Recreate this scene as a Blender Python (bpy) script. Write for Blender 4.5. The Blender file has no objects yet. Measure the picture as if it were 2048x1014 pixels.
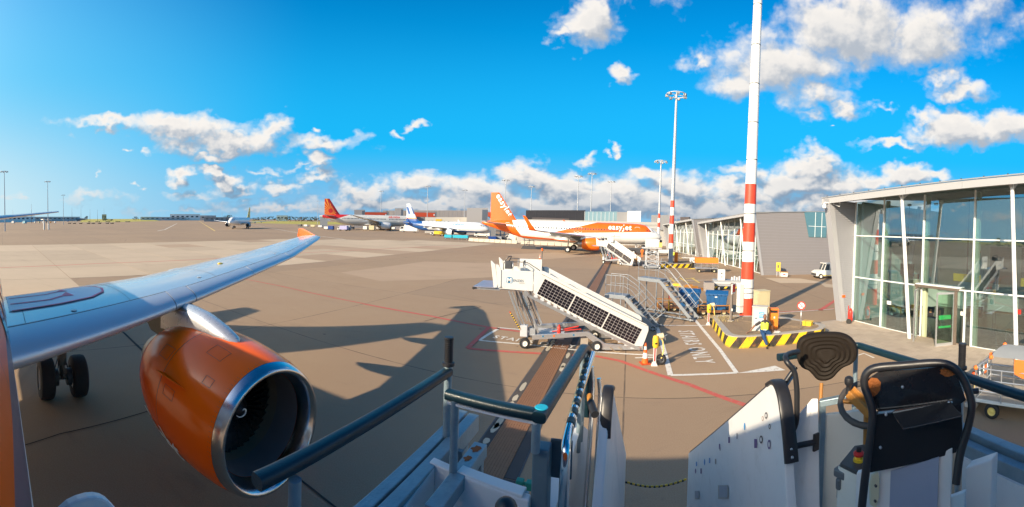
import bpy, bmesh, math, random
from mathutils import Vector, Matrix, noise
R = math.radians
PI = math.pi
random.seed(7)
sc = bpy.context.scene
COL = sc.collection

# ------------------------------------------------------------------ camera
EYE = Vector((0.0, 0.0, 5.1))
FPX = 800.0                       # pixels per radian of the sweep panorama
U0, V0 = 1024.0, 467.0
_lean = R(-52)
_axis = Vector((math.sin(_lean), math.cos(_lean), 0)).cross(Vector((0, 0, -1)))
LEAN = Matrix.Rotation(R(2.15), 4, _axis)      # the hand-held panorama leans a little
cam_data = bpy.data.cameras.new('panorama_camera')
cam = bpy.data.objects.new('panorama_camera', cam_data)
COL.objects.link(cam)
cam_data.type = 'PANO'
for h in (cam_data, getattr(cam_data, 'cycles', None)):
    try:
        h.panorama_type = 'CENTRAL_CYLINDRICAL'
        h.central_cylindrical_range_u_min = -U0 / FPX
        h.central_cylindrical_range_u_max = (2048 - U0) / FPX
        h.central_cylindrical_range_v_min = -(1014 - V0) / FPX
        h.central_cylindrical_range_v_max = V0 / FPX
        h.central_cylindrical_radius = 1.0
    except Exception:
        pass
cam_data.clip_start = 0.05
cam_data.clip_end = 20000
cam.matrix_world = Matrix.Translation(EYE) @ LEAN @ Matrix.Rotation(R(90), 4, 'X')
sc.camera = cam


def ray(u, v):
    t = (u - U0) / FPX
    return (LEAN @ Vector((math.sin(t), math.cos(t), (V0 - v) / FPX, 0))).to_3d()


def G(u, v, z=0.0):
    """survey: the point at height z seen at (u, v) in the photograph"""
    d = ray(u, v)
    return EYE + d * ((z - EYE.z) / d.z)


def U(u, v, dist):
    """survey: the point at a horizontal distance"""
    d = ray(u, v)
    return EYE + d * (dist / math.hypot(d.x, d.y))


# ------------------------------------------------------------------ daylight
SUN_AZ, SUN_EL = 237.0, 24.0
sun_dir = Vector((math.sin(R(SUN_AZ)) * math.cos(R(SUN_EL)), math.cos(R(SUN_AZ)) * math.cos(R(SUN_EL)), math.sin(R(SUN_EL))))
sl = bpy.data.lights.new('sun', 'SUN')
sl.energy = 5.0
sl.angle = R(0.5)
sl.color = (1.0, 0.83, 0.61)
so = bpy.data.objects.new('sun', sl)
COL.objects.link(so)
so.rotation_euler = sun_dir.to_track_quat('Z', 'Y').to_euler()
so.location = (0, 0, 60)

vs = sc.view_settings
vs.view_transform = 'Standard'
vs.look = 'None'
vs.exposure = 0.68
vs.gamma = 1.0
vs.use_curve_mapping = False
sc.cycles.max_bounces = 8
sc.cycles.transparent_max_bounces = 16
sc.cycles.sample_clamp_indirect = 6
sc.cycles.use_denoising = True

world = bpy.data.worlds.new('World')
sc.world = world
world.use_nodes = True
wt = world.node_tree
wt.nodes.clear()


class NT:
    """terse node helper"""
    def __init__(s, nt): s.nt = nt
    def n(s, typ, **kw):
        nd = s.nt.nodes.new(typ)
        for k, v in kw.items(): setattr(nd, k, v)
        return nd
    def inp(s, sock, v):
        if v is None: return
        if isinstance(v, bpy.types.NodeSocket): s.nt.links.new(v, sock)
        elif isinstance(v, (tuple, list)) and sock.type == 'RGBA' and len(v) == 3: sock.default_value = (*v, 1)
        else: sock.default_value = v
    def m(s, op, a, b=None, c=None, clamp=False):
        nd = s.n('ShaderNodeMath', operation=op, use_clamp=clamp)
        for i, v in enumerate((a, b, c)): s.inp(nd.inputs[i], v)
        return nd.outputs[0]
    def vm(s, op, a, b=None, scale=None):
        nd = s.n('ShaderNodeVectorMath', operation=op)
        s.inp(nd.inputs[0], a); s.inp(nd.inputs[1], b)
        if scale is not None: s.inp(nd.inputs['Scale'], scale)
        return nd.outputs['Value' if op in ('LENGTH', 'DOT_PRODUCT', 'DISTANCE') else 'Vector']
    def mix(s, f, a, b, mode='MIX'):
        nd = s.n('ShaderNodeMix', data_type='RGBA', blend_type=mode)
        s.inp(nd.inputs[0], f); s.inp(nd.inputs[6], a); s.inp(nd.inputs[7], b)
        return nd.outputs[2]
    def ss(s, v, a, b, lo=0.0, hi=1.0):
        nd = s.n('ShaderNodeMapRange', interpolation_type='SMOOTHSTEP')
        s.inp(nd.inputs[0], v); s.inp(nd.inputs[1], a); s.inp(nd.inputs[2], b); s.inp(nd.inputs[3], lo); s.inp(nd.inputs[4], hi)
        return nd.outputs[0]
    def lin(s, v, a, b, lo=0.0, hi=1.0):
        nd = s.n('ShaderNodeMapRange')
        s.inp(nd.inputs[0], v); s.inp(nd.inputs[1], a); s.inp(nd.inputs[2], b); s.inp(nd.inputs[3], lo); s.inp(nd.inputs[4], hi)
        return nd.outputs[0]
    def noise(s, vec, scale, detail=4, rough=.55, dim='3D', dist=0):
        nd = s.n('ShaderNodeTexNoise', noise_dimensions=dim)
        if vec is not None: s.inp(nd.inputs['Vector'], vec)
        nd.inputs['Scale'].default_value = scale; nd.inputs['Detail'].default_value = detail
        nd.inputs['Roughness'].default_value = rough; nd.inputs['Distortion'].default_value = dist
        return nd
    def xyz(s, v):
        nd = s.n('ShaderNodeSeparateXYZ'); s.inp(nd.inputs[0], v); return nd.outputs
    def comb(s, x, y, z):
        nd = s.n('ShaderNodeCombineXYZ')
        for i, v in enumerate((x, y, z)): s.inp(nd.inputs[i], v)
        return nd.outputs[0]


# clouds: (u, v, half width px, half height px, strength) surveyed from the photograph, kept as azimuth / elevation
CLOUDS = [
 (1175, 45, 62, 38, 1.0), (1130, 72, 26, 14, .7), (1250, 12, 30, 10, .3), (1350, 5, 30, 12, .2),
 (1245, 148, 23, 15, .75),
 (1700, 60, 140, 66, 1.0), (1560, 130, 150, 50, .85), (1480, 170, 70, 30, .7), (1400, 125, 40, 12, .55), (1850, 70, 95, 60, .8), (1640, 195, 70, 24, .6),
 (1880, 160, 45, 18, .6), (1930, 188, 50, 18, .7), (1700, 220, 36, 14, .55), (1620, 225, 30, 20, .55), (1765, 218, 24, 8, .5),
 (1960, 25, 90, 60, .42),
 (1920, 262, 110, 32, 1.0), (2010, 255, 70, 32, .95), (1790, 290, 70, 9, .6), (1850, 240, 40, 14, .7),
 (835, 254, 18, 9, .7), (803, 269, 10, 6, .5), (1230, 296, 14, 9, .7), (1205, 305, 10, 6, .5), (1662, 258, 8, 4, .5), (1175, 322, 16, 8, .45),
 (370, 258, 125, 26, .8), (215, 250, 95, 13, .6), (450, 284, 140, 26, .8), (650, 284, 90, 17, .6), (545, 268, 40, 28, .85), (420, 312, 36, 14, .75), (560, 250, 20, 22, .7), (470, 290, 30, 14, .8),
 (635, 325, 34, 20, .85), (600, 332, 44, 8, .45), (520, 345, 34, 8, .45), (250, 302, 10, 6, .6), (290, 306, 12, 8, .5), (636, 252, 8, 7, .6),
 (368, 352, 26, 18, .9), (430, 344, 30, 12, .75), (455, 360, 34, 18, .8), (268, 362, 10, 6, .6), (215, 351, 6, 6, .5), (280, 378, 14, 8, .5), (630, 352, 40, 16, .7), (560, 375, 60, 14, .6), (480, 385, 50, 10, .5),
 (380, 392, 60, 12, .5), (180, 395, 70, 12, .35),
 (730, 385, 70, 26, .75), (840, 370, 80, 26, .8), (960, 380, 90, 30, .85), (1060, 355, 70, 32, .95), (1130, 380, 90, 30, .85), (1240, 385, 80, 34, .85), (1165, 352, 40, 16, .6), (1000, 400, 200, 22, .7),
 (1290, 350, 50, 20, .75), (1370, 372, 60, 34, .95), (1340, 400, 120, 24, .8), (1500, 345, 50, 18, .8), (1620, 335, 70, 28, 1.0), (1590, 365, 110, 34, .95), (1680, 370, 100, 36, .9), (1460, 385, 110, 30, .8), (1820, 348, 60, 22, .95), (1880, 352, 30, 14, .7), (1760, 360, 50, 24, .9),
 (850, 412, 260, 20, .95), (1150, 412, 280, 26, 1.0), (1430, 420, 260, 26, 1.0), (1700, 415, 240, 26, 1.0), (560, 414, 170, 14, .6), (360, 420, 120, 8, .4),
]


def az_el(u, v):
    d = ray(u, v).normalized()
    return math.atan2(d.x, d.y), math.asin(d.z)


def cloud_group():
    g = bpy.data.node_groups.new('cloud_cover', 'ShaderNodeTree')
    g.interface.new_socket('P', in_out='INPUT', socket_type='NodeSocketVector')
    g.interface.new_socket('D', in_out='OUTPUT', socket_type='NodeSocketFloat')
    N = NT(g)
    gi = N.n('NodeGroupInput'); go = N.n('NodeGroupOutput')
    p = gi.outputs[0]
    # billowing warp of the outlines
    w1 = N.noise(N.vm('MULTIPLY', p, (1, 1.5, 1)), 9.0, 3, .6, '2D')
    w2 = N.noise(N.vm('MULTIPLY', p, (1, 1.3, 1)), 30.0, 4, .55, '2D')
    off = N.vm('SCALE', N.vm('SUBTRACT', w1.outputs['Color'], (.5, .5, .5)), scale=.085)
    off2 = N.vm('SCALE', N.vm('SUBTRACT', w2.outputs['Color'], (.5, .5, .5)), scale=.032)
    q = N.vm('ADD', N.vm('ADD', p, off), off2)
    acc = None
    for (u, v, hw, hh, s) in CLOUDS:
        a, e = az_el(u, v)
        hwr, hhr = hw / FPX * 1.25, hh / FPX * 1.3
        dn = N.vm('SUBTRACT', q, (a, e, 0))
        dn = N.vm('MULTIPLY', dn, (1 / hwr, 1 / hhr, 0))
        l = N.vm('LENGTH', dn)
        val = N.m('MULTIPLY_ADD', l, -s, s)
        acc = val if acc is None else N.m('SMOOTH_MAX', acc, val, .12)
    # fair-weather band low over the horizon, everywhere
    e = N.xyz(p)[1]
    band = N.noise(N.vm('MULTIPLY', p, (1, 3.2, 1)), 7.5, 4, .62, '2D')
    bm = N.m('MULTIPLY', N.ss(e, .16, .02), N.ss(band.outputs[0], .50, .75))
    acc = N.m('MAXIMUM', acc, N.m('MULTIPLY_ADD', bm, 1.15, -.7))
    fb = N.noise(N.vm('MULTIPLY', p, (1, 1.5, 1)), 13.0, 6, .52, '2D')
    bil = N.n('ShaderNodeTexVoronoi', feature='F1', voronoi_dimensions='2D')
    N.inp(bil.inputs['Vector'], q); bil.inputs['Scale'].default_value = 46
    acc = N.m('MULTIPLY_ADD', N.m('MAXIMUM', acc, -.9), 1.35, -.02)
    d = N.m('ADD', acc, N.m('MULTIPLY', N.m('SUBTRACT', fb.outputs[0], .5), .92))
    d = N.m('ADD', d, N.m('MULTIPLY', N.m('SUBTRACT', .42, bil.outputs['Distance']), .16))
    N.inp(go.inputs[0], d)
    return g


W = NT(wt)
sky = W.n('ShaderNodeTexSky', sky_type='NISHITA')
sky.sun_disc = False
sky.sun_elevation = R(SUN_EL)
sky.sun_rotation = R(SUN_AZ)
sky.air_density = 1.0
sky.dust_density = .6
sky.ozone_density = 3.0
sky.altitude = 0
hs = W.n('ShaderNodeHueSaturation')
hs.inputs['Hue'].default_value = 0.488
hs.inputs['Saturation'].default_value = 1.45
hs.inputs['Value'].default_value = 1.0
W.inp(hs.inputs['Color'], sky.outputs[0])
geo = W.n('ShaderNodeTexCoord').outputs['Generated']
X, Y, Z = W.xyz(geo)[0:3]
az = W.m('ARCTAN2', X, Y)
el = W.m('ARCSINE', W.m('MAXIMUM', W.m('MINIMUM', Z, 1.0), -1.0))
pos = W.comb(az, el, 0.0)
cg = cloud_group()
def cg_at(p):
    nd = W.n('ShaderNodeGroup'); nd.node_tree = cg
    W.inp(nd.inputs[0], p); return nd.outputs[0]
dA = cg_at(pos)
dB = cg_at(W.vm('ADD', pos, (-.020, .026, 0)))      # a step towards the sun
cover = W.m('POWER', W.ss(dA, -.02, .78), .95)
cover = W.m('MULTIPLY', cover, W.ss(el, -.01, .02))
lit = W.ss(W.m('SUBTRACT', dA, dB), -.42, .50)
thick = W.ss(dA, .45, 1.3)
lit = W.m('MULTIPLY', lit, W.m('SUBTRACT', 1.0, W.m('MULTIPLY', thick, .26)))
lit = W.m('MULTIPLY', lit, W.ss(el, -.02, .11, .42, 1.0))
shade_col = W.mix(W.ss(el, .0, .30), (2.0, 3.1, 4.5), (4.7, 5.2, 5.9))
cloud_col = W.mix(lit, shade_col, (9.9, 9.4, 8.8))
# the photograph's air: deep azure overhead, bright cyan lower down, palest towards the sun on the left
blue = W.mix(1.0, hs.outputs[0], (1.0, 1.72, 2.05), 'MULTIPLY')
side = W.ss(W.vm('DOT_PRODUCT', geo, (-.94, -.33, 0)), .12, 1.02)
base = W.mix(W.m('MULTIPLY', W.ss(el, .62, .12), .93), blue, (.05, 5.0, 9.6))
base = W.mix(W.m('MULTIPLY', W.ss(el, .55, 1.25), .62), base, (.02, .5, 1.9))
base = W.mix(W.ss(el, .20, .0), base, (2.6, 5.3, 7.9))
base = W.mix(W.m('MULTIPLY', side, W.ss(el, .9, .30)), base, (1.6, 6.2, 9.2))
base = W.mix(W.m('MULTIPLY', W.m('POWER', side, 1.8), W.ss(el, .36, .02)), base, (7.0, 8.6, 8.9))
# brightness round the sun itself, behind the left shoulder
toS = W.m('MAXIMUM', W.vm('DOT_PRODUCT', geo, tuple(sun_dir)), 0.0)
gl = W.m('ADD', W.m('MULTIPLY', W.m('POWER', toS, 9.0), 16.0), W.m('MULTIPLY', W.m('POWER', toS, 90.0), 120.0))
glow = W.vm('SCALE', (1.0, .87, .72), scale=gl)
base = W.vm('ADD', base, glow)
skyc = W.mix(cover, base, cloud_col)
bg = W.n('ShaderNodeBackground')
W.inp(bg.inputs[0], skyc)
bg.inputs[1].default_value = .063
wo = W.n('ShaderNodeOutputWorld')
wt.links.new(bg.outputs[0], wo.inputs[0])
world.cycles.sampling_method = 'MANUAL'
world.cycles.sample_map_resolution = 512

# ------------------------------------------------------------------ materials
MATS = {}


def mat(name, col, rough=.5, metal=0.0, rvar=.06, var=.08, nscale=3.0, bump=0.0, bscale=60.0, coat=0.0, dirt=0.0, dirtcol=(.08, .06, .045), spec=.5, emit=None, rust=0.0):
    if name in MATS: return MATS[name]
    m = bpy.data.materials.new(name); m.use_nodes = True
    nt = m.node_tree; N = NT(nt); b = nt.nodes['Principled BSDF']
    tc = N.n('ShaderNodeTexCoord').outputs['Object']
    n1 = N.noise(tc, nscale, 5, .6)
    c = N.mix(n1.outputs[0], tuple(max(0, x * (1 - var)) for x in col), tuple(min(1, x * (1 + var)) for x in col))
    if dirt > 0:
        n2 = N.noise(tc, nscale * 2.7, 8, .72)
        c = N.mix(N.m('MULTIPLY', N.ss(n2.outputs[0], .5, .78), dirt), c, dirtcol)
    if rust > 0:
        n3 = N.noise(tc, 4.0, 8, .75)
        c = N.mix(N.m('MULTIPLY', N.ss(n3.outputs[0], .60, .70), rust), c, (.28, .10, .03))
    N.inp(b.inputs['Base Color'], c)
    rn = N.noise(tc, nscale * 4, 4, .6)
    N.inp(b.inputs['Roughness'], N.lin(rn.outputs[0], .3, .7, max(0, rough - rvar), min(1, rough + rvar)))
    b.inputs['Metallic'].default_value = metal
    b.inputs['Specular IOR Level'].default_value = spec
    if coat: b.inputs['Coat Weight'].default_value = coat; b.inputs['Coat Roughness'].default_value = .04
    if bump > 0:
        bn = N.n('ShaderNodeBump'); bn.inputs['Strength'].default_value = bump; bn.inputs['Distance'].default_value = .01
        N.inp(bn.inputs['Height'], N.noise(tc, bscale, 4, .6).outputs[0]); N.inp(b.inputs['Normal'], bn.outputs[0])
    if emit:
        b.inputs['Emission Color'].default_value = (*emit[0], 1); b.inputs['Emission Strength'].default_value = emit[1]
    MATS[name] = m
    return m


def glass(name, tint, refl=1.0, base=.04):
    if name in MATS: return MATS[name]
    m = bpy.data.materials.new(name); m.use_nodes = True
    nt = m.node_tree; N = NT(nt); nt.nodes.remove(nt.nodes['Principled BSDF']); out = nt.nodes['Material Output']
    tr = N.n('ShaderNodeBsdfTransparent'); tr.inputs[0].default_value = (*tint, 1)
    gl = N.n('ShaderNodeBsdfGlossy'); gl.inputs['Roughness'].default_value = .02; gl.inputs[0].default_value = (.9, .97, 1, 1)
    fr = N.n('ShaderNodeFresnel'); fr.inputs[0].default_value = 1.5
    tc = N.n('ShaderNodeTexCoord').outputs['Object']
    bn = N.n('ShaderNodeBump'); bn.inputs['Strength'].default_value = .04; bn.inputs['Distance'].default_value = .05
    N.inp(bn.inputs['Height'], N.noise(tc, .7, 2, .5).outputs[0]); N.inp(gl.inputs['Normal'], bn.outputs[0])
    f = N.m('ADD', N.m('MULTIPLY', fr.outputs[0], refl), base, clamp=True)
    f = N.m('MULTIPLY', f, N.m('SUBTRACT', 1.0, N.n('ShaderNodeNewGeometry').outputs['Backfacing']))
    mx = N.n('ShaderNodeMixShader'); N.inp(mx.inputs[0], f); N.inp(mx.inputs[1], tr.outputs[0]); N.inp(mx.inputs[2], gl.outputs[0])
    nt.links.new(mx.outputs[0], out.inputs[0])
    MATS[name] = m
    return m


M = dict(
    white=mat('white_paint', (.70, .69, .67), .38, var=.03, dirt=.10, dirtcol=(.45, .40, .33)),
    cream=mat('cream_panel', (.66, .64, .59), .45, var=.04, dirt=.2, dirtcol=(.42, .35, .26)),
    plane_white=mat('aircraft_white', (.82, .81, .78), .28, var=.02, coat=.3),
    lightgrey=mat('light_grey_paint', (.52, .53, .54), .45, var=.06, dirt=.15),
    grey=mat('grey_paint', (.30, .31, .32), .5, var=.08, dirt=.2),
    dark=mat('dark_grey', (.06, .06, .065), .5, var=.15),
    black=mat('black_plastic', (.018, .018, .02), .42, var=.2, nscale=8),
    rubber=mat('black_rubber', (.022, .021, .02), .75, var=.25, nscale=9, bump=.2, dirt=.25, dirtcol=(.09, .08, .07)),
    rail=mat('rail_rubber', (.008, .026, .036), .34, var=.2, nscale=12, bump=.12, bscale=220, spec=.4),
    galv=mat('galvanised_steel', (.25, .33, .37), .45, .45, var=.3, nscale=14, bump=.25, bscale=90, dirt=.4, dirtcol=(.12, .16, .18)),
    alu=mat('aluminium', (.62, .63, .64), .34, .8, var=.1, nscale=8, dirt=.15),
    chrome=mat('chrome_tube', (.72, .72, .72), .12, 1.0, var=.1),
    orange=mat('orange_paint', (.86, .13, .008), .22, var=.03, coat=.6),
    cloth_orange=mat('orange_canvas', (.85, .20, .02), .8, var=.12, nscale=6, bump=.4, bscale=12),
    red=mat('red_paint', (.62, .035, .02), .42, var=.08),
    yellow=mat('yellow_paint', (.80, .50, .03), .45, var=.12, dirt=.3),
    yellow2=mat('yellow_machine', (.78, .58, .16), .45, var=.12, dirt=.35),
    blue=mat('blue_plastic', (.012, .09, .24), .45, var=.1, nscale=5, dirt=.15),
    navy=mat('navy_paint', (.01, .05, .22), .3, var=.05),
    teal=mat('teal_paint', (.02, .40, .52), .45, var=.1),
    green=mat('green_sign', (.02, .36, .12), .5, var=.03),
    beige=mat('beige_cabinet', (.52, .45, .27), .55, var=.06, dirt=.2),
    stone=mat('concrete_grey', (.36, .33, .29), .85, var=.14, nscale=6, bump=.5, bscale=40, dirt=.35),
    cladding=mat('silver_cladding', (.215, .20, .20), .6, .0, var=.04, nscale=1.5),
    cladding_dark=mat('grey_cladding', (.21, .22, .23), .6, .1, var=.06),
    brown=mat('dark_brown_cladding', (.075, .06, .058), .55, var=.1),
    steel=mat('white_steel', (.80, .80, .78), .4, var=.03),
    tyre=mat('tyre', (.016, .016, .017), .8, var=.2, nscale=10, bump=.2, bscale=50, dirt=.25, dirtcol=(.07, .065, .06)),
    skin=mat('skin', (.20, .09, .05), .5, var=.08),
    denim=mat('denim', (.012, .05, .14), .85, var=.2, nscale=20),
    hivis=mat('hi_vis_yellow', (.70, .80, .06), .6, var=.05),
    solar=mat('solar_cell', (.010, .009, .016), .16, var=.3, nscale=3),
    wood=mat('bench_wood', (.30, .16, .07), .5, var=.2),
    rusty=mat('rusty_yellow', (.38, .16, .025), .6, var=.25, nscale=14, dirt=.5, rust=.6),
    signred=mat('sign_red', (.65, .03, .02), .4, var=.02),
)


# ------------------------------------------------------------------ mesh building
class MB:
    def __init__(s): s.v = []; s.f = []; s.sm = []; s.mi = []; s.uv = []
    def add(s, vs, fs, smooth=False, mi=0, uvs=None):
        o = len(s.v); s.v += [tuple(v) for v in vs]
        for k, f in enumerate(fs):
            s.f.append(tuple(i + o for i in f)); s.sm.append(smooth); s.mi.append(mi)
            s.uv.append(uvs[k] if uvs else None)
        return s
    def box(s, c, d, rz=0.0, mi=0, rot=None):
        hx, hy, hz = d[0] / 2, d[1] / 2, d[2] / 2
        m = rot if rot is not None else Matrix.Rotation(rz, 3, 'Z')
        c = Vector(c)
        vs = [c + m @ Vector((x, y, z)) for x in (-hx, hx) for y in (-hy, hy) for z in (-hz, hz)]
        return s.add(vs, [(0, 1, 3, 2), (4, 6, 7, 5), (0, 4, 5, 1), (2, 3, 7, 6), (0, 2, 6, 4), (1, 5, 7, 3)], mi=mi)
    def bar(s, a, b, w, h=None, mi=0, up=(0, 0, 1)):
        """square bar from a to b"""
        a, b = Vector(a), Vector(b); h = h or w
        x = (b - a); L = x.length
        if L < 1e-6: return s
        x = x / L; up = Vector(up)
        if abs(x.dot(up)) > .98: up = Vector((0, 1, 0))
        y = up.cross(x).normalized(); z = x.cross(y)
        m = Matrix((x, y, z)).transposed()
        return s.box((a + b) / 2, (L, w, h), mi=mi, rot=m)
    def cyl(s, a, b, r0, r1=None, n=12, caps=True, smooth=True, mi=0):
        a, b = Vector(a), Vector(b); r1 = r0 if r1 is None else r1
        x = (b - a).normalized(); t = Vector((0, 0, 1)) if abs(x.z) < .9 else Vector((1, 0, 0))
        y = t.cross(x).normalized(); z = x.cross(y)
        vs = []
        for k in range(n):
            c, q = math.cos(2 * PI * k / n), math.sin(2 * PI * k / n)
            vs.append(a + (y * c + z * q) * r0); vs.append(b + (y * c + z * q) * r1)
        s.add(vs, [(2 * k, 2 * k + 1, (2 * k + 3) % (2 * n), (2 * k + 2) % (2 * n)) for k in range(n)], smooth, mi)
        if caps:
            o = len(s.v)
            s.add([vs[2 * k] for k in range(n)], [tuple(range(n))], mi=mi)
            s.add([vs[2 * k + 1] for k in range(n)], [tuple(range(n - 1, -1, -1))], mi=mi)
        return s
    def tube(s, pts, r, n=10, mi=0, caps=True, closed=False):
        pts = [Vector(p) for p in pts]; rings = []; up = None; N = len(pts)
        for i, p in enumerate(pts):
            if closed: t = (pts[(i + 1) % N] - pts[i - 1]).normalized()
            else: t = (pts[min(i + 1, N - 1)] - pts[max(i - 1, 0)]).normalized()
            if up is None: up = Vector((0, 0, 1)) if abs(t.z) < .9 else Vector((1, 0, 0))
            y = up.cross(t).normalized(); z = t.cross(y).normalized(); up = z
            rr = r[i] if isinstance(r, (list, tuple)) else r
            rings.append([p + (y * math.cos(2 * PI * k / n) + z * math.sin(2 * PI * k / n)) * rr for k in range(n)])
        return s.loft(rings, caps=caps and not closed, mi=mi, wrap=closed)
    def loft(s, rings, caps=True, mi=0, smooth=True, wrap=False, closed=True, uv=None):
        n = len(rings[0]); vs = [p for r in rings for p in r]; fs = []
        m = len(rings)
        for i in range(m if wrap else m - 1):
            j = (i + 1) % m
            for k in range(n if closed else n - 1):
                fs.append((i * n + k, j * n + k, j * n + (k + 1) % n, i * n + (k + 1) % n))
        s.add(vs, fs, smooth, mi)
        if caps and not wrap:
            s.add(rings[0], [tuple(range(n))], False, mi); s.add(rings[-1], [tuple(range(n - 1, -1, -1))], False, mi)
        return s
    def lathe(s, prof, c=(0, 0, 0), axis='Z', n=24, mi=0, smooth=True):
        c = Vector(c); rings = []
        for (r, h) in prof:
            ring = []
            for k in range(n):
                a = 2 * PI * k / n
                p = Vector((r * math.cos(a), r * math.sin(a), h))
                if axis == 'X': p = Vector((h, r * math.cos(a), r * math.sin(a)))
                if axis == 'Y': p = Vector((r * math.sin(a), h, r * math.cos(a)))
                ring.append(c + p)
            rings.append(ring)
        return s.loft(rings, caps=False, mi=mi, smooth=smooth)
    def prism(s, poly, ext, mi=0, smooth=False):
        """poly: 3-D points of one face, ext: vector of extrusion"""
        e = Vector(ext); a = [Vector(p) for p in poly]; b = [p + e for p in a]; n = len(a)
        s.add(a + b, [tuple(range(n - 1, -1, -1)), tuple(range(n, 2 * n))] + [(k, (k + 1) % n, n + (k + 1) % n, n + k) for k in range(n)], smooth, mi)
        return s
    def quad(s, a, b, c, d, mi=0): return s.add([a, b, c, d], [(0, 1, 2, 3)], mi=mi)
    def sphere(s, c, r, n=12, m=8, mi=0, sc3=(1, 1, 1)):
        c = Vector(c)
        rings = []
        for i in range(m + 1):
            t = PI * i / m; rr = max(1e-4, math.sin(t)) * r
            rings.append([c + Vector((rr * math.cos(2 * PI * k / n) * sc3[0], rr * math.sin(2 * PI * k / n) * sc3[1], -r * math.cos(t) * sc3[2])) for k in range(n)])
        return s.loft(rings, caps=False, mi=mi)
    def build(s, name, m, parent=None, world=False, label=None, bevel=0.0, recalc=True):
        me = bpy.data.meshes.new(name)
        vs = s.v
        if world and parent is not None:
            inv = MW(parent).inverted(); vs = [inv @ Vector(v) for v in vs]
        me.from_pydata([tuple(v) for v in vs], [], s.f)
        for mm in (m if isinstance(m, (list, tuple)) else [m]): me.materials.append(mm)
        me.polygons.foreach_set('use_smooth', s.sm)
        if isinstance(m, (list, tuple)): me.polygons.foreach_set('material_index', s.mi)
        if any(u is not None for u in s.uv):
            ul = me.uv_layers.new(name='UVMap')
            for p in me.polygons:
                u = s.uv[p.index]
                if u:
                    for k, li in enumerate(p.loop_indices): ul.data[li].uv = u[k]
        if recalc:
            b = bmesh.new(); b.from_mesh(me)
            bmesh.ops.remove_doubles(b, verts=b.verts, dist=1e-5)
            bmesh.ops.recalc_face_normals(b, faces=b.faces)
            for e in b.edges:
                if len(e.link_faces) == 2 and e.calc_face_angle(0) > .75: e.smooth = False
            b.to_mesh(me); b.free()
        me.update()
        o = bpy.data.objects.new(name, me); COL.objects.link(o)
        if parent is not None: o.parent = parent
        if label: o['label'] = label
        if bevel:
            bv = o.modifiers.new('bevel', 'BEVEL'); bv.width = bevel; bv.segments = 2; bv.limit_method = 'ANGLE'; bv.angle_limit = R(40)
            bv.harden_normals = False
        return o


def MW(o):
    m = o.matrix_basis.copy()
    while o.parent is not None:
        o = o.parent; m = o.matrix_basis @ m
    return m


def tag(o, label=None, cat=None, group=None, kind=None):
    if label: o['label'] = label
    if cat: o['category'] = cat
    if group: o['group'] = group
    if kind: o['kind'] = kind
    return o


def thing(name, label, cat, loc=(0, 0, 0), rz=0.0, group=None):
    o = bpy.data.objects.new(name, None); COL.objects.link(o)
    o.location = loc; o.rotation_euler = (0, 0, rz); o.empty_display_size = .2
    return tag(o, label, cat, group)


def dup(root, loc, rz, label=None, group=None, scale=None):
    def cp(o, par):
        c = o.copy(); COL.objects.link(c)
        if par is not None: c.parent = par
        for ch in kids.get(o.name, []): cp(ch, c)
        return c
    kids = {}
    for o in list(root.children_recursive): kids.setdefault(o.parent.name, []).append(o)
    r = cp(root, None)
    r.location = loc; r.rotation_euler = (0, 0, rz)
    if scale: r.scale = (scale,) * 3
    if label: r['label'] = label
    if group: r['group'] = group
    return r


def text_geo(s, size=1.0, bold=0.0, align='LEFT', shear=0.0, space=1.0, res=2):
    cu = bpy.data.curves.new('lettering', 'FONT'); cu.body = s; cu.size = size; cu.offset = bold
    cu.align_x = align; cu.shear = shear; cu.space_character = space; cu.resolution_u = res
    o = bpy.data.objects.new('lettering', cu); COL.objects.link(o)
    dg = bpy.context.evaluated_depsgraph_get(); dg.update()
    me = bpy.data.meshes.new_from_object(o.evaluated_get(dg))
    vs = [v.co.copy() for v in me.vertices]; fs = [tuple(p.vertices) for p in me.polygons]
    bpy.data.objects.remove(o); bpy.data.curves.remove(cu); bpy.data.meshes.remove(me)
    return vs, fs


def text_on(name, s, size, origin, xdir, ydir, m, parent, bold=0.0, off=.004, align='LEFT', shear=0.0, space=1.0, fn=None, mb=None, thick=.0):
    vs, fs = text_geo(s, size, bold, align, shear, space)
    xd, yd = Vector(xdir).normalized(), Vector(ydir).normalized(); nd = xd.cross(yd)
    o = Vector(origin or (0, 0, 0))
    if fn: pts = [fn(v.x, v.y) for v in vs]
    else: pts = [o + xd * v.x + yd * v.y + nd * off for v in vs]
    b = mb or MB(); b.add(pts, fs)
    if mb: return None
    return b.build(name, m, parent, recalc=False)


def ordw(k):
    return ('first', 'second', 'third', 'fourth', 'fifth', 'sixth', 'seventh', 'eighth', 'ninth', 'tenth', 'eleventh', 'twelfth', 'thirteenth', 'fourteenth', 'fifteenth')[int(k) % 15]

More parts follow.
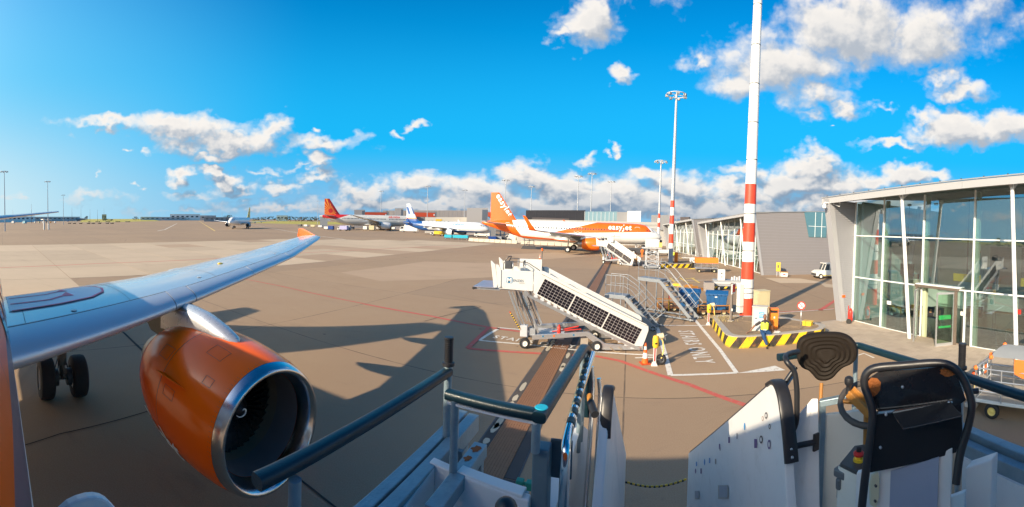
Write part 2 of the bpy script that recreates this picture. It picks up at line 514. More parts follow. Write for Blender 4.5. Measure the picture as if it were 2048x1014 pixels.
# ------------------------------------------------------------------ the apron
def ground_mat():
    m = bpy.data.materials.new('apron_asphalt'); m.use_nodes = True
    N = NT(m.node_tree); b = m.node_tree.nodes['Principled BSDF']
    tc = N.n('ShaderNodeTexCoord').outputs['Object']
    big = N.noise(tc, .035, 6, .6).outputs[0]
    mid = N.noise(tc, .45, 7, .65).outputs[0]
    fine = N.noise(tc, 38, 3, .7).outputs[0]
    c = N.mix(big, (.275, .183, .108), (.375, .255, .150))
    c = N.mix(N.m('MULTIPLY', N.ss(mid, .35, .75), .5), c, (.30, .195, .118))
    stain = N.noise(N.vm('MULTIPLY', tc, (.25, 1.2, 1)), .5, 8, .75, dist=1.2).outputs[0]
    c = N.mix(N.m('MULTIPLY', N.ss(stain, .55, .78), .62), c, (.15, .105, .075))
    c = N.mix(N.m('MULTIPLY', N.ss(fine, .35, .72), .35), c, (.50, .40, .30))
    # pour joints every fifteen metres, their seals worn
    gx, gy, gz = N.xyz(N.vm('ADD', tc, N.vm('SCALE', N.noise(tc, .5, 3, .6).outputs['Color'], scale=.06)))[0:3]
    jx = N.m('PINGPONG', N.m('MULTIPLY_ADD', gx, .956, N.m('MULTIPLY', gy, -.292)), 7.5)
    jy = N.m('PINGPONG', N.m('MULTIPLY_ADD', gx, .292, N.m('MULTIPLY', gy, .956)), 6.0)
    # the pours differ a little in tone
    fx = N.m('FLOOR', N.m('DIVIDE', N.m('MULTIPLY_ADD', gx, .956, N.m('MULTIPLY', gy, -.292)), 15.0)); fy = N.m('FLOOR', N.m('DIVIDE', N.m('MULTIPLY_ADD', gx, .292, N.m('MULTIPLY', gy, .956)), 12.0))
    wn = N.n('ShaderNodeTexWhiteNoise', noise_dimensions='2D'); N.inp(wn.inputs['Vector'], N.comb(fx, fy, 0.0))
    c = N.mix(N.m('MULTIPLY', wn.outputs['Value'], .30), c, (.20, .145, .105))
    tyre = N.noise(N.vm('MULTIPLY', N.comb(N.m('MULTIPLY_ADD', gx, .80, N.m('MULTIPLY', gy, -.6)), N.m('MULTIPLY_ADD', gx, .6, N.m('MULTIPLY', gy, .80)), 0.0), (.035, 1.6, 1)), 1.0, 3, .5).outputs[0]
    c = N.mix(N.m('MULTIPLY', N.m('MULTIPLY', N.ss(tyre, .60, .74), N.ss(big, .42, .62)), .34), c, (.10, .078, .06))
    jj = N.m('MAXIMUM', N.ss(jx, .035, .015), N.ss(jy, .035, .015))
    c = N.mix(N.m('MULTIPLY', jj, N.ss(mid, .3, .6, .25, .75)), c, (.055, .045, .04))
    spot = N.n('ShaderNodeTexVoronoi'); N.inp(spot.inputs['Vector'], tc); spot.inputs['Scale'].default_value = .9
    c = N.mix(N.m('MULTIPLY', N.ss(spot.outputs['Distance'], .09, .03), N.ss(N.noise(tc, 1.3, 2).outputs[0], .52, .6)), c, (.07, .055, .05))
    N.inp(b.inputs['Base Color'], c)
    N.inp(b.inputs['Roughness'], N.lin(mid, .3, .7, .78, .92)); b.inputs['Specular IOR Level'].default_value = .25
    bn = N.n('ShaderNodeBump'); bn.inputs['Strength'].default_value = .5; bn.inputs['Distance'].default_value = .01
    N.inp(bn.inputs['Height'], fine); N.inp(b.inputs['Normal'], bn.outputs[0])
    return m


def slab_mat(name, col, s=.25):
    m = bpy.data.materials.new(name); m.use_nodes = True
    N = NT(m.node_tree); b = m.node_tree.nodes['Principled BSDF']
    g = N.n('ShaderNodeNewGeometry').outputs['Position']
    inf = N.n('ShaderNodeObjectInfo')
    c = N.mix(N.noise(g, s, 7, .65).outputs[0], tuple(x * .82 for x in col), tuple(x * 1.14 for x in col))
    st = N.noise(N.vm('MULTIPLY', g, (.2, 1, 1)), .5, 8, .75, dist=1).outputs[0]
    c = N.mix(N.m('MULTIPLY', N.ss(st, .52, .78), .5), c, tuple(x * .45 for x in col))
    c = N.mix(N.m('MULTIPLY', N.noise(g, 30, 3, .7).outputs[0], .35), c, tuple(x * .7 for x in col))
    c = N.mix(.22, c, N.mix(inf.outputs['Random'], tuple(x * .6 for x in col), tuple(min(1, x * 1.25) for x in col)))
    N.inp(b.inputs['Base Color'], c); b.inputs['Roughness'].default_value = .88; b.inputs['Specular IOR Level'].default_value = .25
    return m


def paint_mat(name, col, wear=.5):
    """worn road paint: an opaque coat that has chipped off in places"""
    m = bpy.data.materials.new(name); m.use_nodes = True
    N = NT(m.node_tree); b = m.node_tree.nodes['Principled BSDF']
    g = N.n('ShaderNodeNewGeometry').outputs['Position']
    n1 = N.noise(g, 6, 8, .75).outputs[0]; n2 = N.noise(g, .8, 4, .6).outputs[0]
    f = N.m('MULTIPLY', N.ss(n1, .50, .66), wear)
    f = N.m('ADD', f, N.m('MULTIPLY', n2, wear * .3), clamp=True)
    N.inp(b.inputs['Base Color'], N.mix(f, col, (.32, .245, .18))); b.inputs['Roughness'].default_value = .7
    return m


M_asph = ground_mat()
M_slab = slab_mat('pale_concrete', (.51, .395, .275))
M_slab2 = slab_mat('worn_concrete', (.42, .30, .20))
M_red = paint_mat('red_line_paint', (.52, .085, .06), .5)
M_wht = paint_mat('white_line_paint', (.72, .70, .64), .6)
M_ylw = paint_mat('yellow_line_paint', (.72, .50, .10), .6)

mb = MB()
mb.quad((-4000, -1500, 0), (4000, -1500, 0), (4000, 7000, 0), (-4000, 7000, 0))
tag(mb.build('ground', M_asph), 'brown grey asphalt apron reaching to the horizon', kind='structure')
z1, z2, z3 = .005, .010, .015


def flat(name, pix, m, z=z1, label=None, parent=None):
    b = MB(); pts = [G(u, v) for u, v in pix]
    b.add([(p.x, p.y, z) for p in pts], [tuple(range(len(pts)))])
    o = b.build(name, m, parent); 
    return tag(o, label, kind='structure') if parent is None else o


def line_strip(b, pts, w, z):
    """mitred painted line through ground points"""
    pts = [Vector((p.x, p.y, 0)) for p in pts]; L = []; Rr = []
    for i, p in enumerate(pts):
        t = (pts[min(i + 1, len(pts) - 1)] - pts[max(i - 1, 0)]).normalized(); n = Vector((-t.y, t.x, 0)) * w / 2
        L.append(p + n + Vector((0, 0, z))); Rr.append(p - n + Vector((0, 0, z)))
    k = len(pts)
    b.add(L + Rr, [(i, i + 1, k + i + 1, k + i) for i in range(k - 1)])


def line(name, pix, w, m, z=z2, label=None, sub=1):
    b = MB(); line_strip(b, [G(u, v) for u, v in pix], w, z)
    return tag(b.build(name, m), label, kind='structure')

# pale concrete field: real slabs with open joints, nearest ones first
field = MB()
# band edges surveyed in the photo
near_edge = [(-20, 588), (150, 572), (400, 540), (700, 520), (940, 498)]
far_edge = [(-20, 490), (300, 484), (600, 478), (800, 480), (960, 486)]
root = bpy.data.objects.new('concrete_apron', None); COL.objects.link(root); tag(root, 'pale concrete slab field across the apron', kind='structure')
A_dir = R(-73)
ux = Vector((math.sin(A_dir), math.cos(A_dir), 0)); uy = Vector((math.cos(A_dir), -math.sin(A_dir), 0))
poly = [G(u, v) for u, v in near_edge] + [G(u, v) for u, v in reversed(far_edge)]
poly2 = [(p.x, p.y) for p in poly]


def inside(x, y, pl=poly2):
    c = False; n = len(pl); j = n - 1
    for i in range(n):
        if ((pl[i][1] > y) != (pl[j][1] > y)) and (x < (pl[j][0] - pl[i][0]) * (y - pl[i][1]) / (pl[j][1] - pl[i][1] + 1e-12) + pl[i][0]): c = not c
        j = i
    return c


S = 7.5; cnt = 0
for i in range(-10, 40):
    for j in range(-2, 22):
        c = ux * (i * S) + uy * (j * S + 2)
        if not inside(c.x, c.y): continue
        b = MB(); h = S / 2 - .03
        q = [c - ux * h - uy * h, c + ux * h - uy * h, c + ux * h + uy * h, c - ux * h + uy * h]
        b.prism([(p.x - c.x, p.y - c.y, -.02) for p in q], (0, 0, .03))
        o = b.build('concrete_slab', M_slab2 if random.random() < .07 else M_slab, root)
        o.location = (c.x, c.y, 0); cnt += 1
print('slabs', cnt)

# ------------------------------------------------------------------ aircraft
def lerp_tab(tab, x):
    if x <= tab[0][0]: return tab[0][1:]
    for a, b in zip(tab, tab[1:]):
        if x <= b[0]:
            t = (x - a[0]) / (b[0] - a[0]); t2 = t
            return tuple(p + (q - p) * t2 for p, q in zip(a[1:], b[1:]))
    return tab[-1][1:]


def fus_tab(L, r=1.975, h=2.07, zc=3.95):
    """x: centre height, half width, half height"""
    k = r / 1.975
    t = [(0, zc - .55, .04, .04), (.12, zc - .54, .30, .28), (.4, zc - .52, .60, .56), (.9, zc - .46, .95, .90), (1.6, zc - .36, 1.27, 1.27), (2.3, zc - .24, 1.52, 1.58),
         (3.1, zc - .10, 1.74, 1.86), (4.1, zc - .03, 1.89, 2.01), (5.4, zc, 1.96, 2.07), (6.6, zc, 1.975, 2.07),
         (L - 12.6, zc, 1.975, 2.07), (L - 10.6, zc + .08, 1.93, 1.99), (L - 8.6, zc + .30, 1.76, 1.78), (L - 6.6, zc + .58, 1.46, 1.49), (L - 4.6, zc + .86, 1.08, 1.16),
         (L - 2.6, zc + 1.10, .68, .78), (L - 1.0, zc + 1.24, .38, .46), (L - .2, zc + 1.3, .22, .26), (L, zc + 1.3, .12, .15)]
    sk = k
    out = []
    for x, z, a, b in t:
        if x < 7: xx = x * sk
        elif x > L - 13: xx = L - (L - x) * sk
        else: xx = x
        out.append((xx, zc + (z - zc) * k, a * k, b * h / 2.07))
    return out


def plane_mat(name, fn, rough=.24, coat=.4):
    m = bpy.data.materials.new(name); m.use_nodes = True
    N = NT(m.node_tree); b = m.node_tree.nodes['Principled BSDF']
    tc = N.n('ShaderNodeTexCoord').outputs['Object']
    x, y, z = N.xyz(tc)[0:3]
    c = fn(N, x, y, z)
    g = N.noise(tc, 1.4, 5, .65).outputs[0]
    c = N.mix(N.m('MULTIPLY', N.ss(g, .45, .75), .06), c, (.4, .36, .3))
    # hairline skin joints
    j = N.m('PINGPONG', x, 1.06)
    c = N.mix(N.m('MULTIPLY', N.ss(j, .012, .004), .35), c, (.12, .12, .12))
    N.inp(b.inputs['Base Color'], c); b.inputs['Roughness'].default_value = rough
    b.inputs['Coat Weight'].default_value = coat; b.inputs['Coat Roughness'].default_value = .05
    return m

ORG = (.86, .125, .006); WHT = (.80, .79, .76)


def orange_livery(L, low=4.0, band=False):
    def fn(N, x, y, z):
        # rear: everything behind a raked line
        rear = N.m('GREATER_THAN', N.m('SUBTRACT', x, N.m('MULTIPLY', N.m('SUBTRACT', z, 1.9), .72)), L - 9.9)
        # front: sweep over the cabin roof
        lo = N.m('ADD', low, N.m('MULTIPLY', N.m('SUBTRACT', 12.0, x), .045))
        hi = N.m('SUBTRACT', 6.15, N.m('MULTIPLY', N.m('MAXIMUM', N.m('SUBTRACT', x, 12.3), 0), .262))
        front = N.m('MULTIPLY', N.m('MULTIPLY', N.m('GREATER_THAN', z, lo), N.m('LESS_THAN', z, hi)), N.m('GREATER_THAN', x, N.m('ADD', 1.9, N.m('MULTIPLY', N.m('SUBTRACT', z, 4.3), .9))))
        belly = N.m('MULTIPLY', N.m('LESS_THAN', z, N.m('MULTIPLY_ADD', N.m('SUBTRACT', x, L - 20.6), .06, 2.15)), N.m('MULTIPLY', N.m('GREATER_THAN', x, L - 20.6), N.m('GREATER_THAN', z, N.m('MULTIPLY_ADD', N.m('SUBTRACT', x, L - 20.6), .03, 2.02))))
        base = WHT if not band else N.mix(N.m('GREATER_THAN', z, N.m('SUBTRACT', lo, .22)), WHT, (.16, .13, .15))
        return N.mix(N.m('MAXIMUM', N.m('MAXIMUM', rear, front), belly), base, ORG)
    return fn


def foil(c, t):
    c = min(max(c, 0), 1)
    y = 5 * t * (.2969 * math.sqrt(c) - .126 * c - .3516 * c * c + .2843 * c ** 3 - .1015 * c ** 4)
    cam = .02 * math.sin(PI * c) * 1.0
    return y + cam, -y * .9 + cam


class Wing:
    """tab rows: y, x of leading edge, chord, z, thickness ratio, twist (drop of the nose per chord)"""
    def __init__(s, tab, side): s.tab = tab; s.side = side
    def sec(s, y): return lerp_tab(s.tab, y)
    def pt(s, y, c, up=True, off=0.0):
        xl, ch, z, t, tw = s.sec(y)
        hi, lo = foil(c, t)
        return Vector((xl + c * ch, s.side * y, z + (hi if up else lo) * ch - tw * c * ch + off))
    def piece(s, b, y0, y1, c0, c1, ny=6, nc=10, drop=0.0):
        ys = [y0 + (y1 - y0) * i / ny for i in range(ny + 1)]
        for r in s.tab:
            if y0 + .05 < r[0] < y1 - .05: ys.append(r[0])
        ys.sort(); rings = []
        for y in ys:
            up = [c0 + (c1 - c0) * (k / nc) ** (1.6 if c0 == 0 else 1) for k in range(nc + 1)]
            ring = [s.pt(y, c, True) for c in up]
            lo = list(reversed(up)); lo = lo[:-1] if c0 == 0 else lo
            if c1 >= 1: lo = lo[1:]
            ring += [s.pt(y, c, False) for c in lo]
            rings.append(ring)
        b.loft(rings, caps=True)
        return b


WING_TAB = [  # A narrow-body wing, x measured from the nose of the short version
    (.9, 10.2, 7.05, 2.80, .135, .035), (1.98, 10.85, 6.0, 2.93, .13, .03), (6.4, 12.85, 3.85, 3.32, .115, .015), (12.0, 15.75, 2.75, 3.74, .105, .0), (16.1, 18.4, 1.7, 4.12, .10, -.01), (16.95, 19.05, 1.4, 4.2, .095, -.01)]

M_wing = mat('wing_upper_grey', (.56, .61, .64), .22, .45, var=.05, nscale=.5, coat=.15, rvar=.015)
M_slat = mat('slat_metal', (.62, .63, .65), .32, .45, var=.05, nscale=.7, rvar=.02)
M_lip = mat('polished_inlet_lip', (.60, .60, .61), .20, 1.0, var=.16, nscale=3.5, dirt=.25, dirtcol=(.33, .34, .36))
M_fan = mat('fan_blade', (.035, .03, .03), .4, .6, var=.3)
M_duct = mat('inlet_lining', (.17, .165, .17), .45, .3, var=.12)
M_duct2 = mat('fan_case_ring', (.22, .19, .14), .5, .3, var=.2)
M_darkpyl = mat('pylon_grey', (.11, .115, .10), .45, .3, var=.15)
M_cowl = mat('orange_cowl', (1.0, .14, .001), .20, 0.0, var=.02, coat=.14, spec=.2, rvar=.03)
M_strut = mat('gear_strut', (.16, .15, .13), .5, .4, var=.3, nscale=9)
M_seam = mat('seam', (.07, .07, .08), .6)
M_winpane = mat('cabin_window', (.025, .03, .04), .1, spec=.8)
M_outline = mat('door_outline', (.75, .74, .7), .5)
M_escape = mat('escape_marking', (.85, .20, .28), .6, var=.1)
M_letter = mat('white_lettering', (.82, .81, .79), .5, var=.02)


def engine(parent, y, x0, z, scale=1.0, cowl=None, detail=True, side=-1, pylon_wing=None, length=1.0, letter=None):
    def L(r): return [(a * scale, b * scale * (length if b > .3 else 1)) for a, b in r]
    c = (x0, y, z); n = 56 if detail else 24
    cowl = cowl or M_cowl
    nac = MB().lathe(L([(1.045, .20), (1.10, .42), (1.165, .85), (1.205, 1.3), (1.21, 1.8)]), c, 'X', n).build('fan_cowl', cowl, parent, recalc=False)
    MB().lathe(L([(1.21, 1.815), (1.19, 2.25), (1.11, 2.75), (.985, 3.2), (.90, 3.42), (.86, 3.42), (.93, 3.1)]), c, 'X', n).build('rear_cowl', cowl, parent, recalc=False)
    if detail: MB().lathe(L([(1.204, 1.79), (1.204, 1.83)]), c, 'X', n).build('cowl_seam', M_seam, nac, recalc=False)
    MB().lathe(L([(.84, .36), (.845, .26), (.87, .12), (.91, .03), (.945, 0), (.98, .02), (1.015, .08), (1.045, .19)]), c, 'X', n).build('inlet_lip', M_lip, parent, recalc=False)
    MB().lathe(L([(.835, .36), (.83, .6), (.85, .92)]), c, 'X', n).build('inlet_duct', M_duct, parent, recalc=False)
    MB().lathe(L([(.85, .92), (.855, 1.42)]), c, 'X', n).build('fan_case_ring', M_duct2, parent, recalc=False)
    MB().lathe(L([(.86, 1.32), (.3, 1.36), (.01, 1.38)]), c, 'X', n).build('fan_backing', M_fan, parent, recalc=False)
    sp = MB().lathe(L([(.005, .82), (.10, .88), (.20, 1.0), (.27, 1.18)]), c, 'X', 20).build('spinner', M_fan, parent, recalc=False)
    if detail:
        b = MB()
        for k in range(36):
            a = 2 * PI * k / 36; rr = []
            for r, tw, ch in ((.25, .5, .10), (.5, .85, .15), (.84, 1.15, .20)):
                t = Vector((0, -math.sin(a), math.cos(a))); rad = Vector((0, math.cos(a), math.sin(a)))
                d = Vector((math.cos(tw), 0, 0)) + t * math.sin(tw)
                p = Vector(c) + rad * r * scale + Vector((1.17 * scale, 0, 0))
                rr.append((p - d * ch * scale / 2, p + d * ch * scale / 2))
            for q in range(2): b.quad(rr[q][0], rr[q][1], rr[q + 1][1], rr[q + 1][0])
        tag(b.build('fan_blades', mat('titanium_blade', (.10, .09, .085), .3, .9, var=.2), parent, recalc=False), kind='stuff')
        b = MB(); pts = []
        for k in range(22):
            a = k * .22 + 1.2; r = .030 + .0042 * k
            pts.append(Vector(c) + Vector((.815 + r * .62, math.cos(a) * r, math.sin(a) * r)))
        b.tube(pts, [.006 + .013 * math.sin(PI * k / 21) for k in range(22)], 6)
        b.build('spinner_swirl', M_letter, sp)
    MB().lathe(L([(.62, 3.0), (.66, 3.45), (.60, 3.9), (.50, 4.3), (.44, 4.3), (.5, 3.6)]), c, 'X', 24).build('core_nozzle', mat('core_metal', (.34, .32, .30), .35, .9, var=.2, nscale=5), parent, recalc=False)
    MB().lathe(L([(.32, 3.9), (.30, 4.4), (.15, 4.8), (.01, 5.0)]), c, 'X', 20).build('exhaust_plug', M_strut, parent, recalc=False)
    if pylon_wing:
        w = pylon_wing; xl = w.sec(abs(y))[0]; zl = w.sec(abs(y))[2]
        s = scale
        top = lambda xr: z + lerp_tab([(.8, 1.16), (1.3, 1.20), (2.25, 1.19), (2.9, 1.09), (3.4, .9), (9, .6)], xr)[0] * s
        secs = [(x0 + 1.0 * s, .04, .02, .0), (x0 + 1.12 * s, .14, .07, 0), (x0 + 1.5 * s, .21, .17, 0), (x0 + 2.1 * s, .24, .30, 0), (x0 + 2.7 * s, .25, .40, 0), (xl + .25, .24, .50, 0), (xl + .9, .22, .5, 0)]
        rings = []
        for (x, hw, hh, _) in secs:
            zb = top((x - x0) / s) - .10; zt = zb + .10 + hh
            zt = min(zt, zl + .10) if x > xl - .3 else zt
            ring = []
            for k in range(14):
                a = PI * k / 13
                ring.append((x, y + hw * math.cos(a), zb + (zt - zb) * (max(0.0, math.sin(a)) ** .6)))
            rings.append(ring)
        MB().loft(rings).build('pylon_fairing', mat('pylon_silver', (.55, .56, .57), .28, .55, var=.05, nscale=1.5, rvar=.02), parent)
        b = MB()
        b.prism([(x0 + 2.2 * s, y - .19, top(2.2) - .1), (x0 + 3.3 * s, y - .19, z + .55 * s), (x0 + 4.5 * s, y - .19, z + .55 * s), (xl + 3.0, y - .19, w.pt(abs(y), .75, False).z), (xl + .3, y - .19, zl - .02), (x0 + 2.6 * s, y - .19, top(2.6) + .3)], (0, .38, 0))
        py = b.build('pylon', M_darkpyl, parent, bevel=.03)
        if detail:
            b = MB()
            b.cyl((x0 + 3.05, y + side * .192, z + 1.22), (x0 + 3.05, y + side * .205, z + 1.22), .10, n=18)
            b.build('vent_cover', mat('vent_cover', (.42, .42, .38), .5), py)
            b = MB().cyl((x0 + 2.72, y + side * .192, z + 1.26), (x0 + 2.72, y + side * .205, z + 1.26), .05, n=14).build('drain_port', M_lip, py)
        if detail:
            b = MB()
            for k in range(90):
                a = 2 * PI * k / 90
                for xr, rr_ in ((.225, 1.054), (.26, 1.062)):
                    q = Vector((x0 + xr, y + rr_ * math.cos(a), z + rr_ * math.sin(a))); t_ = Vector((0, -math.sin(a), math.cos(a))) * .005
                    b.add([q - t_ - Vector((.005, 0, 0)), q + t_ - Vector((.005, 0, 0)), q + t_ + Vector((.005, 0, 0)), q - t_ + Vector((.005, 0, 0))], [(0, 1, 2, 3)])
            tag(b.build('rivet_rows', M_seam, nac, recalc=False), kind='stuff')
            for (xa, xb_, aa, ab) in ((.75, 1.15, 62, 74), (1.9, 2.3, 38, 50), (1.25, 1.6, 14, 22), (.55, .75, 40, 47)):
                rad = lambda xr: lerp_tab([(.2, 1.047), (.42, 1.10), (.85, 1.165), (1.3, 1.205), (1.8, 1.21), (2.25, 1.19), (2.75, 1.11)], xr)[0] + .003
                P_ = []
                for i in range(9): P_.append((xa + (xb_ - xa) * i / 8, aa))
                for i in range(1, 7): P_.append((xb_, aa + (ab - aa) * i / 6))
                for i in range(1, 9): P_.append((xb_ - (xb_ - xa) * i / 8, ab))
                for i in range(1, 6): P_.append((xa, ab - (ab - aa) * i / 6))
                MB().tube([(x0 + px, y - side * rad(px) * math.cos(R(pa)), z + rad(px) * math.sin(R(pa))) for px, pa in P_], .0028, 4, closed=True).build('access_panel', M_seam, nac)
        # strake on the inboard side of the cowl
        if detail:
            b = MB(); a0 = R(28)
            for sd in ([-side] if True else []):
                rr = 1.2
                pr = lambda xr, r, a, sd=sd: Vector((x0 + xr, y + sd * r * math.cos(a), z + r * math.sin(a)))
                b.prism([pr(.95, 1.19, a0), pr(1.75, 1.21, a0), pr(1.72, 1.42, a0), pr(1.5, 1.40, a0)], (0, 0, .02))
            b.build('nacelle_strake', cowl, parent)
    if letter:
        for sg in letter[2]:
            def fn(px, py, sg=sg):
                a = R(letter[4]) + py / (1.2 * scale)
                r = lerp_tab([(.2, 1.06), (.42, 1.10), (.85, 1.165), (1.3, 1.205), (1.8, 1.212), (2.25, 1.19), (2.75, 1.11)], (letter[3] - sg * px))[0] * scale + .018
                return Vector((x0 + letter[3] - sg * px, y + sg * r * math.cos(a), z + r * math.sin(a)))
            text_on('lettering', letter[0], letter[5], None, (1, 0, 0), (0, 0, 1), M_letter, nac, bold=.012, fn=fn)


def wheel(parent, c, r, w, axis='Y', name='wheel', hubm=None):
    """tyre and rim, axle along local Y"""
    o = MB().lathe([(r * .55, -w / 2), (r * .86, -w / 2), (r * .96, -w * .42), (r, -w * .22), (r, w * .22), (r * .96, w * .42), (r * .86, w / 2), (r * .55, w / 2)], c, axis, 32).build('tyre', M['tyre'], parent)
    MB().lathe([(.001, -w * .30), (r * .2, -w * .34), (r * .25, -w * .28), (r * .5, -w * .25), (r * .56, -w * .46), (r * .56, w * .46), (r * .5, w * .25), (r * .25, w * .28), (r * .2, w * .34), (.001, w * .30)], c, axis, 20).build('rim', hubm or M['lightgrey'], o, recalc=False)
    return o


def main_gear(parent, x, y, z_top, detail=True, sd=-1):
    g = MB()
    g.cyl((x - .05, y, z_top), (x, y, .95), .13, n=14); g.cyl((x, y, .97), (x, y, .55), .085, n=12)
    g.cyl((x, y - .40, .585), (x, y + .40, .585), .075, n=12)
    g.bar((x - .16, y, .95), (x - .34, y, .80), .06, .16); g.bar((x - .34, y, .80), (x - .12, y, .62), .06, .14)
    g.cyl((x + .02, y, 1.9), (x + .1, y - sd * 1.6, 2.6), .05, n=10); g.cyl((x, y, 1.55), (x - .5, y, 2.5), .045, n=8)
    st = g.build('main_gear_leg', M_strut, parent)
    for s in (-1, 1):
        wheel(parent, (x, y + s * .465, .585), .585, .42)
    if detail:
        b = MB()
        for s in (-1, 1): b.cyl((x, y + s * .12, .585), (x, y + s * .26, .585), .24, n=16)
        b.build('brake_pack', M['dark'], st)
        b = MB()
        for k in range(5):
            o = .05 * k - .1
            b.tube([(x + .14, y + o, 2.3), (x + .2, y + o * 1.4, 1.6), (x + .13, y + o, 1.1), (x + .16, y + o * 2, .75), (x + .02, y + o * 2.4, .62)], .014, 6)
        b.build('brake_hose', M['black'], st)
        MB().prism([(x - .35, y + sd * .26, 2.75), (x + .35, y + sd * .26, 2.75), (x + .36, y + sd * .22, 1.75), (x + .2, y + sd * .2, 1.55), (x - .25, y + sd * .22, 1.6)], (0, sd * .04, 0)).build('gear_door', mat('gear_door', (.48, .45, .36), .5, dirt=.3), st)


def tail_surfaces(parent, L, finmat, z0=5.9, fintop=11.76, stabmat=None, k=1.0, crown=2.07):
    zs = lambda f: z0 + (fintop - z0) * f
    rings = []
    rows = [(-.25, -8.9, 7.2), (.0, -7.9, 6.0), (.06, -7.55, 5.62), (1.0, -3.75, 1.85)]
    for f, xle, ch in rows:
        ring = []; ch *= k; xle *= k
        for q in range(13): ring.append((L + xle + ch * (q / 12) ** 1.4, foil((q / 12) ** 1.4, .10)[0] * ch * .9 * 1, zs(f)))
        for q in range(11, 0, -1): ring.append((L + xle + ch * (q / 12) ** 1.4, -foil((q / 12) ** 1.4, .10)[0] * ch * .9, zs(f)))
        rings.append(ring)
    MB().loft(rings).build('tail_fin', finmat, parent)
    for sd in (-1, 1):
        w = Wing([(.2, L - 6.6 * k, 3.6 * k, z0 - .95, .10, 0), (6.2 * k, L - 3.3 * k, 1.25 * k, z0 - .95 + .6, .09, 0)], sd)
        b = MB(); w.piece(b, .2, 6.2 * k, 0, 1, 4, 9); b.build('tailplane', stabmat or M_slat, parent)


def cabin_windows(parent, tab, x0, x1, step, z, skip=(), side=(1, -1), size=(.23, .34), shift=0):
    b = MB()
    x = x0
    while x < x1:
        if not any(a < x < c for a, c in skip):
            zc, hw, hh = lerp_tab(tab, x)
            for sd in side:
                q = []
                for dz in (-size[1] / 2, size[1] / 2):
                    t = (z + dz - zc) / hh; q.append(sd * (hw * math.sqrt(max(0, 1 - t * t)) + .012))
                hx = size[0] / 2
                b.add([(x - hx, q[0], z - size[1] / 2), (x + hx, q[0], z - size[1] / 2), (x + hx, q[1], z + size[1] / 2), (x - hx, q[1], z + size[1] / 2)], [(0, 1, 2, 3)])
        x += step
    tag(b.build('cabin_windows', M_winpane, parent, recalc=False), kind='stuff')


def hull_pt(tab, x, z, sd, off=.015):
    zc, hw, hh = lerp_tab(tab, x)
    t = max(-1, min(1, (z - zc) / hh))
    return Vector((x, sd * (hw * math.sqrt(1 - t * t) + off), z))


def hull_text(parent, tab, s, size, x, z, sd, m, bold=.0, shear=0.0, name='lettering', space=1.0, lift=0.0):
    # reading direction: nose to tail on the left side, tail to nose on the right
    def fn(px, py): return hull_pt(tab, x + (px if sd < 0 else -px), z + py + lift * px, sd, .10)
    return text_on(name, s, size, None, (1, 0, 0), (0, 0, 1), m, parent, bold=bold, fn=fn, shear=shear, space=space)


def door_frame(parent, tab, x, z0, z1, w, sd, m=None, name='cabin_door', t=.05, fill=None):
    b = MB(); r = .12
    def ring(e):
        pts = []
        for cx, cz, a0 in ((x + w / 2 - r, z1 - r, 0), (x - w / 2 + r, z1 - r, 90), (x - w / 2 + r, z0 + r, 180), (x + w / 2 - r, z0 + r, 270)):
            for k in range(4):
                a = R(a0 + k * 30); pts.append((cx + (r + e) * math.cos(a), cz + (r + e) * math.sin(a)))
        return [hull_pt(tab, px, pz, sd, .014) for px, pz in pts]
    a, c = ring(0), ring(t); n = len(a)
    b.add(a + c, [(i, (i + 1) % n, n + (i + 1) % n, n + i) for i in range(n)])
    return b.build(name, m or M_outline, parent, recalc=False)


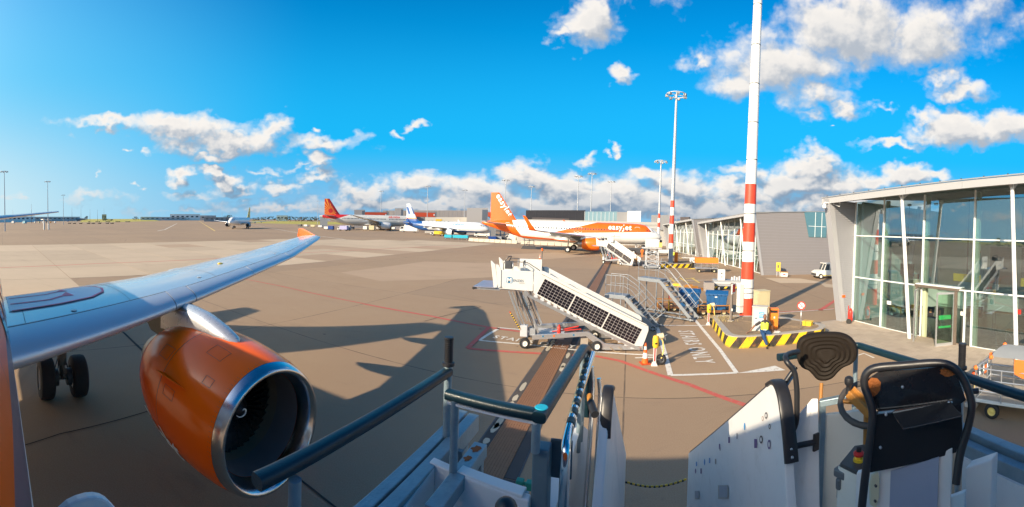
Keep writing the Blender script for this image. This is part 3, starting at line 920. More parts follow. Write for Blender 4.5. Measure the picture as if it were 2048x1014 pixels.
def airliner(name, label, L, loc, rz, hullm, finm, cowlm, group=None, tipm=None, tip='fence', r=1.975, h=2.07, zc=3.95, k=1.0, fintop=11.76, wing_tab=None, eng_scale=1.0, eng_y=5.75, eng_z=1.87, detail=False, gear_y=3.795, wheels=2, wingm=None, slatm=None, sides=(-1, 1), eng_letter=None, eng_x=None, bellym=None):
    t = thing(name, label, 'aeroplane', loc, rz, group)
    tab = fus_tab(L, r, h, zc)
    dx = (L - 33.84) * .53 if wing_tab is None else 0
    nseg = 64 if detail else 36
    xs = []; x = 0
    while x < L: xs.append(x); x += (.12 if x < .5 else .35 if x < 5 else 1.0 if x < L - 13 else .5)
    xs.append(L)
    rings = [[(x, lerp_tab(tab, x)[1] * math.cos(2 * PI * q / nseg), lerp_tab(tab, x)[0] + lerp_tab(tab, x)[2] * math.sin(2 * PI * q / nseg)) for q in range(nseg)] for x in xs]
    hull = MB().loft(rings).build('fuselage', hullm, t)
    tabw = wing_tab or [(y, xl + dx, c, z, th, tw) for (y, xl, c, z, th, tw) in WING_TAB]
    wm, sm = wingm or M_wing, slatm or M_slat
    ymax = tabw[-1][0]; xr = tabw[0][1]
    # belly fairing
    zb = zc - h
    rings = []
    for f in range(13):
        s_ = max(0.0, math.sin(PI * f / 12)) ** .5 if 0 < f < 12 else .02
        x = xr - .9 + (tabw[0][2] + 3.2) * f / 12
        rings.append([(x, (r * .62 + .50 * s_ * r) * math.cos(2 * PI * q / 28), zb + .55 + (.35 + .45 * s_) * math.sin(2 * PI * q / 28)) for q in range(28)])
    MB().loft(rings).build('belly_fairing', bellym or hullm, t)
    for sd in sides:
        w = Wing(tabw, sd); ye = eng_y
        fine = detail and sd == -1
        b = MB(); w.piece(b, .9, ymax, .137, .735, 10, 9); b.build('wing_box', wm, t)
        spans = [(1.95, ye - .32), (ye + .32, ye + (ymax - ye) * .27), (ye + (ymax - ye) * .27, ye + (ymax - ye) * .52), (ye + (ymax - ye) * .52, ye + (ymax - ye) * .76), (ye + (ymax - ye) * .76, ymax - .05)]
        for a, e in spans:
            b = MB(); w.piece(b, a + .015, e - .015, 0, .128, 3, 9); b.build('slat', sm, t)
        b = MB(); w.piece(b, .9, 1.95, 0, .135, 1, 9); b.build('leading_edge', sm, t)
        b = MB(); w.piece(b, ye - .31, ye + .31, 0, .135, 1, 9); b.build('leading_edge', sm, t)
        for a, e in ((1.3, 6.35), (6.38, 12.4)):
            b = MB(); w.piece(b, a, min(e, ymax - 2), .742, 1.0, 4, 6); b.build('flap', wm, t)
        b = MB(); w.piece(b, 12.43 if ymax < 18 else ymax * .75, ymax - .9, .742, 1.0, 3, 6); b.build('aileron', wm, t)
        b = MB(); w.piece(b, ymax - .87, ymax, .742, 1.0, 1, 6); b.build('wing_tip', wm, t)
        for fy in (.24, .47, .66):
            y = ymax * fy if fy > .3 else ymax * .235
            p = w.pt(y, .72, False); ln = 3.4 * k if fy < .6 else 2.9 * k
            prof = [(0.01, 0), (.10, .25), (.19, .8), (.23, 1.5), (.20, 2.3), (.11, 3.0), (.01, 3.4)]
            b = MB(); rings = []
            for rr, xx in prof:
                rings.append([(p.x - 1.3 + xx * ln / 3.4, p.y + .75 * rr * math.cos(2 * PI * q / 14), p.z - .10 - .16 * xx / 3.4 + 1.35 * rr * math.sin(2 * PI * q / 14)) for q in range(14)])
            b.loft(rings, caps=False); b.build('flap_track_fairing', wm, t)
        te = tabw[-1]
        xt, ct, zt = te[1], te[2], te[3]
        if tip == 'fence':
            b = MB()
            b.prism([(xt + .2, sd * (ymax + .02), zt + .02), (xt + 1.35, sd * (ymax + .06), zt + .42), (xt + 1.68, sd * (ymax + .06), zt + .42), (xt + 1.75, sd * (ymax + .02), zt + .02), (xt + 1.55, sd * (ymax + .04), zt - .36), (xt + 1.35, sd * (ymax + .04), zt - .36)], (0, sd * .05, 0))
            b.build('wing_tip_fence', tipm or sm, t, bevel=.015)
        else:
            secs = []
            for f, (dy, dz) in enumerate(((0, 0), (.25, .05), (.48, .2), (.66, .5), (.80, 1.0), (.98, 1.7), (1.12, 2.35))):
                c = ct * (1 - f * .115); xs_ = xt + [0, .12, .28, .5, .85, 1.35, 1.85][f]
                th = .045 * c
                nrm = [(0, 1), (.2, .98), (.5, .86), (.85, .5), (.95, .3), (.96, .25), (.96, .25)][f]
                ring = [(xs_ + c * q, sd * (ymax + dy - nrm[0] * e), zt + dz + nrm[1] * e) for q, e in ((0, 0), (.15, th), (.5, th), (1, 0), (.5, -th), (.15, -th))]
                secs.append(ring)
            MB().loft(secs).build('sharklet', tipm or sm, t)
        engine(t, sd * ye, (eng_x if eng_x else 9.7 + dx), eng_z, eng_scale, cowlm, fine, sd, w, letter=eng_letter if (sd in (eng_letter[1] if eng_letter else ())) else None)
        gx = xr + 6.35 * (tabw[0][2] / 7.5)
        if wheels == 2: main_gear(t, gx, sd * gear_y, w.pt(gear_y, .6, False).z, fine, sd)
        else:
            g = MB(); g.cyl((gx, sd * gear_y, 3.4), (gx, sd * gear_y, .8), .2, n=12); g.bar((gx - .8, sd * gear_y, .7), (gx + .8, sd * gear_y, .7), .25)
            g.build('main_gear_leg', M_strut, t)
            for q in (-.75, .75):
                for s2 in (-.5, .5): wheel(t, (gx + q, sd * gear_y + s2, .65), .65, .45)
    # nose gear
    g = MB(); g.cyl((5.07 * k, 0, zb + .3), (5.07 * k, 0, .40), .09, n=12); g.cyl((5.07 * k, -.3, .38), (5.07 * k, .3, .38), .05, n=8); g.cyl((5.07 * k, 0, 1.1), (3.9 * k, 0, zb + .2), .05, n=8)
    g.build('nose_gear_leg', M['lightgrey'], t)
    for s in (-.25, .25): wheel(t, (5.07 * k, s, .38), .38, .22)
    tail_surfaces(t, L, finm, zc + h - .12, fintop, stabmat=M_slat if not tipm else None, k=k)
    # windscreen
    b = MB()
    for sd in (-1, 1):
        for (xa, xb_, za, zb_) in ((1.45, 2.0, zc + .42, zc + .92), (2.04, 2.55, zc + .52, zc + 1.0), (2.6, 3.05, zc + .62, zc + 1.0)):
            xa *= k; xb_ *= k
            b = MB().add([hull_pt(tab, xa, za, sd), hull_pt(tab, xb_, za + .05, sd), hull_pt(tab, xb_ + .1, zb_, sd), hull_pt(tab, xa + .35, zb_ - .12, sd)], [(0, 1, 2, 3)])
            b.build('windscreen_pane', M_winpane, t, recalc=False)
    return t, tab, hull

# ------------------------------------------------------------------ our own aircraft
L1 = 33.84
AFT = Vector((math.sin(R(-74.6)), math.cos(R(-74.6)), 0)); OUT = Vector((math.cos(R(-74.6)), -math.sin(R(-74.6)), 0))
RZ1 = math.atan2(AFT.y, AFT.x)
nose1 = -(AFT * 5.05 + OUT * 1.835)
hull1 = plane_mat('orange_and_white_hull', orange_livery(L1, 4.28, True), .34, 0.0)
hull1.node_tree.nodes['Principled BSDF'].inputs['Specular IOR Level'].default_value = .22
hull1.node_tree.nodes['Principled BSDF'].inputs['Metallic'].default_value = .08
orange_fin = mat('orange_fin', ORG, .3, var=.02, coat=.4)
own, tab1, h1 = airliner('boarded_jet', 'nearest white and orange jet, its grey wing and orange engine filling the left foreground', L1, (nose1.x, nose1.y, 0), RZ1, hull1, orange_fin, None, detail=True, eng_y=5.87, eng_z=1.76, tipm=orange_fin, eng_letter=('easyJet', (-1,), (1,), 2.9, -38, .62))
cabin_windows(own, tab1, 7.2, 27.5, .53, 4.62)
# escape-route marking on the inboard wing: outline and two curved arrows
w1 = Wing([(y, xl, c, z, th, tw) for (y, xl, c, z, th, tw) in WING_TAB], -1)
b = MB()


def wing_strip(b, w, pts, wd, off=.006):
    P_ = [(y, c) for y, c in pts]; Ls = []; Rs = []
    for i in range(len(P_)):
        a = w.pt(*P_[max(i - 1, 0)]); c = w.pt(*P_[min(i + 1, len(P_) - 1)]); p = w.pt(*P_[i])
        t = (c - a).normalized(); n = Vector((-t.y, t.x, 0)).normalized() * wd / 2
        nz = w.pt(*P_[i], off=off)
        for lst, q in ((Ls, n), (Rs, -n)):
            y = abs(nz.y + q.y); xl, ch = w.sec(y)[0:2]; cc = (nz.x + q.x - xl) / ch
            lst.append(w.pt(y, cc, True, off))
    k = len(P_); b.add(Ls + Rs, [(i, i + 1, k + i + 1, k + i) for i in range(k - 1)])


outl = [(2.2, .26), (3.2, .255), (3.9, .27), (4.25, .33), (4.35, .42), (4.3, .52), (4.1, .60), (3.2, .62), (2.2, .62)]
fine = []
for (a, c) in zip(outl, outl[1:]):
    for q in range(6): fine.append((a[0] + (c[0] - a[0]) * q / 6, a[1] + (c[1] - a[1]) * q / 6))
fine.append(outl[-1])
wing_strip(b, w1, fine, .055, .020)
b.build('escape_outline', M_escape, own, recalc=False)
b = MB(); rows_ = []
for q in range(23):
    y = 2.15 + 2.15 * q / 22
    lo_ = lerp_tab([(a, c) for a, c in outl[:5]], y)[0]; hi_ = lerp_tab([(a, c) for a, c in reversed(outl[5:])], y)[0] if y <= 4.3 else .5
    rows_.append([w1.pt(y, lo_ + (hi_ - lo_) * k / 8, True, .012) for k in range(9)])
b.loft(rows_, caps=False, closed=False)
b.build('escape_field', mat('walkway_white', (.78, .76, .78), .45, var=.03, rvar=.02), own)
for c0 in (.36, .50):
    b = MB(); pts = [(2.2 + .14 * q, c0 - .02 * math.sin(q / 9 * PI * .5) + (.0 if q < 7 else (q - 6) * .018)) for q in range(10)]
    wing_strip(b, w1, pts, .09, .020)
    e = pts[-1]
    b.add([w1.pt(e[0] - .16, e[1] - .02, True, .020), w1.pt(e[0] + .12, e[1] - .045, True, .020), w1.pt(e[0] + .05, e[1] + .075, True, .020)], [(0, 1, 2)])
    b.build('escape_arrow', M_escape, own, recalc=False)
b = MB()
p = w1.pt(8.5, .42); b.lathe([(.09, 0), (.07, .03), (.01, .035)], p, 'Z', 12); b.build('wing_anchor', M['yellow'], own)
for (y, c) in ((3.35, .06), (6.9, .10), (11.2, .08)):
    p = w1.pt(y, .21 if c > .07 else .16, True, .004); MB().cyl(p, p + Vector((0, 0, .004)), .055, n=16).build('access_cover', M['lightgrey'], own)
b = MB()
for y0 in (2.4, 4.6, 7.4, 9.4, 11.4, 13.4, 15.2):
    wing_strip(b, w1, [(y0, .14 + .59 * q / 8) for q in range(9)], .012, .003)
wing_strip(b, w1, [(1.9 + 15 * q / 30, .56) for q in range(31)], .012, .003)
tag(b.build('skin_seams', M_seam, own, recalc=False), kind='stuff')

# ------------------------------------------------------------------ the boarding stairs under our feet
RZS = R(73)
stairs = thing('boarding_stairs', 'nearest boarding stairs, white panels with black rubber handrails and galvanised beams in the foreground', 'boarding stairs', (0, 0, 0), RZS)
_inv = Matrix.Rotation(-RZS, 3, 'Z')


def LD(u, v, d): return _inv @ U(u, v, d)
def LZ(u, v, z): return _inv @ G(u, v, z)


def smooth_path(pts, n=5):
    """rounded polyline (Catmull-Rom)"""
    P_ = [Vector(p) for p in pts]; P_ = [P_[0] * 2 - P_[1]] + P_ + [P_[-1] * 2 - P_[-2]]
    out = []
    for i in range(1, len(P_) - 2):
        a, b, c, d = P_[i - 1:i + 3]
        for k in range(n):
            t = k / n
            out.append(.5 * ((2 * b) + (c - a) * t + (2 * a - 5 * b + 4 * c - d) * t * t + (3 * b - a - 3 * c + d) * t ** 3))
    out.append(P_[-2]); return out


def round_path(pts, r=.04, n=4):
    """polyline with each corner rounded by radius r"""
    P_ = [Vector(p) for p in pts]; out = [P_[0]]
    for i in range(1, len(P_) - 1):
        a = (P_[i - 1] - P_[i]); c = (P_[i + 1] - P_[i]); rr = min(r, a.length * .45, c.length * .45)
        p0 = P_[i] + a.normalized() * rr; p1 = P_[i] + c.normalized() * rr
        for k in range(n + 1):
            t = k / n; out.append(p0 * (1 - t) ** 2 + P_[i] * 2 * t * (1 - t) + p1 * t * t)
    out.append(P_[-1]); return out

galv, rail = M['galv'], M['rail']
M_stairw = mat('stairs_white', (.74, .73, .71), .4, var=.04, nscale=4, dirt=.3, dirtcol=(.40, .36, .30), bump=.06, bscale=30)
M_creamp = mat('stairs_cream', (.78, .73, .62), .45, var=.05, nscale=3, dirt=.25, dirtcol=(.45, .36, .24))


def flat_rail(name, pts, w=.046, h=.036, m=None, parent=None):
    b = MB(); pts = [Vector(p) for p in pts]; rings = []
    for i, p in enumerate(pts):
        t = (pts[min(i + 1, len(pts) - 1)] - pts[max(i - 1, 0)]).normalized()
        y = Vector((0, 0, 1)).cross(t).normalized(); z = t.cross(y)
        rings.append([p + y * (w / 2) * math.copysign(abs(math.cos(a)) ** .6, math.cos(a)) + z * (h / 2) * math.copysign(abs(math.sin(a)) ** .6, math.sin(a)) for a in [2 * PI * k / 14 for k in range(14)]])
    b.loft(rings); return b.build(name, m or rail, parent or stairs)


def grip(x, y, z0, z1, r=.017):
    prof = [(r * .9, z0)]; n = 11
    prof = [(.001, z0 - .001), (r * 1.5, z0), (r * 1.5, z0 + .012), (r, z0 + .016)]
    for k in range(n):
        z = z0 + .018 + (z1 - z0 - .03) * k / n; dz = (z1 - z0 - .03) / n
        prof += [(r, z), (r * 1.08, z + dz * .2), (r * 1.08, z + dz * .75), (r, z + dz * .8)]
    prof += [(r * 1.15, z1 - .01), (r * 1.1, z1), (.001, z1 + .001)]
    MB().lathe(prof, (x, y, 0), 'Z', 20).build('hand_grip', M['black'], stairs)

# left outer guard
for sd, aa in ((1, .70), (-1, -1.32)):
    if sd == 1:
        flat_rail('handrail', [(.535, .715, 4.5), (.8, .71, 4.502), (1.1, .705, 4.498), (1.44, .69, 4.5)], .044, .034)
        MB().cyl((1.44, .69, 4.1), (1.44, .69, 4.53), .0165).build('rail_post', galv, stairs)
        grip(1.44, .69, 4.525, 4.64)
        MB().cyl((.63, .69, 3.6), (.63, .69, 4.48), .0165).build('rail_post', galv, stairs)
        b = MB(); b.box(((1.67 + .1) / 2, .718, 4.20), (1.57, .046, .08)); b.build('outer_beam', galv, stairs, bevel=.004)
        b = MB(); b.box(((1.66 + .1) / 2, .660, 4.203), (1.56, .050, .074)); b.build('outer_beam', galv, stairs, bevel=.004)
        b = MB(); b.box((.9, .60, 4.04), (1.3, .09, .012)); b.box((.9, .645, 4.07), (1.3, .012, .18)); b.build('beam_shelf', galv, stairs)
        b = MB(); b.box((1.25, .545, 4.215), (.40, .055, .05)); b.build('bracket_beam', galv, stairs, bevel=.004)
        for x, y in ((1.43, .545), (1.64, .70)): MB().box((x, y, 4.02), (.03, .035, .34)).build('bracket_leg', galv, stairs, bevel=.003)
        b = MB().box((1.43, .64, 4.10), (.02, .06, .2)); b.build('bracket_plate', galv, stairs)
        for (x, y, r) in ((1.40, .545, .022), (1.33, .55, .017)):
            MB().add([(x + r * math.cos(q * .48) * (1 + .3 * math.sin(q * 2.3)), y + r * .8 * math.sin(q * .48) * (1 + .3 * math.cos(q * 1.7)), 4.2412) for q in range(13)], [tuple(range(13))]).build('rust_patch', mat('rust_brown_stain', (.24, .07, .015), .85, var=.4, nscale=40), stairs, recalc=False)
# inner rail and its posts
flat_rail('handrail', round_path([(1.25, .60, 4.5), (1.235, .42, 4.5), (1.225, .265, 4.5)], .03), .044, .034)
flat_rail('handrail', round_path([(1.20, .262, 4.502), (1.6, .235, 4.5), (1.97, .21, 4.5), (2.04, .205, 4.47), (2.07, .2, 4.38), (2.09, .2, 4.1)], .03), .046, .036)
MB().bar((1.245, .59, 4.478), (1.225, .27, 4.478), .03, .008).build('rail_strap', M['white'], stairs)
MB().cyl((1.24, .565, 4.18), (1.24, .565, 4.49), .0145).build('rail_post', galv, stairs)
MB().cyl((1.225, .275, 4.38), (1.225, .275, 4.49), .015).build('rail_post', galv, stairs)
for x in (1.92, 2.02): MB().cyl((x, .22, 4.0), (x, .21, 4.49), .013).build('rail_post', galv, stairs)
MB().box((1.27, .262, 3.95), (.06, .055, .86)).build('corner_post', mat('painted_post', (.14, .20, .23), .5, .3, var=.2, nscale=9, dirt=.3, dirtcol=(.3, .33, .34)), stairs, bevel=.006)
pl = MB().box((1.31, .205, 4.32), (.010, .075, .13)).build('post_bracket', mat('bracket_blue', (.07, .11, .14), .45, .4, var=.2), stairs, bevel=.003)
for z in (4.355, 4.285): MB().cyl((1.302, .195, z), (1.290, .195, z), .011, n=6, smooth=False).build('bolt', galv, pl)
MB().lathe([(.022, 0), (.02, .002), (.001, .0022)], (1.235, .262, 4.52), 'Z', 16).build('round_sticker', M['teal'], stairs)
# chrome tube with tape rings, and the bundle of tubes running down the stairs
path = smooth_path([(2.0, .17, 4.46), (1.55, .185, 4.42), (1.30, .185, 4.40), (1.24, .18, 4.36), (1.225, .18, 4.2), (1.22, .18, 3.6)], 6)
ct = MB().tube(path, .0165, 12).build('guide_tube', M['chrome'], stairs)
for k in range(9):
    x = 1.36 + k * .065
    MB().cyl((x, .185, 4.404 + (x - 1.3) * .085), (x + .032, .185, 4.404 + (x - 1.27) * .085), .0170, n=12).build('tape_ring', M['teal'] if False else mat('tape', (.10, .12, .10), .5), ct)
for dy, zt in ((.17, 4.36), (.13, 4.30), (.09, 4.22)):
    MB().tube(smooth_path([(2.10, dy + .01, zt), (2.08, dy, zt - .12), (1.9, dy, zt - .55), (1.5, dy, zt - 1.0)], 5), .012, 10).build('guide_tube', M['chrome'], stairs)
kb = MB().cyl((1.98, .17, 4.22), (1.90, .14, 4.20), .02, n=14).build('lock_knob', M['black'], stairs)
MB().cyl((2.02, .18, 4.24), (1.98, .17, 4.22), .016, n=10).build('brass_stem', M['rusty'], kb)
# white side panels on the left
b = MB(); b.prism([(1.28, .30, 3.5), (1.28, .30, 4.03), (2.02, .26, 4.09), (2.6, .26, 3.75), (2.6, .26, 3.3)], (0, -.045, 0)); b.build('side_panel', M_stairw, stairs, bevel=.004)
MB().bar((1.28, .278, 4.04), (2.02, .24, 4.10), .06, .012).build('panel_cap', M['white'], stairs)
b = MB(); b.prism([(1.24, .66, 3.4), (1.24, .66, 4.245), (1.215, .29, 4.225), (1.215, .29, 3.4)], (.035, 0, 0)); b.build('front_panel', M_stairw, stairs, bevel=.005)
MB().bar((1.262, .55, 4.238), (1.24, .31, 4.232), .045, .010).build('panel_cap', mat('chipped_white', (.75, .75, .73), .5, dirt=.5, dirtcol=(.25, .28, .3)), stairs, bevel=.003)
b = MB(); b.prism([(.15, .635, 3.4), (.15, .635, 4.15), (1.235, .655, 4.235), (1.235, .655, 3.4)], (0, -.02, 0)); b.build('inner_panel', M_stairw, stairs)
p = LD(1012, 1020, .98); MB().sphere(p, .03, 16, 10).build('round_knob', M['black'], stairs)
p = LD(1040, 965, 1.55)
b = MB(); b.box(p, (.03, .03, .025)); b.box(p + Vector((0, -.04, -.003)), (.03, .03, .03)); b.cyl(p, p + Vector((0, -.05, 0)), .007); b.build('green_coupling', mat('green_plastic', (.03, .30, .20), .5), stairs, bevel=.004)
b = MB(); b.box(p + Vector((-.03, -.02, -.05)), (.10, .03, .02)); b.build('coupling_lever', galv, stairs, bevel=.003)
# parapets either side of the flight (near edge leans with the flight, the rail cap is black)
LP_ = [(1.50, .055, 4.46), (1.60, .045, 4.44), (3.72, -.03, 2.99), (3.72, -.03, 2.2), (1.1, .075, 3.75)]
b = MB(); b.prism(LP_, (0, .035, 0)); lp = b.build('left_parapet', M_stairw, stairs, bevel=.006)
RP_ = [(1.46, -.60, 4.44), (1.52, -.60, 4.475), (1.60, -.60, 4.455), (3.72, -.62, 2.99), (3.72, -.62, 2.1), (1.05, -.60, 3.1), (1.27, -.60, 3.8)]
b = MB(); b.prism(RP_, (0, -.04, 0)); rp = b.build('right_parapet', M_stairw, stairs, bevel=.006)
for nm, ed, w in (('edge_trim', [(1.60, .06, 4.45), (2.6, .02, 3.76), (3.725, -.012, 3.0), (3.735, -.012, 2.25)], .012), ('edge_trim', [(1.60, -.62, 4.465), (2.6, -.63, 3.775), (3.725, -.64, 3.0), (3.735, -.64, 2.2)], .012)):
    MB().tube(ed, w / 2 + .001, 8).build(nm, M['black'], lp if ed[0][1] > 0 else rp)
for s_, pth in ((lp, [(1.62, .062, 4.445), (1.54, .064, 4.475), (1.49, .066, 4.44), (1.46, .068, 4.37), (1.45, .068, 4.33)]), (rp, [(1.62, -.62, 4.445), (1.55, -.62, 4.482), (1.485, -.62, 4.462), (1.44, -.62, 4.40), (1.40, -.62, 4.31), (1.375, -.62, 4.24)])):
    flat_rail('edge_cap', smooth_path(pth, 4), .058 if s_ is rp else .044, .022, M['black'], s_)
for (x, z) in ((1.385, 4.262), (1.396, 4.287)):
    MB().cyl((x - .011, -.62, z), (x - .017, -.62, z - .002), .006, n=8).build('rivet', M['alu'], rp)
# stickers, scuffs and plates on the inner face of the right parapet
def on_rp(u, v, off=.003):
    d = _inv @ ray(u, v); y = -.60
    for _ in range(6):
        k = y / d.y; y = -.5988 + off * .7 - .02 * max(0.0, d.x * k - 1.6) / 2.12
    return Vector((d.x * k, y, 5.1 + d.z * k))
def rp_patch(name, u, v, w, h, m, rot=0, n=4, off=.003):
    pts = []
    for k in range(n):
        a = 2 * PI * k / n + (PI / 4 if n == 4 else 0) + rot; r = 1.414 if n == 4 else 1
        pts.append(on_rp(u + w / 2 * r * math.cos(a), v + h / 2 * r * math.sin(a), off))
    MB().add(pts, [tuple(range(n))]).build(name, m, rp, recalc=False)
M_st = [mat('sticker_black', (.03, .03, .04), .5), mat('sticker_blue', (.02, .25, .55), .5), mat('sticker_purple', (.12, .08, .22), .5), mat('sticker_grey', (.35, .34, .36), .5), mat('sticker_tan', (.42, .33, .28), .5)]
for (u, v, w, h, c, n) in ((1532, 831, 7, 18, 0, 12), (1525, 837, 5, 14, 4, 12), (1539, 853, 5, 15, 0, 12), (1522, 879, 8, 22, 0, 12), (1538, 889, 8, 26, 2, 12), (1511, 887, 7, 24, 2, 4), (1489, 853, 4, 22, 1, 6), (1458, 880, 4, 16, 2, 4), (1474, 872, 3, 16, 3, 4), (1439, 893, 3, 14, 2, 4), (1431, 923, 3, 14, 4, 4), (1419, 921, 3, 14, 1, 4), (1409, 924, 3, 18, 1, 8), (1402, 942, 3, 14, 2, 4), (1393, 928, 3, 12, 1, 4), (1391, 942, 3, 14, 2, 8), (1440, 898, 3, 8, 3, 4)):
    rp_patch('sticker', u, v, w * .8, h * .75, M_st[c], n=n, off=.0012)
    if n == 12: rp_patch('sticker_print', u, v, w * .45, h * .45, M['white'], n=8, off=.0022)
for (u, v, w, h) in ((1446, 984, 22, 30), (1394, 990, 10, 18)):
    rp_patch('recess_plate', u, v, w * .9, h * .9, mat('plate_beige', (.46, .43, .38), .6))
    rp_patch('recess_window', u, v - 1, w * .72, h * .78, mat('grey_window', (.36, .38, .42), .4), off=.0045)
for (u, v) in ((1213, 985), (1240, 995)):
    p = LD(u, v, 3.2); MB().box(p + Vector((0, -.015, 0)), (.05, .012, .14)).build('rub_strip', M['beige'], lp)
# chain across the foot of the flight
b = MB(); A_ = Vector((3.69, -.03, 2.74)); B_ = Vector((3.69, -.60, 2.76))
for k in range(26):
    t0 = k / 26; t1 = (k + 1.15) / 26
    p0 = A_.lerp(B_, t0); p1 = A_.lerp(B_, t1); p0.z -= .05 * math.sin(PI * t0); p1.z -= .05 * math.sin(PI * t1)
    MB().tube([p0, (p0 + p1) / 2 + Vector((0, 0, .004 * (1 if k % 2 else -1))), p1], .0085, 6).build('chain_link', M['yellow'] if k % 2 else M['black'], stairs)
# platform deck, treads and stringers
MB().box((.72, -.3, 3.37), (1.35, 2.0, .06)).build('platform_deck', galv, stairs)
for k in range(12):
    x = 1.6 + k * .30; z = 3.32 - k * .195
    MB().box((x, -.27, z), (.28, .62 if x < 3.6 else .58, .03)).build('tread', galv, stairs)
for y in (.03, -.59): MB().bar((1.35, y, 3.22), (4.95, y, .90), .03, .16).build('stringer', galv, stairs)
for y in (.4, -1.0):
    MB().bar((1.2, y, .4), (.9, y, 3.3), .09).build('lift_strut', galv, stairs)
    MB().bar((.2, y, .45), (5.2, y, .45), .10, .12).build('chassis_beam', galv, stairs)
for x, y in ((.5, .5), (.5, -1.1), (4.9, .5), (4.9, -1.1)): wheel(stairs, (x, y, .24), .24, .16)
# right platform wall
M_leftw = M_stairw
b = MB(); pts = [LD(1624, 797, 1.72), LD(1636, 797, 1.72), LD(1640, 1050, 1.60), LD(1596, 1050, 1.60), LD(1577, 852, 1.72)]
b.prism(pts, LD(1640, 900, 1.75) - LD(1640, 900, 1.72)); b.build('wall_panel', M_stairw, stairs, bevel=.004)
def rect_px(name, u0, v0, u1, v1, d0, d1, th, m, bev=.003, vt=None, parent=None):
    """upright panel between two surveyed columns"""
    vt0, vt1 = vt or (v0, v0)
    a = LD(u0, vt0, d0); c = LD(u1, vt1, d1)
    lo0 = LD(u0, v1, d0).z; lo1 = LD(u1, v1, d1).z; lo = min(lo0, lo1)
    dirv = (c - a); n = Vector((dirv.y, -dirv.x, 0)).normalized() * th
    if n.x < 0: n = -n
    b = MB(); b.prism([a, c, Vector((c.x, c.y, lo)), Vector((a.x, a.y, lo))], n)
    return b.build(name, m, parent or stairs, bevel=bev)
rect_px('wall_panel', 1650, 828, 1740, 1060, 1.75, 1.75, .02, M_creamp, vt=(830, 818))
b = MB(); b.bar(LD(1640, 806, 1.735), LD(1705, 793, 1.735), .03, .028); b.build('frame_bar', galv, stairs, bevel=.003)
b = MB(); q = LD(1645, 812, 1.735); b.box((q.x, q.y, q.z - .35), (.022, .022, .72), rz=0); b.build('frame_bar', galv, stairs)
# black grab loop
pts = [LD(1597, 703, 1.74), LD(1583, 706, 1.70), LD(1572, 712, 1.64), LD(1574, 724, 1.60), LD(1588, 742, 1.60), LD(1593, 770, 1.60), LD(1594, 805, 1.60), LD(1592, 846, 1.60), LD(1578, 874, 1.60), LD(1574, 887, 1.60), LD(1584, 893, 1.60), LD(1606, 889, 1.62), LD(1631, 884, 1.64)]
MB().tube(smooth_path(pts, 4), .0115, 12).build('grab_loop', M['black'], stairs)
p = LD(1632, 884, 1.64); MB().box(p, (.01, .03, .07), rz=.3).build('loop_flange', M['black'], stairs, bevel=.002)
MB().tube(smooth_path([LD(1592, 733, 1.8), LD(1570, 765, 1.78), LD(1556, 790, 1.76), LD(1553, 815, 1.74), LD(1553, 840, 1.72)], 4), .011, 10).build('guide_tube', M['black'], stairs)
MB().tube([LD(1590, 745, 1.82), LD(1562, 785, 1.8)], .009, 8).build('guide_tube', galv, stairs)
MB().tube([LD(1571, 768, 1.8), LD(1586, 842, 1.72)], .010, 8).build('guide_tube', galv, stairs)
# right guard rail with its grip post, mirrored beam
flat_rail('handrail', round_path([(1.80, -.72, 4.5), (1.86, -1.21, 4.5), (1.55, -1.27, 4.5), (1.2, -1.33, 4.5)], .03), .036, .034)
flat_rail('handrail', [(1.19, -1.33, 4.5), (.85, -1.32, 4.5), (.4, -1.31, 4.5)], .046, .034)
MB().cyl((1.84, -1.19, 4.1), (1.84, -1.19, 4.49), .013).build('rail_post', galv, stairs)
MB().cyl((1.20, -1.335, 3.9), (1.20, -1.335, 4.53), .015).build('rail_post', galv, stairs)
grip(1.20, -1.335, 4.525, 4.64, .016)
MB().box((.72, -1.405, 4.20), (1.7, .05, .08)).build('outer_beam', galv, stairs, bevel=.004)
MB().box((.72, -1.345, 4.185), (1.7, .045, .06)).build('outer_beam', galv, stairs, bevel=.004)
b = MB(); b.prism([(.2, -1.30, 3.4), (.2, -1.30, 4.16), (1.16, -1.315, 4.16), (1.16, -1.315, 3.4)], (0, -.02, 0)); b.build('inner_panel', M_stairw, stairs)
# white post box at the right
a = LD(1930, 936, 1.42); q = LD(1984, 918, 1.38)
b = MB(); n = Vector((q.y - a.y, a.x - q.x, 0)).normalized() * .06
b.prism([a, q, Vector((q.x, q.y, 3.4)), Vector((a.x, a.y, 3.4))], n if n.x > 0 else -n); b.build('end_box', M['white'], stairs, bevel=.006)

# operator's backrest
br = []
d0 = 1.86
outl = [(1605, 676), (1625, 671), (1652, 669), (1680, 670), (1700, 677), (1712, 690), (1717, 705), (1715, 722), (1706, 733), (1690, 740), (1678, 750), (1666, 763), (1650, 769), (1634, 767), (1624, 757), (1614, 747), (1601, 741), (1593, 728), (1591, 710), (1592, 692), (1597, 682)]
cx, cy = 1653, 712
b = MB(); NR = 9; rings = []
fwd = (LD(cx, cy, d0 + .04) - LD(cx, cy, d0)).normalized(); fwd.z = 0
op = smooth_path([Vector((x, y, 0)) for x, y in outl] + [Vector((outl[0][0], outl[0][1], 0))], 3)[:-1]
grooves = [0.0, .10, .22, .30, .38, .46, .54, .62, .70, .78, .86, .94, .985, 1.0]
for g in reversed(grooves):
    depth = .030 * (g ** 2) if g < .95 else .030 + .03 * (g - .95) / .05 * .8
    if .15 < g < .9: depth += (.006 if grooves.index(g) % 2 else -.002)
    rings.append([LD(cx + (p.x - cx) * max(g, .02), cy + (p.y - cy) * max(g, .02), d0) + fwd * depth for p in op])
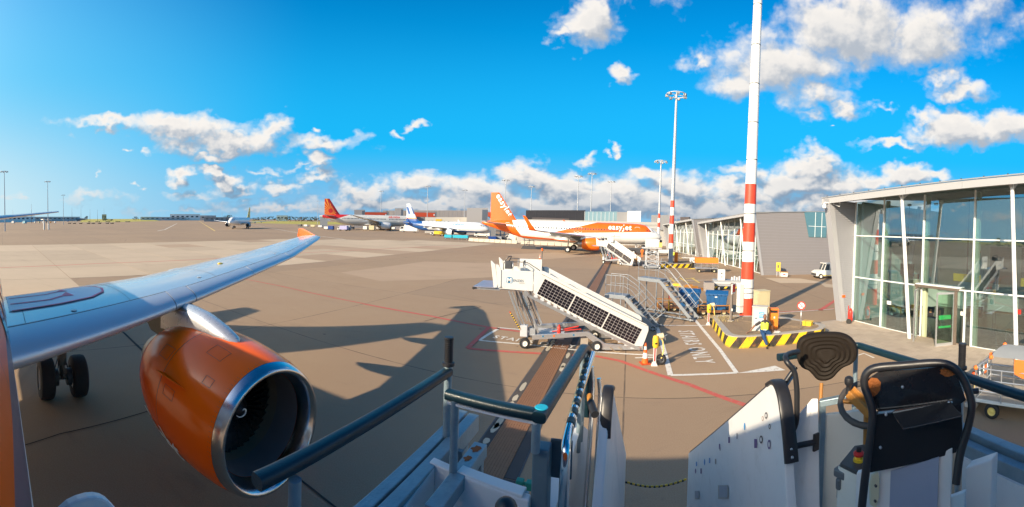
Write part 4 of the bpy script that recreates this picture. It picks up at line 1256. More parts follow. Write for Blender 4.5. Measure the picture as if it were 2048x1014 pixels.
rings.insert(0, [LD(cx + (p.x - cx) * .97, cy + (p.y - cy) * .97, d0) + fwd * .075 for p in op])
rings.insert(0, [LD(cx + (p.x - cx) * .5, cy + (p.y - cy) * .5, d0) + fwd * .075 for p in op])
b.loft(rings, caps=True); b.build('backrest', mat('brown_foam', (.016, .011, .007), .75, var=.15, nscale=10, spec=.25), stairs)
MB().cyl(LD(1643, 766, 1.9), LD(1641, 806, 1.87), .009).build('backrest_stem', M['rusty'], stairs)
# steering wheel with its knob
wc = LD(1738, 806, 1.52); wn = Vector((-.30, .22, .93)).normalized()
wx = wn.cross(Vector((0, 0, 1))).normalized(); wy = wn.cross(wx)
ring = [wc + (wx * math.cos(2 * PI * k / 40) + wy * math.sin(2 * PI * k / 40)) * .108 for k in range(40)]
sw = MB().tube(ring, [.011 + (.0012 if k % 2 else 0) for k in range(40)], 12, closed=True).build('steering_wheel', mat('worn_rubber', (.07, .06, .05), .6, var=.3, nscale=12), stairs)
b = MB(); p1 = LD(1697, 786, 1.47); p2 = LD(1742, 830, 1.42)
b.bar(p1, p2, .022, .03); b.bar(LD(1702, 782, 1.48), LD(1745, 824, 1.44), .008, .05); b.bar(wc - wx * .1, wc + wx * .1, .02, .012); b.cyl(wc, wc - wn * .3, .02)
b.build('wheel_spoke', M['rusty'], sw, bevel=.003)
kp = LD(1697, 786, 1.47)
MB().lathe([(.012, 0), (.009, .02), (.010, .028), (.016, .034), (.0175, .045), (.015, .056), (.006, .062), (.001, .063)], kp, 'Z', 18).build('steering_knob', M['black'], sw)
# black hood in its tube frame
dh = 1.22
fp = [(1722, 1030, 1.16), (1732, 940, 1.17), (1742, 862, 1.19), (1745, 826, 1.20), (1738, 796, 1.21), (1729, 772, 1.22), (1731, 750, 1.22), (1750, 736, 1.22), (1800, 731, 1.22), (1870, 726, 1.22), (1904, 733, 1.22), (1926, 757, 1.22), (1941, 795, 1.21), (1943, 822, 1.20), (1934, 862, 1.19), (1920, 910, 1.18), (1912, 968, 1.16)]
hood_frame = MB().tube(smooth_path([LD(*p) for p in fp], 4), .0125, 14).build('tube_frame', M['black'], stairs)
M_hood = mat('black_gloss_panel', (.012, .013, .016), .22, var=.2, nscale=4, dirt=.08, dirtcol=(.08, .08, .09))
hp = [(1736, 758), (1760, 742), (1880, 734), (1915, 752), (1932, 800), (1915, 812), (1760, 826), (1746, 812)]
back = (LD(1840, 790, dh + .02) - LD(1840, 790, dh)); back.z = 0
b = MB(); b.prism([LD(u, v, dh + .012) for u, v in hp], back * .35); b.build('hood_panel', M_hood, stairs)
b = MB(); b.prism([LD(1752, 829, dh + .02), LD(1922, 808, dh + .02), LD(1925, 862, dh + .035), LD(1912, 905, dh + .035), LD(1740, 945, dh + .03), LD(1742, 862, dh + .02)], back * .35); b.build('hood_panel', mat('hood_black', (.008, .008, .010), .5), stairs)
b = MB(); b.bar(LD(1752, 825, dh + .004), LD(1905, 803, dh + .004), .006, .006); b.build('hinge_line', M['chrome'], stairs)
b = MB(); b.prism([LD(1783, 823, dh), LD(1901, 802, dh), LD(1925, 830, dh - .10), LD(1806, 857, dh - .10)], (0, 0, -.006)); b.build('hood_shelf', M_hood, stairs, bevel=.002)
for (cu, cv, ru, rv) in ((1748, 773, 13, 19), (1897, 744, 17, 9)):
    pts = [LD(cu + ru * math.cos(2 * PI * k / 16) * (1 + .15 * math.sin(3 * k)), cv + rv * math.sin(2 * PI * k / 16) * (1 + .12 * math.cos(5 * k)), dh + .006) for k in range(16)]
    MB().prism(pts, back * .1).build('rust_patch', mat('raw_rust', (.27, .085, .018), .9, var=.35, nscale=30, bump=.8, bscale=120), stairs)
for (u, v) in ((1805, 774), (1772, 829), (1898, 805), (1761, 895)): MB().sphere(LD(u, v, dh - .004), .005, 8, 6).build('screw', M['alu'], stairs)
b = MB(); b.cyl(LD(1936, 783, 1.24), LD(1955, 782, 1.26), .009); b.build('frame_stub', M['black'], stairs)
# console below
ctop = [(1680, 927, 1.50), (1709, 892, 1.62), (1790, 880, 1.62), (1800, 918, 1.40), (1713, 943, 1.38)]
cp = [LD(*p) for p in ctop]; zt = sum(p.z for p in cp) / 5
cp = [LZ(u, v, zt) for u, v, _ in ctop]
con = MB().prism([(p.x, p.y, zt - .012) for p in cp], (0, 0, .014)).build('console_top', mat('console_grey', (.07, .065, .06), .4, var=.1), stairs, bevel=.002)
sidec = [cp[0], cp[4], cp[3]]
b = MB(); b.prism([(cp[0].x, cp[0].y, zt - .013), (cp[4].x, cp[4].y, zt - .013), (cp[4].x, cp[4].y, 3.4), (cp[0].x, cp[0].y, 3.4)], (.012, 0, 0)); b.build('console_side', M_creamp, stairs)
e = LZ(1717, 921, zt + .002)
eb = MB().lathe([(.020, 0), (.020, .006), (.012, .008), (.012, .018)], e, 'Z', 18).build('button_base', M['yellow'], con)
MB().lathe([(.012, .018), (.019, .02), (.020, .028), (.015, .033), (.001, .034)], e, 'Z', 18).build('stop_button', M['red'], eb)
MB().lathe([(.010, .034), (.010, .048), (.001, .05)], e, 'Z', 14).build('button_cap', M['black'], eb)
p = LZ(1758, 921, zt + .002)
MB().lathe([(.030, 0), (.030, .002), (.001, .0025)], p, 'Z', 24).build('label_disc', mat('grey_label', (.30, .32, .30), .5), con)
q = LZ(1770, 910, zt + .002); MB().lathe([(.016, 0), (.016, .02), (.001, .021)], q, 'Z', 14).build('rotary_switch', M['black'], con)
rect_px('console_front', 1713, 948, 1905, 1060, 1.30, 1.25, .02, M['white'], vt=(946, 896), bev=.003)
wv = rect_px('console_window', 1757, 946, 1878, 1030, 1.285, 1.24, .004, mat('blue_haze_plastic', (.30, .33, .42), .35, var=.1, nscale=5), vt=(947, 914), bev=0)
for (u0, u1, t0, t1, bot) in ((1738, 1757, 950, 942, 1012), (1874, 1888, 918, 912, 978)):
    a = LD(u0, t0, 1.275); c = LD(u1, t1, 1.27); lo = LD(u1, bot, 1.27).z
    b = MB(); m_ = (a + c) / 2; w = (c - a)
    b.prism([a + w * .2, a + w * .8 + Vector((0, 0, .004)), c + Vector((0, 0, -.02)), Vector((c.x, c.y, lo + .03)), Vector((c.x, c.y, lo)) - w * .25, Vector((a.x, a.y, lo)) + w * .15, a + Vector((0, 0, -.03))], (-.008, 0, 0))
    br_ = b.build('window_bracket', mat('cream_plastic', (.62, .54, .36), .45), stairs, bevel=.002)
    for z in (a.z - .025, lo + .02): MB().cyl((m_.x - .010, m_.y, z), (m_.x - .016, m_.y, z), .004, n=8).build('screw', M['dark'], br_)
rect_px('console_base', 1885, 990, 1930, 1060, 1.27, 1.25, .02, mat('pale_blue_panel', (.5, .58, .62), .4), vt=(1000, 984), bev=.003)
# grey toggle latch on the console side
p = LD(1685, 950, 1.46)
b = MB(); b.box(p + Vector((0, 0, .012)), (.05, .05, .03), rz=.4); b.box(p + Vector((.015, -.01, -.045)), (.03, .035, .10), rz=.4); b.box(p + Vector((-.01, .02, -.02)), (.02, .02, .04), rz=.4)
b.build('toggle_latch', mat('latch_grey', (.20, .20, .20), .35, .5, var=.15), stairs, bevel=.006)
# corner of the folded canopy at lower left
pp = [(112, 1045), (120, 1025), (138, 1009), (157, 1000), (176, 994.5), (192, 993), (206, 995.5), (218, 1002), (230, 1014), (240, 1028), (248, 1045)]
b = MB(); b.prism([LD(u, v, .95) for u, v in pp], (0, .05, -.02)); b.build('canopy_corner', M['white'], stairs, bevel=.008)

# ------------------------------------------------------------------ solar-panelled stairs trucks on the apron
M_tank = mat('faded_blue_logo', (.03, .19, .36), .5)


def solar_stairs(label, loc, rz):
    t = thing('solar_stairs', label, 'boarding stairs', loc, rz, 'solar panelled boarding stairs on the apron')
    W_ = 1.75
    wht = M['cream']
    # upper platform box
    b = MB(); b.prism([(-1.16, 0, 3.19), (.27, 0, 3.19), (.27, 0, 2.38), (-1.15, 0, 2.42)], (0, .05, 0)); box = b.build('platform_panel', wht, t, bevel=.01)
    b = MB(); b.prism([(-1.16, W_, 3.19), (.27, W_, 3.19), (.27, W_, 2.38), (-1.15, W_, 2.42)], (0, -.05, 0)); b.build('platform_panel', wht, t, bevel=.01)
    q = MB(); r = .05; pts = []
    for cx, cz, a0 in ((-.58 - r, 2.92 - r, 0), (-.84 + r, 2.92 - r, 90), (-.84 + r, 2.66 + r, 180), (-.58 - r, 2.66 + r, 270)):
        for k in range(5): a = R(a0 + k * 22.5); pts.append((cx + r * math.cos(a), -.004, cz + r * math.sin(a)))
    q.add(pts, [tuple(range(len(pts)))]).build('logo_tile', M_tank, box, recalc=False)
    text_on('logo_letter', 'M', .27, (-.825, -.007, 2.695), (1, 0, 0), (0, 0, 1), M['white'], box, bold=.012, off=.0)
    text_on('lettering', 'ENZIES', .145, (-.565, -.006, 2.735), (1, 0, 0), (0, 0, 1), mat('slate_print', (.05, .10, .16), .5), box, bold=.002, off=.0)
    text_on('lettering', 'AVIATION', .05, (-.30, -.006, 2.67), (1, 0, 0), (0, 0, 1), mat('slate_print', (.05, .10, .16), .5), box, off=.0)
    text_on('lettering', '9020', .06, (-1.12, -.006, 2.46), (1, 0, 0), (0, 0, 1), M['dark'], box, bold=.002, off=.0)
    MB().box((-.85, W_ / 2, 2.40), (2.25, W_ - .12, .06)).build('platform_deck', M['alu'], t)
    b = MB(); b.box((-1.75, W_ / 2, 2.45), (.95, W_ + .2, .03)); b.build('extension_plate', mat('plate_lilac', (.34, .34, .40), .4, .4), t)
    b = MB(); b.tube([(-2.2, -.12, 2.39), (-2.24, W_ / 2, 2.39), (-2.2, W_ + .12, 2.39)], .06, 10); b.build('bumper', M['rubber'], t)
    MB().bar((-2.2, -.02, 2.37), (-1.1, -.02, 2.37), .05).build('plate_edge', M['alu'], t)
    for y in (-.02, W_ + .02):
        b = MB(); b.prism([(-1.52, y, 3.56), (-1.47, y, 3.56), (-1.33, y, 3.42), (-1.20, y, 2.62), (-1.24, y, 2.44), (-1.36, y, 2.44)], (0, .05, 0)); b.build('wing_guard', wht, t, bevel=.008)
        b = MB(); b.prism([(-1.30, y - .01, 3.42), (-1.18, y - .01, 3.40), (-1.06, y - .01, 3.2), (-1.06, y - .01, 2.5), (-1.18, y - .01, 2.44)], (0, .045, 0)); b.build('wing_guard', wht, t, bevel=.008)
    # parapets: slope from the platform to the ground
    for y, far in ((0, False), (W_ - .05, True)):
        b = MB(); top = [(.30, 3.22), (.72, 3.22), (4.98, 1.14), (5.08, 1.04), (5.09, .86), (4.90, .30), (4.80, .12), (4.55, .14), (.30, 2.30)]
        b.prism([(x, y, z) for x, z in top], (0, .05, 0)); pr = b.build('parapet', wht, t, bevel=.012)
        if not far:
            MB().bar((.62, -.006, 3.10), (5.03, -.006, 1.06), .012, .02, up=(0, 1, 0)).build('parapet_groove', M['dark'], pr)
    # three dark solar panels of cells
    dx, dz = (4.89 - .77), (.91 - 2.93); ln = math.hypot(dx, dz); ex = Vector((dx / ln, 0, dz / ln)); ez = Vector((-ex.z, 0, ex.x)) * -1
    ez = Vector((ex.z, 0, -ex.x)); H = .70
    for k, (a, c) in enumerate(((0, 1.40), (1.45, 2.96), (3.01, 4.52))):
        o = Vector((.75, -.010, 2.92)) + ex * a
        b = MB(); b.prism([o, o + ex * (c - a), o + ex * (c - a) + ez * H, o + ez * H], (0, .012, 0)); f = b.build('solar_panel', mat('panel_backing', (.42, .38, .36), .5), t)
        nx, nz = 9, 6; L = c - a
        for i in range(nx):
            for j in range(nz):
                if k == 0 and i == 0 and j > 2: pass
                p = o + ex * (L * (i + .04) / nx) + ez * (H * (j + .04) / nz) + Vector((0, -.004, 0))
                w = ex * (L * .92 / nx); h = ez * (H * .92 / nz)
                m = .07
                pts = [p + w * m, p + w * (1 - m), p + w + h * m, p + w + h * (1 - m), p + w * (1 - m) + h, p + w * m + h, p + h * (1 - m), p + h * m]
                MB().add(pts, [tuple(range(8))]).build('cell', M['solar'], f, recalc=False)
    b = MB(); b.prism([(.30, -.006, 3.2), (.70, -.006, 3.05), (.36, -.006, 2.34), (.30, -.006, 2.34)], (0, .004, 0)); b.build('end_panel', wht, t)
    # stringers with step hangers
    for y in (-.02, W_ - .04):
        MB().bar((.10, y, 2.20), (4.75, y, -.02 + .12), .05, .12).build('stringer', M['alu'], t)
        MB().bar((-.05, y, 2.38), (.10, y, 2.20), .05, .12).build('stringer', M['alu'], t)
    for k in range(16):
        x = .35 + k * .27; z = 2.30 - k * .134
        MB().box((x, W_ / 2, z), (.24, W_ - .15, .03)).build('tread', M['alu'], t)
        MB().box((x + .05, .0, z - .11), (.16, .06, .12)).build('step_hanger', M['lightgrey'], t)
    # lifting struts
    for y in (.12, W_ - .12):
        for (x0, z0, x1, z1, w) in ((-.74, 2.32, -.10, .75, .07), (-.60, 2.30, .06, .70, .05), (-.10, 2.30, .55, .65, .08), (-.30, 2.28, .46, .60, .04)):
            MB().bar((x0, y, z0), (x1, y, z1), w).build('strut', M['alu'] if w > .045 else M['dark'], t)
    MB().cyl((-.35, W_ / 2, 2.2), (.4, W_ / 2, .6), .05).build('hydraulic_ram', M['chrome'], t)
    b = MB(); b.tube([(-.42, .02, 2.3), (-.30, .0, 1.75), (-.18, .0, 1.7), (-.12, .02, 1.85), (-.2, .04, 2.3)], .018, 8); b.build('hose', M['black'], t)
    hw = MB().tube([(.16 + .10 * math.cos(2 * PI * k / 20), .0, 1.78 + .17 * math.sin(2 * PI * k / 20)) for k in range(20)], .012, 8, closed=True).build('hand_wheel', M['dark'], t)
    b = MB(); b.bar((.06, 0, 1.78), (.26, 0, 1.78), .015); b.bar((.16, 0, 1.62), (.16, 0, 1.94), .015); b.cyl((.16, 0, 1.78), (.16, .2, 1.78), .02); b.build('wheel_spoke', M['dark'], hw)
    arm = MB().bar((-.65, -.05, 1.50), (-.20, -.05, .80), .04).build('warning_arm', M['yellow'], t)
    for k in range(8):
        p0 = Vector((-.65, -.05, 1.50)).lerp(Vector((-.20, -.05, .80)), k / 8); p1 = Vector((-.65, -.05, 1.50)).lerp(Vector((-.20, -.05, .80)), (k + .5) / 8)
        MB().bar(p0, p1, .046).build('stripe', M['red'] if k == 0 else M['black'], arm)
    # chassis
    b = MB(); b.box((-.05, .10, .72), (.30, .28, .46)); b.build('gear_box', M['lightgrey'], t, bevel=.02)
    b = MB(); b.box((.28, .30, .68), (.3, .5, .3)); b.cyl((.40, .2, .62), (.40, .2, 1.2), .09); b.build('motor', M['grey'], t, bevel=.02)
    MB().box((.9, W_ / 2, .45), (1.4, 1.3, .10)).build('tray', M['lightgrey'], t)
    for y in (.0, W_):
        b = MB(); b.prism([(.30, y, .58), (2.45, y, .80), (2.62, y, .80), (3.30, y, .34), (4.9, y, .22), (4.9, y, .06), (3.2, y, .08), (2.5, y, .62), (.30, y, .38)], (0, .07, 0)); b.build('chassis_rail', M['alu'], t, bevel=.006)
    ex_ = MB().lathe([(.001, 0), (.07, .005), (.075, .03), (.075, .34), (.05, .39), (.02, .41), (.02, .45), (.001, .455)], (1.4, .08, .60), 'Z', 16).build('extinguisher', M['red'], t)
    MB().bar((1.42, .08, 1.03), (1.50, .08, 1.0), .02).build('extinguisher_handle', M['black'], ex_)
    b = MB(); b.bar((1.55, .2, .82), (2.2, .2, .98), .04); b.bar((1.1, .2, .72), (2.3, .2, .86), .03); b.build('red_lever', M['red'], t)
    for x, m in ((.75, M_tank), (1.2, M['orange']), (2.0, M_tank), (4.75, M['orange'])):
        z = .55 + (x - .75) * .085 if x < 3 else .14
        MB().box((x, -.004, z), (.07, .008, .07)).build('decal', m, t)
    for x, y in ((0, .02), (2.96, .02), (0, W_ - .02), (2.96, W_ - .02)): wheel(t, (x, y, .22), .22, .16, hubm=M['cream'])
    MB().bar((0, 0, .22), (0, W_, .22), .08).build('axle', M['dark'], t); MB().bar((2.96, 0, .22), (2.96, W_, .22), .08).build('axle', M['dark'], t)
    MB().box((2.45, .3, .35), (.3, .3, .4)).build('battery_box', mat('box_tan', (.35, .30, .24), .6), t)
    b = MB(); b.tube([(3.5, -.05, .2), (3.7, -.1, .05), (3.9, -.12, .04), (4.0, -.08, .12), (3.85, -.05, .2)], .014, 6); b.build('cable', mat('tan_cable', (.4, .28, .16), .6), t)
    # handrails and the seat cluster on the platform
    for y in (.10, W_ - .10):
        MB().tube(round_path([(-1.0, y, 3.2), (-.98, y, 3.55), (.0, y, 3.55), (.55, y, 3.22), (.60, y, 3.0), (.50, y, 2.78), (.34, y, 2.72)], .12), .016, 8).build('handrail', M['dark'], t)
        for x in (-.6, -.1): MB().cyl((x, y, 3.1), (x, y, 3.55), .012, n=8).build('rail_post', M['alu'], t)
    MB().tube(round_path([(.35, .10, 2.78), (.30, .10, 3.0), (.45, .10, 3.1), (.62, .10, 3.05)], .1), .010, 6).build('handrail', M['dark'], t)
    b = MB(); b.tube(round_path([(-.95, .5, 3.2), (-1.0, .5, 3.55), (-.85, .5, 3.72), (-.78, .9, 3.72), (-.9, .9, 3.5)], .08), .02, 8); b.build('grab_frame', M['black'], t)
    b = MB(); b.box((-.18, .6, 3.45), (.08, .30, .26)); b.build('backrest', M['black'], t, bevel=.03)
    b = MB(); b.box((-.85, .7, 3.35), (.30, .5, .3)); b.build('console', M['dark'], t, bevel=.02)
    MB().box((.0, W_ - .3, 3.30), (1.0, .05, .55)).build('inner_panel', wht, t)
    MB().lathe([(.05, 0), (.05, .10), (.03, .12), (.001, .125)], (.48, W_ - .1, 3.95), 'Z', 10).build('beacon', M['orange'], t); MB().cyl((.48, W_ - .1, 3.1), (.48, W_ - .1, 3.95), .015).build('beacon_pole', M['dark'], t)
    return t

st1 = solar_stairs('nearer solar panelled white boarding stairs on wheels in the middle of the apron', (.66, 16.36, 0), R(-8.9))
_a, _b = G(1207, 527), G(1268, 531)
dup(st1, (_a.x, _a.y, 0), math.atan2(_b.y - _a.y, _b.x - _a.x) + R(-18), 'farther solar panelled white boarding stairs standing under the orange jet engine')

# ------------------------------------------------------------------ glass pier buildings on the right
G_glass = glass('facade_glass', (.68, .80, .82), 1.7, .27)
G_green = glass('fritted_glass', (.78, .90, .80), 1.0, .05)
M_mull = mat('mullion_white', (.72, .74, .72), .4, var=.03)
M_mull_in = mat('mullion_green', (.50, .55, .36), .5, var=.05)
M_fascia = mat('fascia_white', (.44, .435, .43), .42, .1, var=.03)
M_soffit = mat('soffit', (.30, .28, .26), .7, var=.05)
M_fin = mat('fin_grey', (.30, .30, .32), .45, .2, var=.04)
M_rib = mat('ribbed_metal', (.32, .32, .34), .45, .2, var=.04)
M_wallin = mat('interior_wall', (.74, .77, .66), .8, var=.03)
M_floorin = mat('interior_floor', (.05, .048, .045), .25, var=.2)


def ribbed(name, pts, n, depth, parent, m=None, label=None):
    """a wall patch a-b (bottom) to d-c (top) clad in n horizontal metal lamellae"""
    a, b_, c, d = [Vector(p) for p in pts]
    nrm = (b_ - a).cross(d - a).normalized() * depth
    mb = MB()
    for k in range(n):
        t0, t1, t2 = k / n, (k + .62) / n, (k + .72) / n
        l = lambda t: a.lerp(d, t); r = lambda t: b_.lerp(c, t)
        mb.add([l(t0) + nrm, r(t0) + nrm, r(t1) + nrm, l(t1) + nrm, l(t1), r(t1), l(t2), r(t2), l((k + 1) / n) , r((k + 1) / n)],
               [(0, 1, 2, 3), (3, 2, 5, 4), (4, 5, 7, 6), (6, 7, 9, 8)])
        mb.add([l(t0), r(t0), r(t0) + nrm, l(t0) + nrm], [(0, 1, 2, 3)])
    o = mb.build(name, m or M_rib, parent, recalc=False); o['kind'] = 'stuff'
    return o


def pier(label, loc, rz, L, mull, z0=7.15, slope=.045, tr=(2.67, 5.15), depth=9.0, cols=(), door=None, north=True, south=False, ribs=60, near=True, shade=-2.1, lead=.4):
    """local X runs along the glass front, local Y goes into the building; the front faces -Y"""
    t = thing('pier_building', label, 'terminal building', loc, rz, 'glass fronted pier buildings along the apron')
    H = lambda x: z0 + slope * x
    oh = shade
    # roof slab with fascia panels
    b = MB(); b.prism([(-.7, oh, H(-.7) + .02), (L + .4, oh, H(L + .4) + .02), (L + .4, depth, H(L) + 1.0), (-.7, depth, H(-.7) + 1.0)], (0, 0, .10)); b.build('roof', M['cladding_dark'], t)
    b = MB(); b.prism([(-.7, oh + .02, H(-.7) - .05), (L + .4, oh + .02, H(L + .4) - .05), (L + .4, 0, H(L) + .12), (-.7, 0, H(-.7) + .12)], (0, 0, .04)); b.build('soffit', M_soffit, t)
    n = max(2, int(L / 2.8))
    for k in range(n):
        x0, x1 = -.7 + (L + 1.1) * k / n, -.7 + (L + 1.1) * (k + 1) / n - .012
        b = MB(); b.prism([(x0, oh - .04, H(x0) - .22), (x1, oh - .04, H(x1) - .22), (x1, oh - .04, H(x1) + .10), (x0, oh - .04, H(x0) + .10)], (0, .05, 0)); b.build('fascia_panel', M_fascia, t)
    b = MB(); b.bar((-.72, oh - .06, H(-.72) + .15), (L + .42, oh - .06, H(L + .4) + .15), .06, .05); rf = b.build('roof_edge', M['grey'], t)
    if near:
        for k in range(int(L / 1.1)): MB().box((-.3 + k * 1.1, oh + .02, H(k * 1.1 - .3) + .20), (.05, .05, .07)).build('roof_stud', M['dark'], rf)
    # glazing
    top = lambda x: H(x) + .02
    edges = list(mull); rows = [0.06, *tr]
    for a, c in zip(edges, edges[1:]):
        for r in range(3):
            za = rows[r] + .03; zc = (lambda x: rows[r + 1] - .03) if r < 2 else top
            if door and a >= door[0] - .01 and c <= door[1] + .01 and r == 0: continue
            b = MB(); b.prism([(a + .03, 0, za), (c - .03, 0, za), (c - .03, 0, zc(c)), (a + .03, 0, zc(a))], (0, .02, 0))
            b.build('window_pane', G_glass, t)
    for x in edges:
        MB().box((x, -.03, top(x) / 2), (.065, .09, top(x))).build('mullion', M_mull, t)
        MB().box((x + .12, .16, top(x) / 2 - .05), (.17, .20, top(x) - .1)).build('inner_post', M_mull_in, t)
    for r, z in enumerate((.05, *tr)):
        for a, c in zip(edges, edges[1:]):
            if door and r == 0 and a >= door[0] - .01 and c <= door[1] + .01: continue
            MB().box(((a + c) / 2, -.02, z), (c - a - .066, .07, .065)).build('transom', M_mull, t)
    for x in cols:
        b = MB(); b.cyl((x, oh + .35, H(x) - .12), (x + .05 * lead, -.75, .0), .085, .10, n=16); cl = b.build('slanted_column', M['steel'], t)
        b = MB(); b.prism([(x - .06, oh + .06, H(x) - .06), (x - .06, oh + .95, H(x) - .02), (x - .06, oh + .5, H(x) - .32), (x - .06, oh + .25, H(x) - .30)], (.12, 0, 0)); b.build('column_bracket', M_fascia, cl)
    # end fin: ribbed return, slanted broad edge
    if north:
        x = -.05
        ribbed('ribbed_return', [(x, -.75, .05), (x, 0, .05), (x, 0, H(0) - .05), (x, oh + .1, H(0) - .08)], ribs, .03, t)
        b = MB(); b.prism([(x - .03, 0, 0), (x - .03, -.8, 0), (x - .03, oh, H(x)), (x - .03, 0, H(x))], (-.35, 0, 0)); b.build('end_wall', M_fin, t)
        b = MB(); b.prism([(x + .02, -.80, 0), (x - .42, -.80, 0), (x - .42, oh - .02, H(x) + .05), (x + .02, oh - .02, H(x) + .05)], (0, -.07, 0)); b.build('fin_edge', mat('fin_band', (.36, .36, .37), .45, .1, var=.03), t)
        b = MB(); b.prism([(x + .02, -.87, 0), (x + .02, -.52, 0), (x + .02, oh + .28, H(x)), (x + .02, oh - .09, H(x))], (.03, 0, 0)); b.build('fin_edge', mat('fin_band', (.36, .36, .37), .45, .1, var=.03), t)
    if south:
        gw = MB(); x = L + .02
        gw.prism([(x, -.7, 0), (x, oh, H(x) + .02), (x, depth, H(x) + 1.05), (x, depth, 0)], (.30, 0, 0)); g_ = gw.build('gable_wall', M['cladding'], t)
        mb = MB()
        for k in range(1, 22):
            z = k * .36; yl = -.7 + (oh + .7) * z / H(x)
            mb.bar((x + .302, yl + .2, z), (x + .302, depth, z), .010, .014)
        o = mb.build('cladding_joints', M_fin, g_); o['kind'] = 'stuff'
        b = MB(); b.prism([(x + .31, -.72, 0), (x + .31, -.42, 0), (x + .31, oh + .3, H(x) + .04), (x + .31, oh - .02, H(x) + .04)], (.05, 0, 0)); b.build('fin_edge', mat('fin_band', (.36, .36, .37), .45, .1, var=.03), t)
    # interior shell
    MB().box((L / 2, depth / 2 + .1, .02), (L, depth - .3, .04)).build('floor', M_floorin, t)
    MB().box((L / 2, depth - .1, 4), (L, .2, 8.4)).build('back_wall', M_wallin, t)
    MB().box((.15, depth / 2 + .2, 3.6), (.2, depth - .4, 7.2)).build('side_wall', M_wallin, t)
    MB().box((L - .15, depth / 2 + .2, 3.6), (.2, depth - .4, 7.2)).build('side_wall', M_wallin, t)
    return t, H

P1 = (18.3, 15.8, 0); RZ_1 = math.atan2(-.996, -.09)
t1, H1 = pier('nearest glass fronted pier building with white slanted columns and open doors', P1, RZ_1, 17.5, [0, 2.3, 5.1, 8.1, 11.0, 13.9, 16.8], cols=(4.95, 10.75, 16.2), door=(5.1, 8.1), ribs=64)
F1 = Matrix.Translation(P1) @ Matrix.Rotation(RZ_1, 4, 'Z')
# doorway: brown frame, transom, two leaves swung out
dz_ = 2.64
M_bronze = mat('bronze_frame', (.18, .14, .11), .4, .3, var=.1)
for x in (5.0, 7.35): MB().box((x, -.28, dz_ / 2), (.11, .14, dz_)).build('door_post', M_bronze, t1, bevel=.01)
MB().box((6.17, -.28, dz_ + .05), (2.6, .16, .12)).build('door_head', M_bronze, t1, bevel=.01)
MB().box((6.17, -.14, dz_ + .14), (2.6, .3, .05)).build('door_canopy', M_mull, t1)
MB().box((7.7, -.02, 1.35), (.07, .09, 2.6)).build('mullion', M_mull, t1)
b = MB(); b.prism([(7.42, 0, .1), (7.66, 0, .1), (7.66, 0, 2.6), (7.42, 0, 2.6)], (0, .02, 0)); b.build('window_pane', G_glass, t1)
b = MB(); b.prism([(7.74, 0, .1), (8.07, 0, .1), (8.07, 0, 2.6), (7.74, 0, 2.6)], (0, .02, 0)); b.build('window_pane', G_glass, t1)
for (hx, ang, w) in ((5.08, -62, .98), (7.28, -118, .98)):
    d = Vector((math.cos(R(ang)), math.sin(R(ang)), 0)); o = Vector((hx, -.30, 0))
    fr = MB()
    fr.bar(o + d * .04 + Vector((0, 0, .06)), o + d * .04 + Vector((0, 0, dz_ - .06)), .055, .07); fr.bar(o + d * (w - .04) + Vector((0, 0, .06)), o + d * (w - .04) + Vector((0, 0, dz_ - .06)), .055, .07)
    fr.bar(o + d * .07 + Vector((0, 0, .12)), o + d * (w - .07) + Vector((0, 0, .12)), .05, .14); fr.bar(o + d * .07 + Vector((0, 0, dz_ - .10)), o + d * (w - .07) + Vector((0, 0, dz_ - .10)), .05, .09)
    dr = fr.build('door_leaf', M['alu'], t1)
    q = MB(); q.prism([o + d * .08 + Vector((0, 0, .2)), o + d * (w - .08) + Vector((0, 0, .2)), o + d * (w - .08) + Vector((0, 0, dz_ - .16)), o + d * .08 + Vector((0, 0, dz_ - .16))], Vector((-d.y, d.x, 0)) * .012); q.build('door_pane', G_green, dr)
    q = MB(); q.bar(o + d * .10 + Vector((0, 0, 1.08)) + Vector((d.y, -d.x, 0)) * .05, o + d * (w - .10) + Vector((0, 0, 1.08)) + Vector((d.y, -d.x, 0)) * .05, .035); q.build('push_bar', M['dark'], dr)
    n = Vector((d.y, -d.x, 0)) * .012
    for (zz0, zz1) in ((1.35, 1.72), (.66, 1.0), (.2, .55)) if hx < 6 else ((1.3, 1.5), (.9, 1.0)):
        q = MB(); q.prism([o + n + d * .16 + Vector((0, 0, zz0)), o + n + d * (w - .16) + Vector((0, 0, zz0)), o + n + d * (w - .16) + Vector((0, 0, zz1)), o + n + d * .16 + Vector((0, 0, zz1))], n * .3); q.build('green_notice', M['green'], dr)
# security camera on the fin
b = MB(); b.tube(round_path([(-.1, -2.0, 6.95), (-.1, -2.45, 6.95), (.05, -2.5, 6.95)], .05), .035, 8); b.build('camera_arm', M['steel'], t1)
MB().lathe([(.001, -.30), (.10, -.26), (.12, -.14), (.07, -.05), (.06, .02), (.001, .03)], (-.1, -2.42, 6.9), 'Z', 16).build('dome_camera', M['steel'], t1)
b = MB(); b.tube([(.1, -1.95, 6.9), (.5, -1.8, 6.75), (.65, -1.9, 6.95), (.35, -2.1, 7.0)], .02, 6); b.build('loose_cable', M['steel'], t1)
MB().box((.02, -.8, 1.55), (.04, .22, .14)).build('alarm_box', M['orange'], t1)


def inter(name, label, cat, x, y, rz=0, group=None):
    p = F1 @ Vector((x, y, .04))
    return thing(name, label, cat, p, RZ_1 + rz, group)

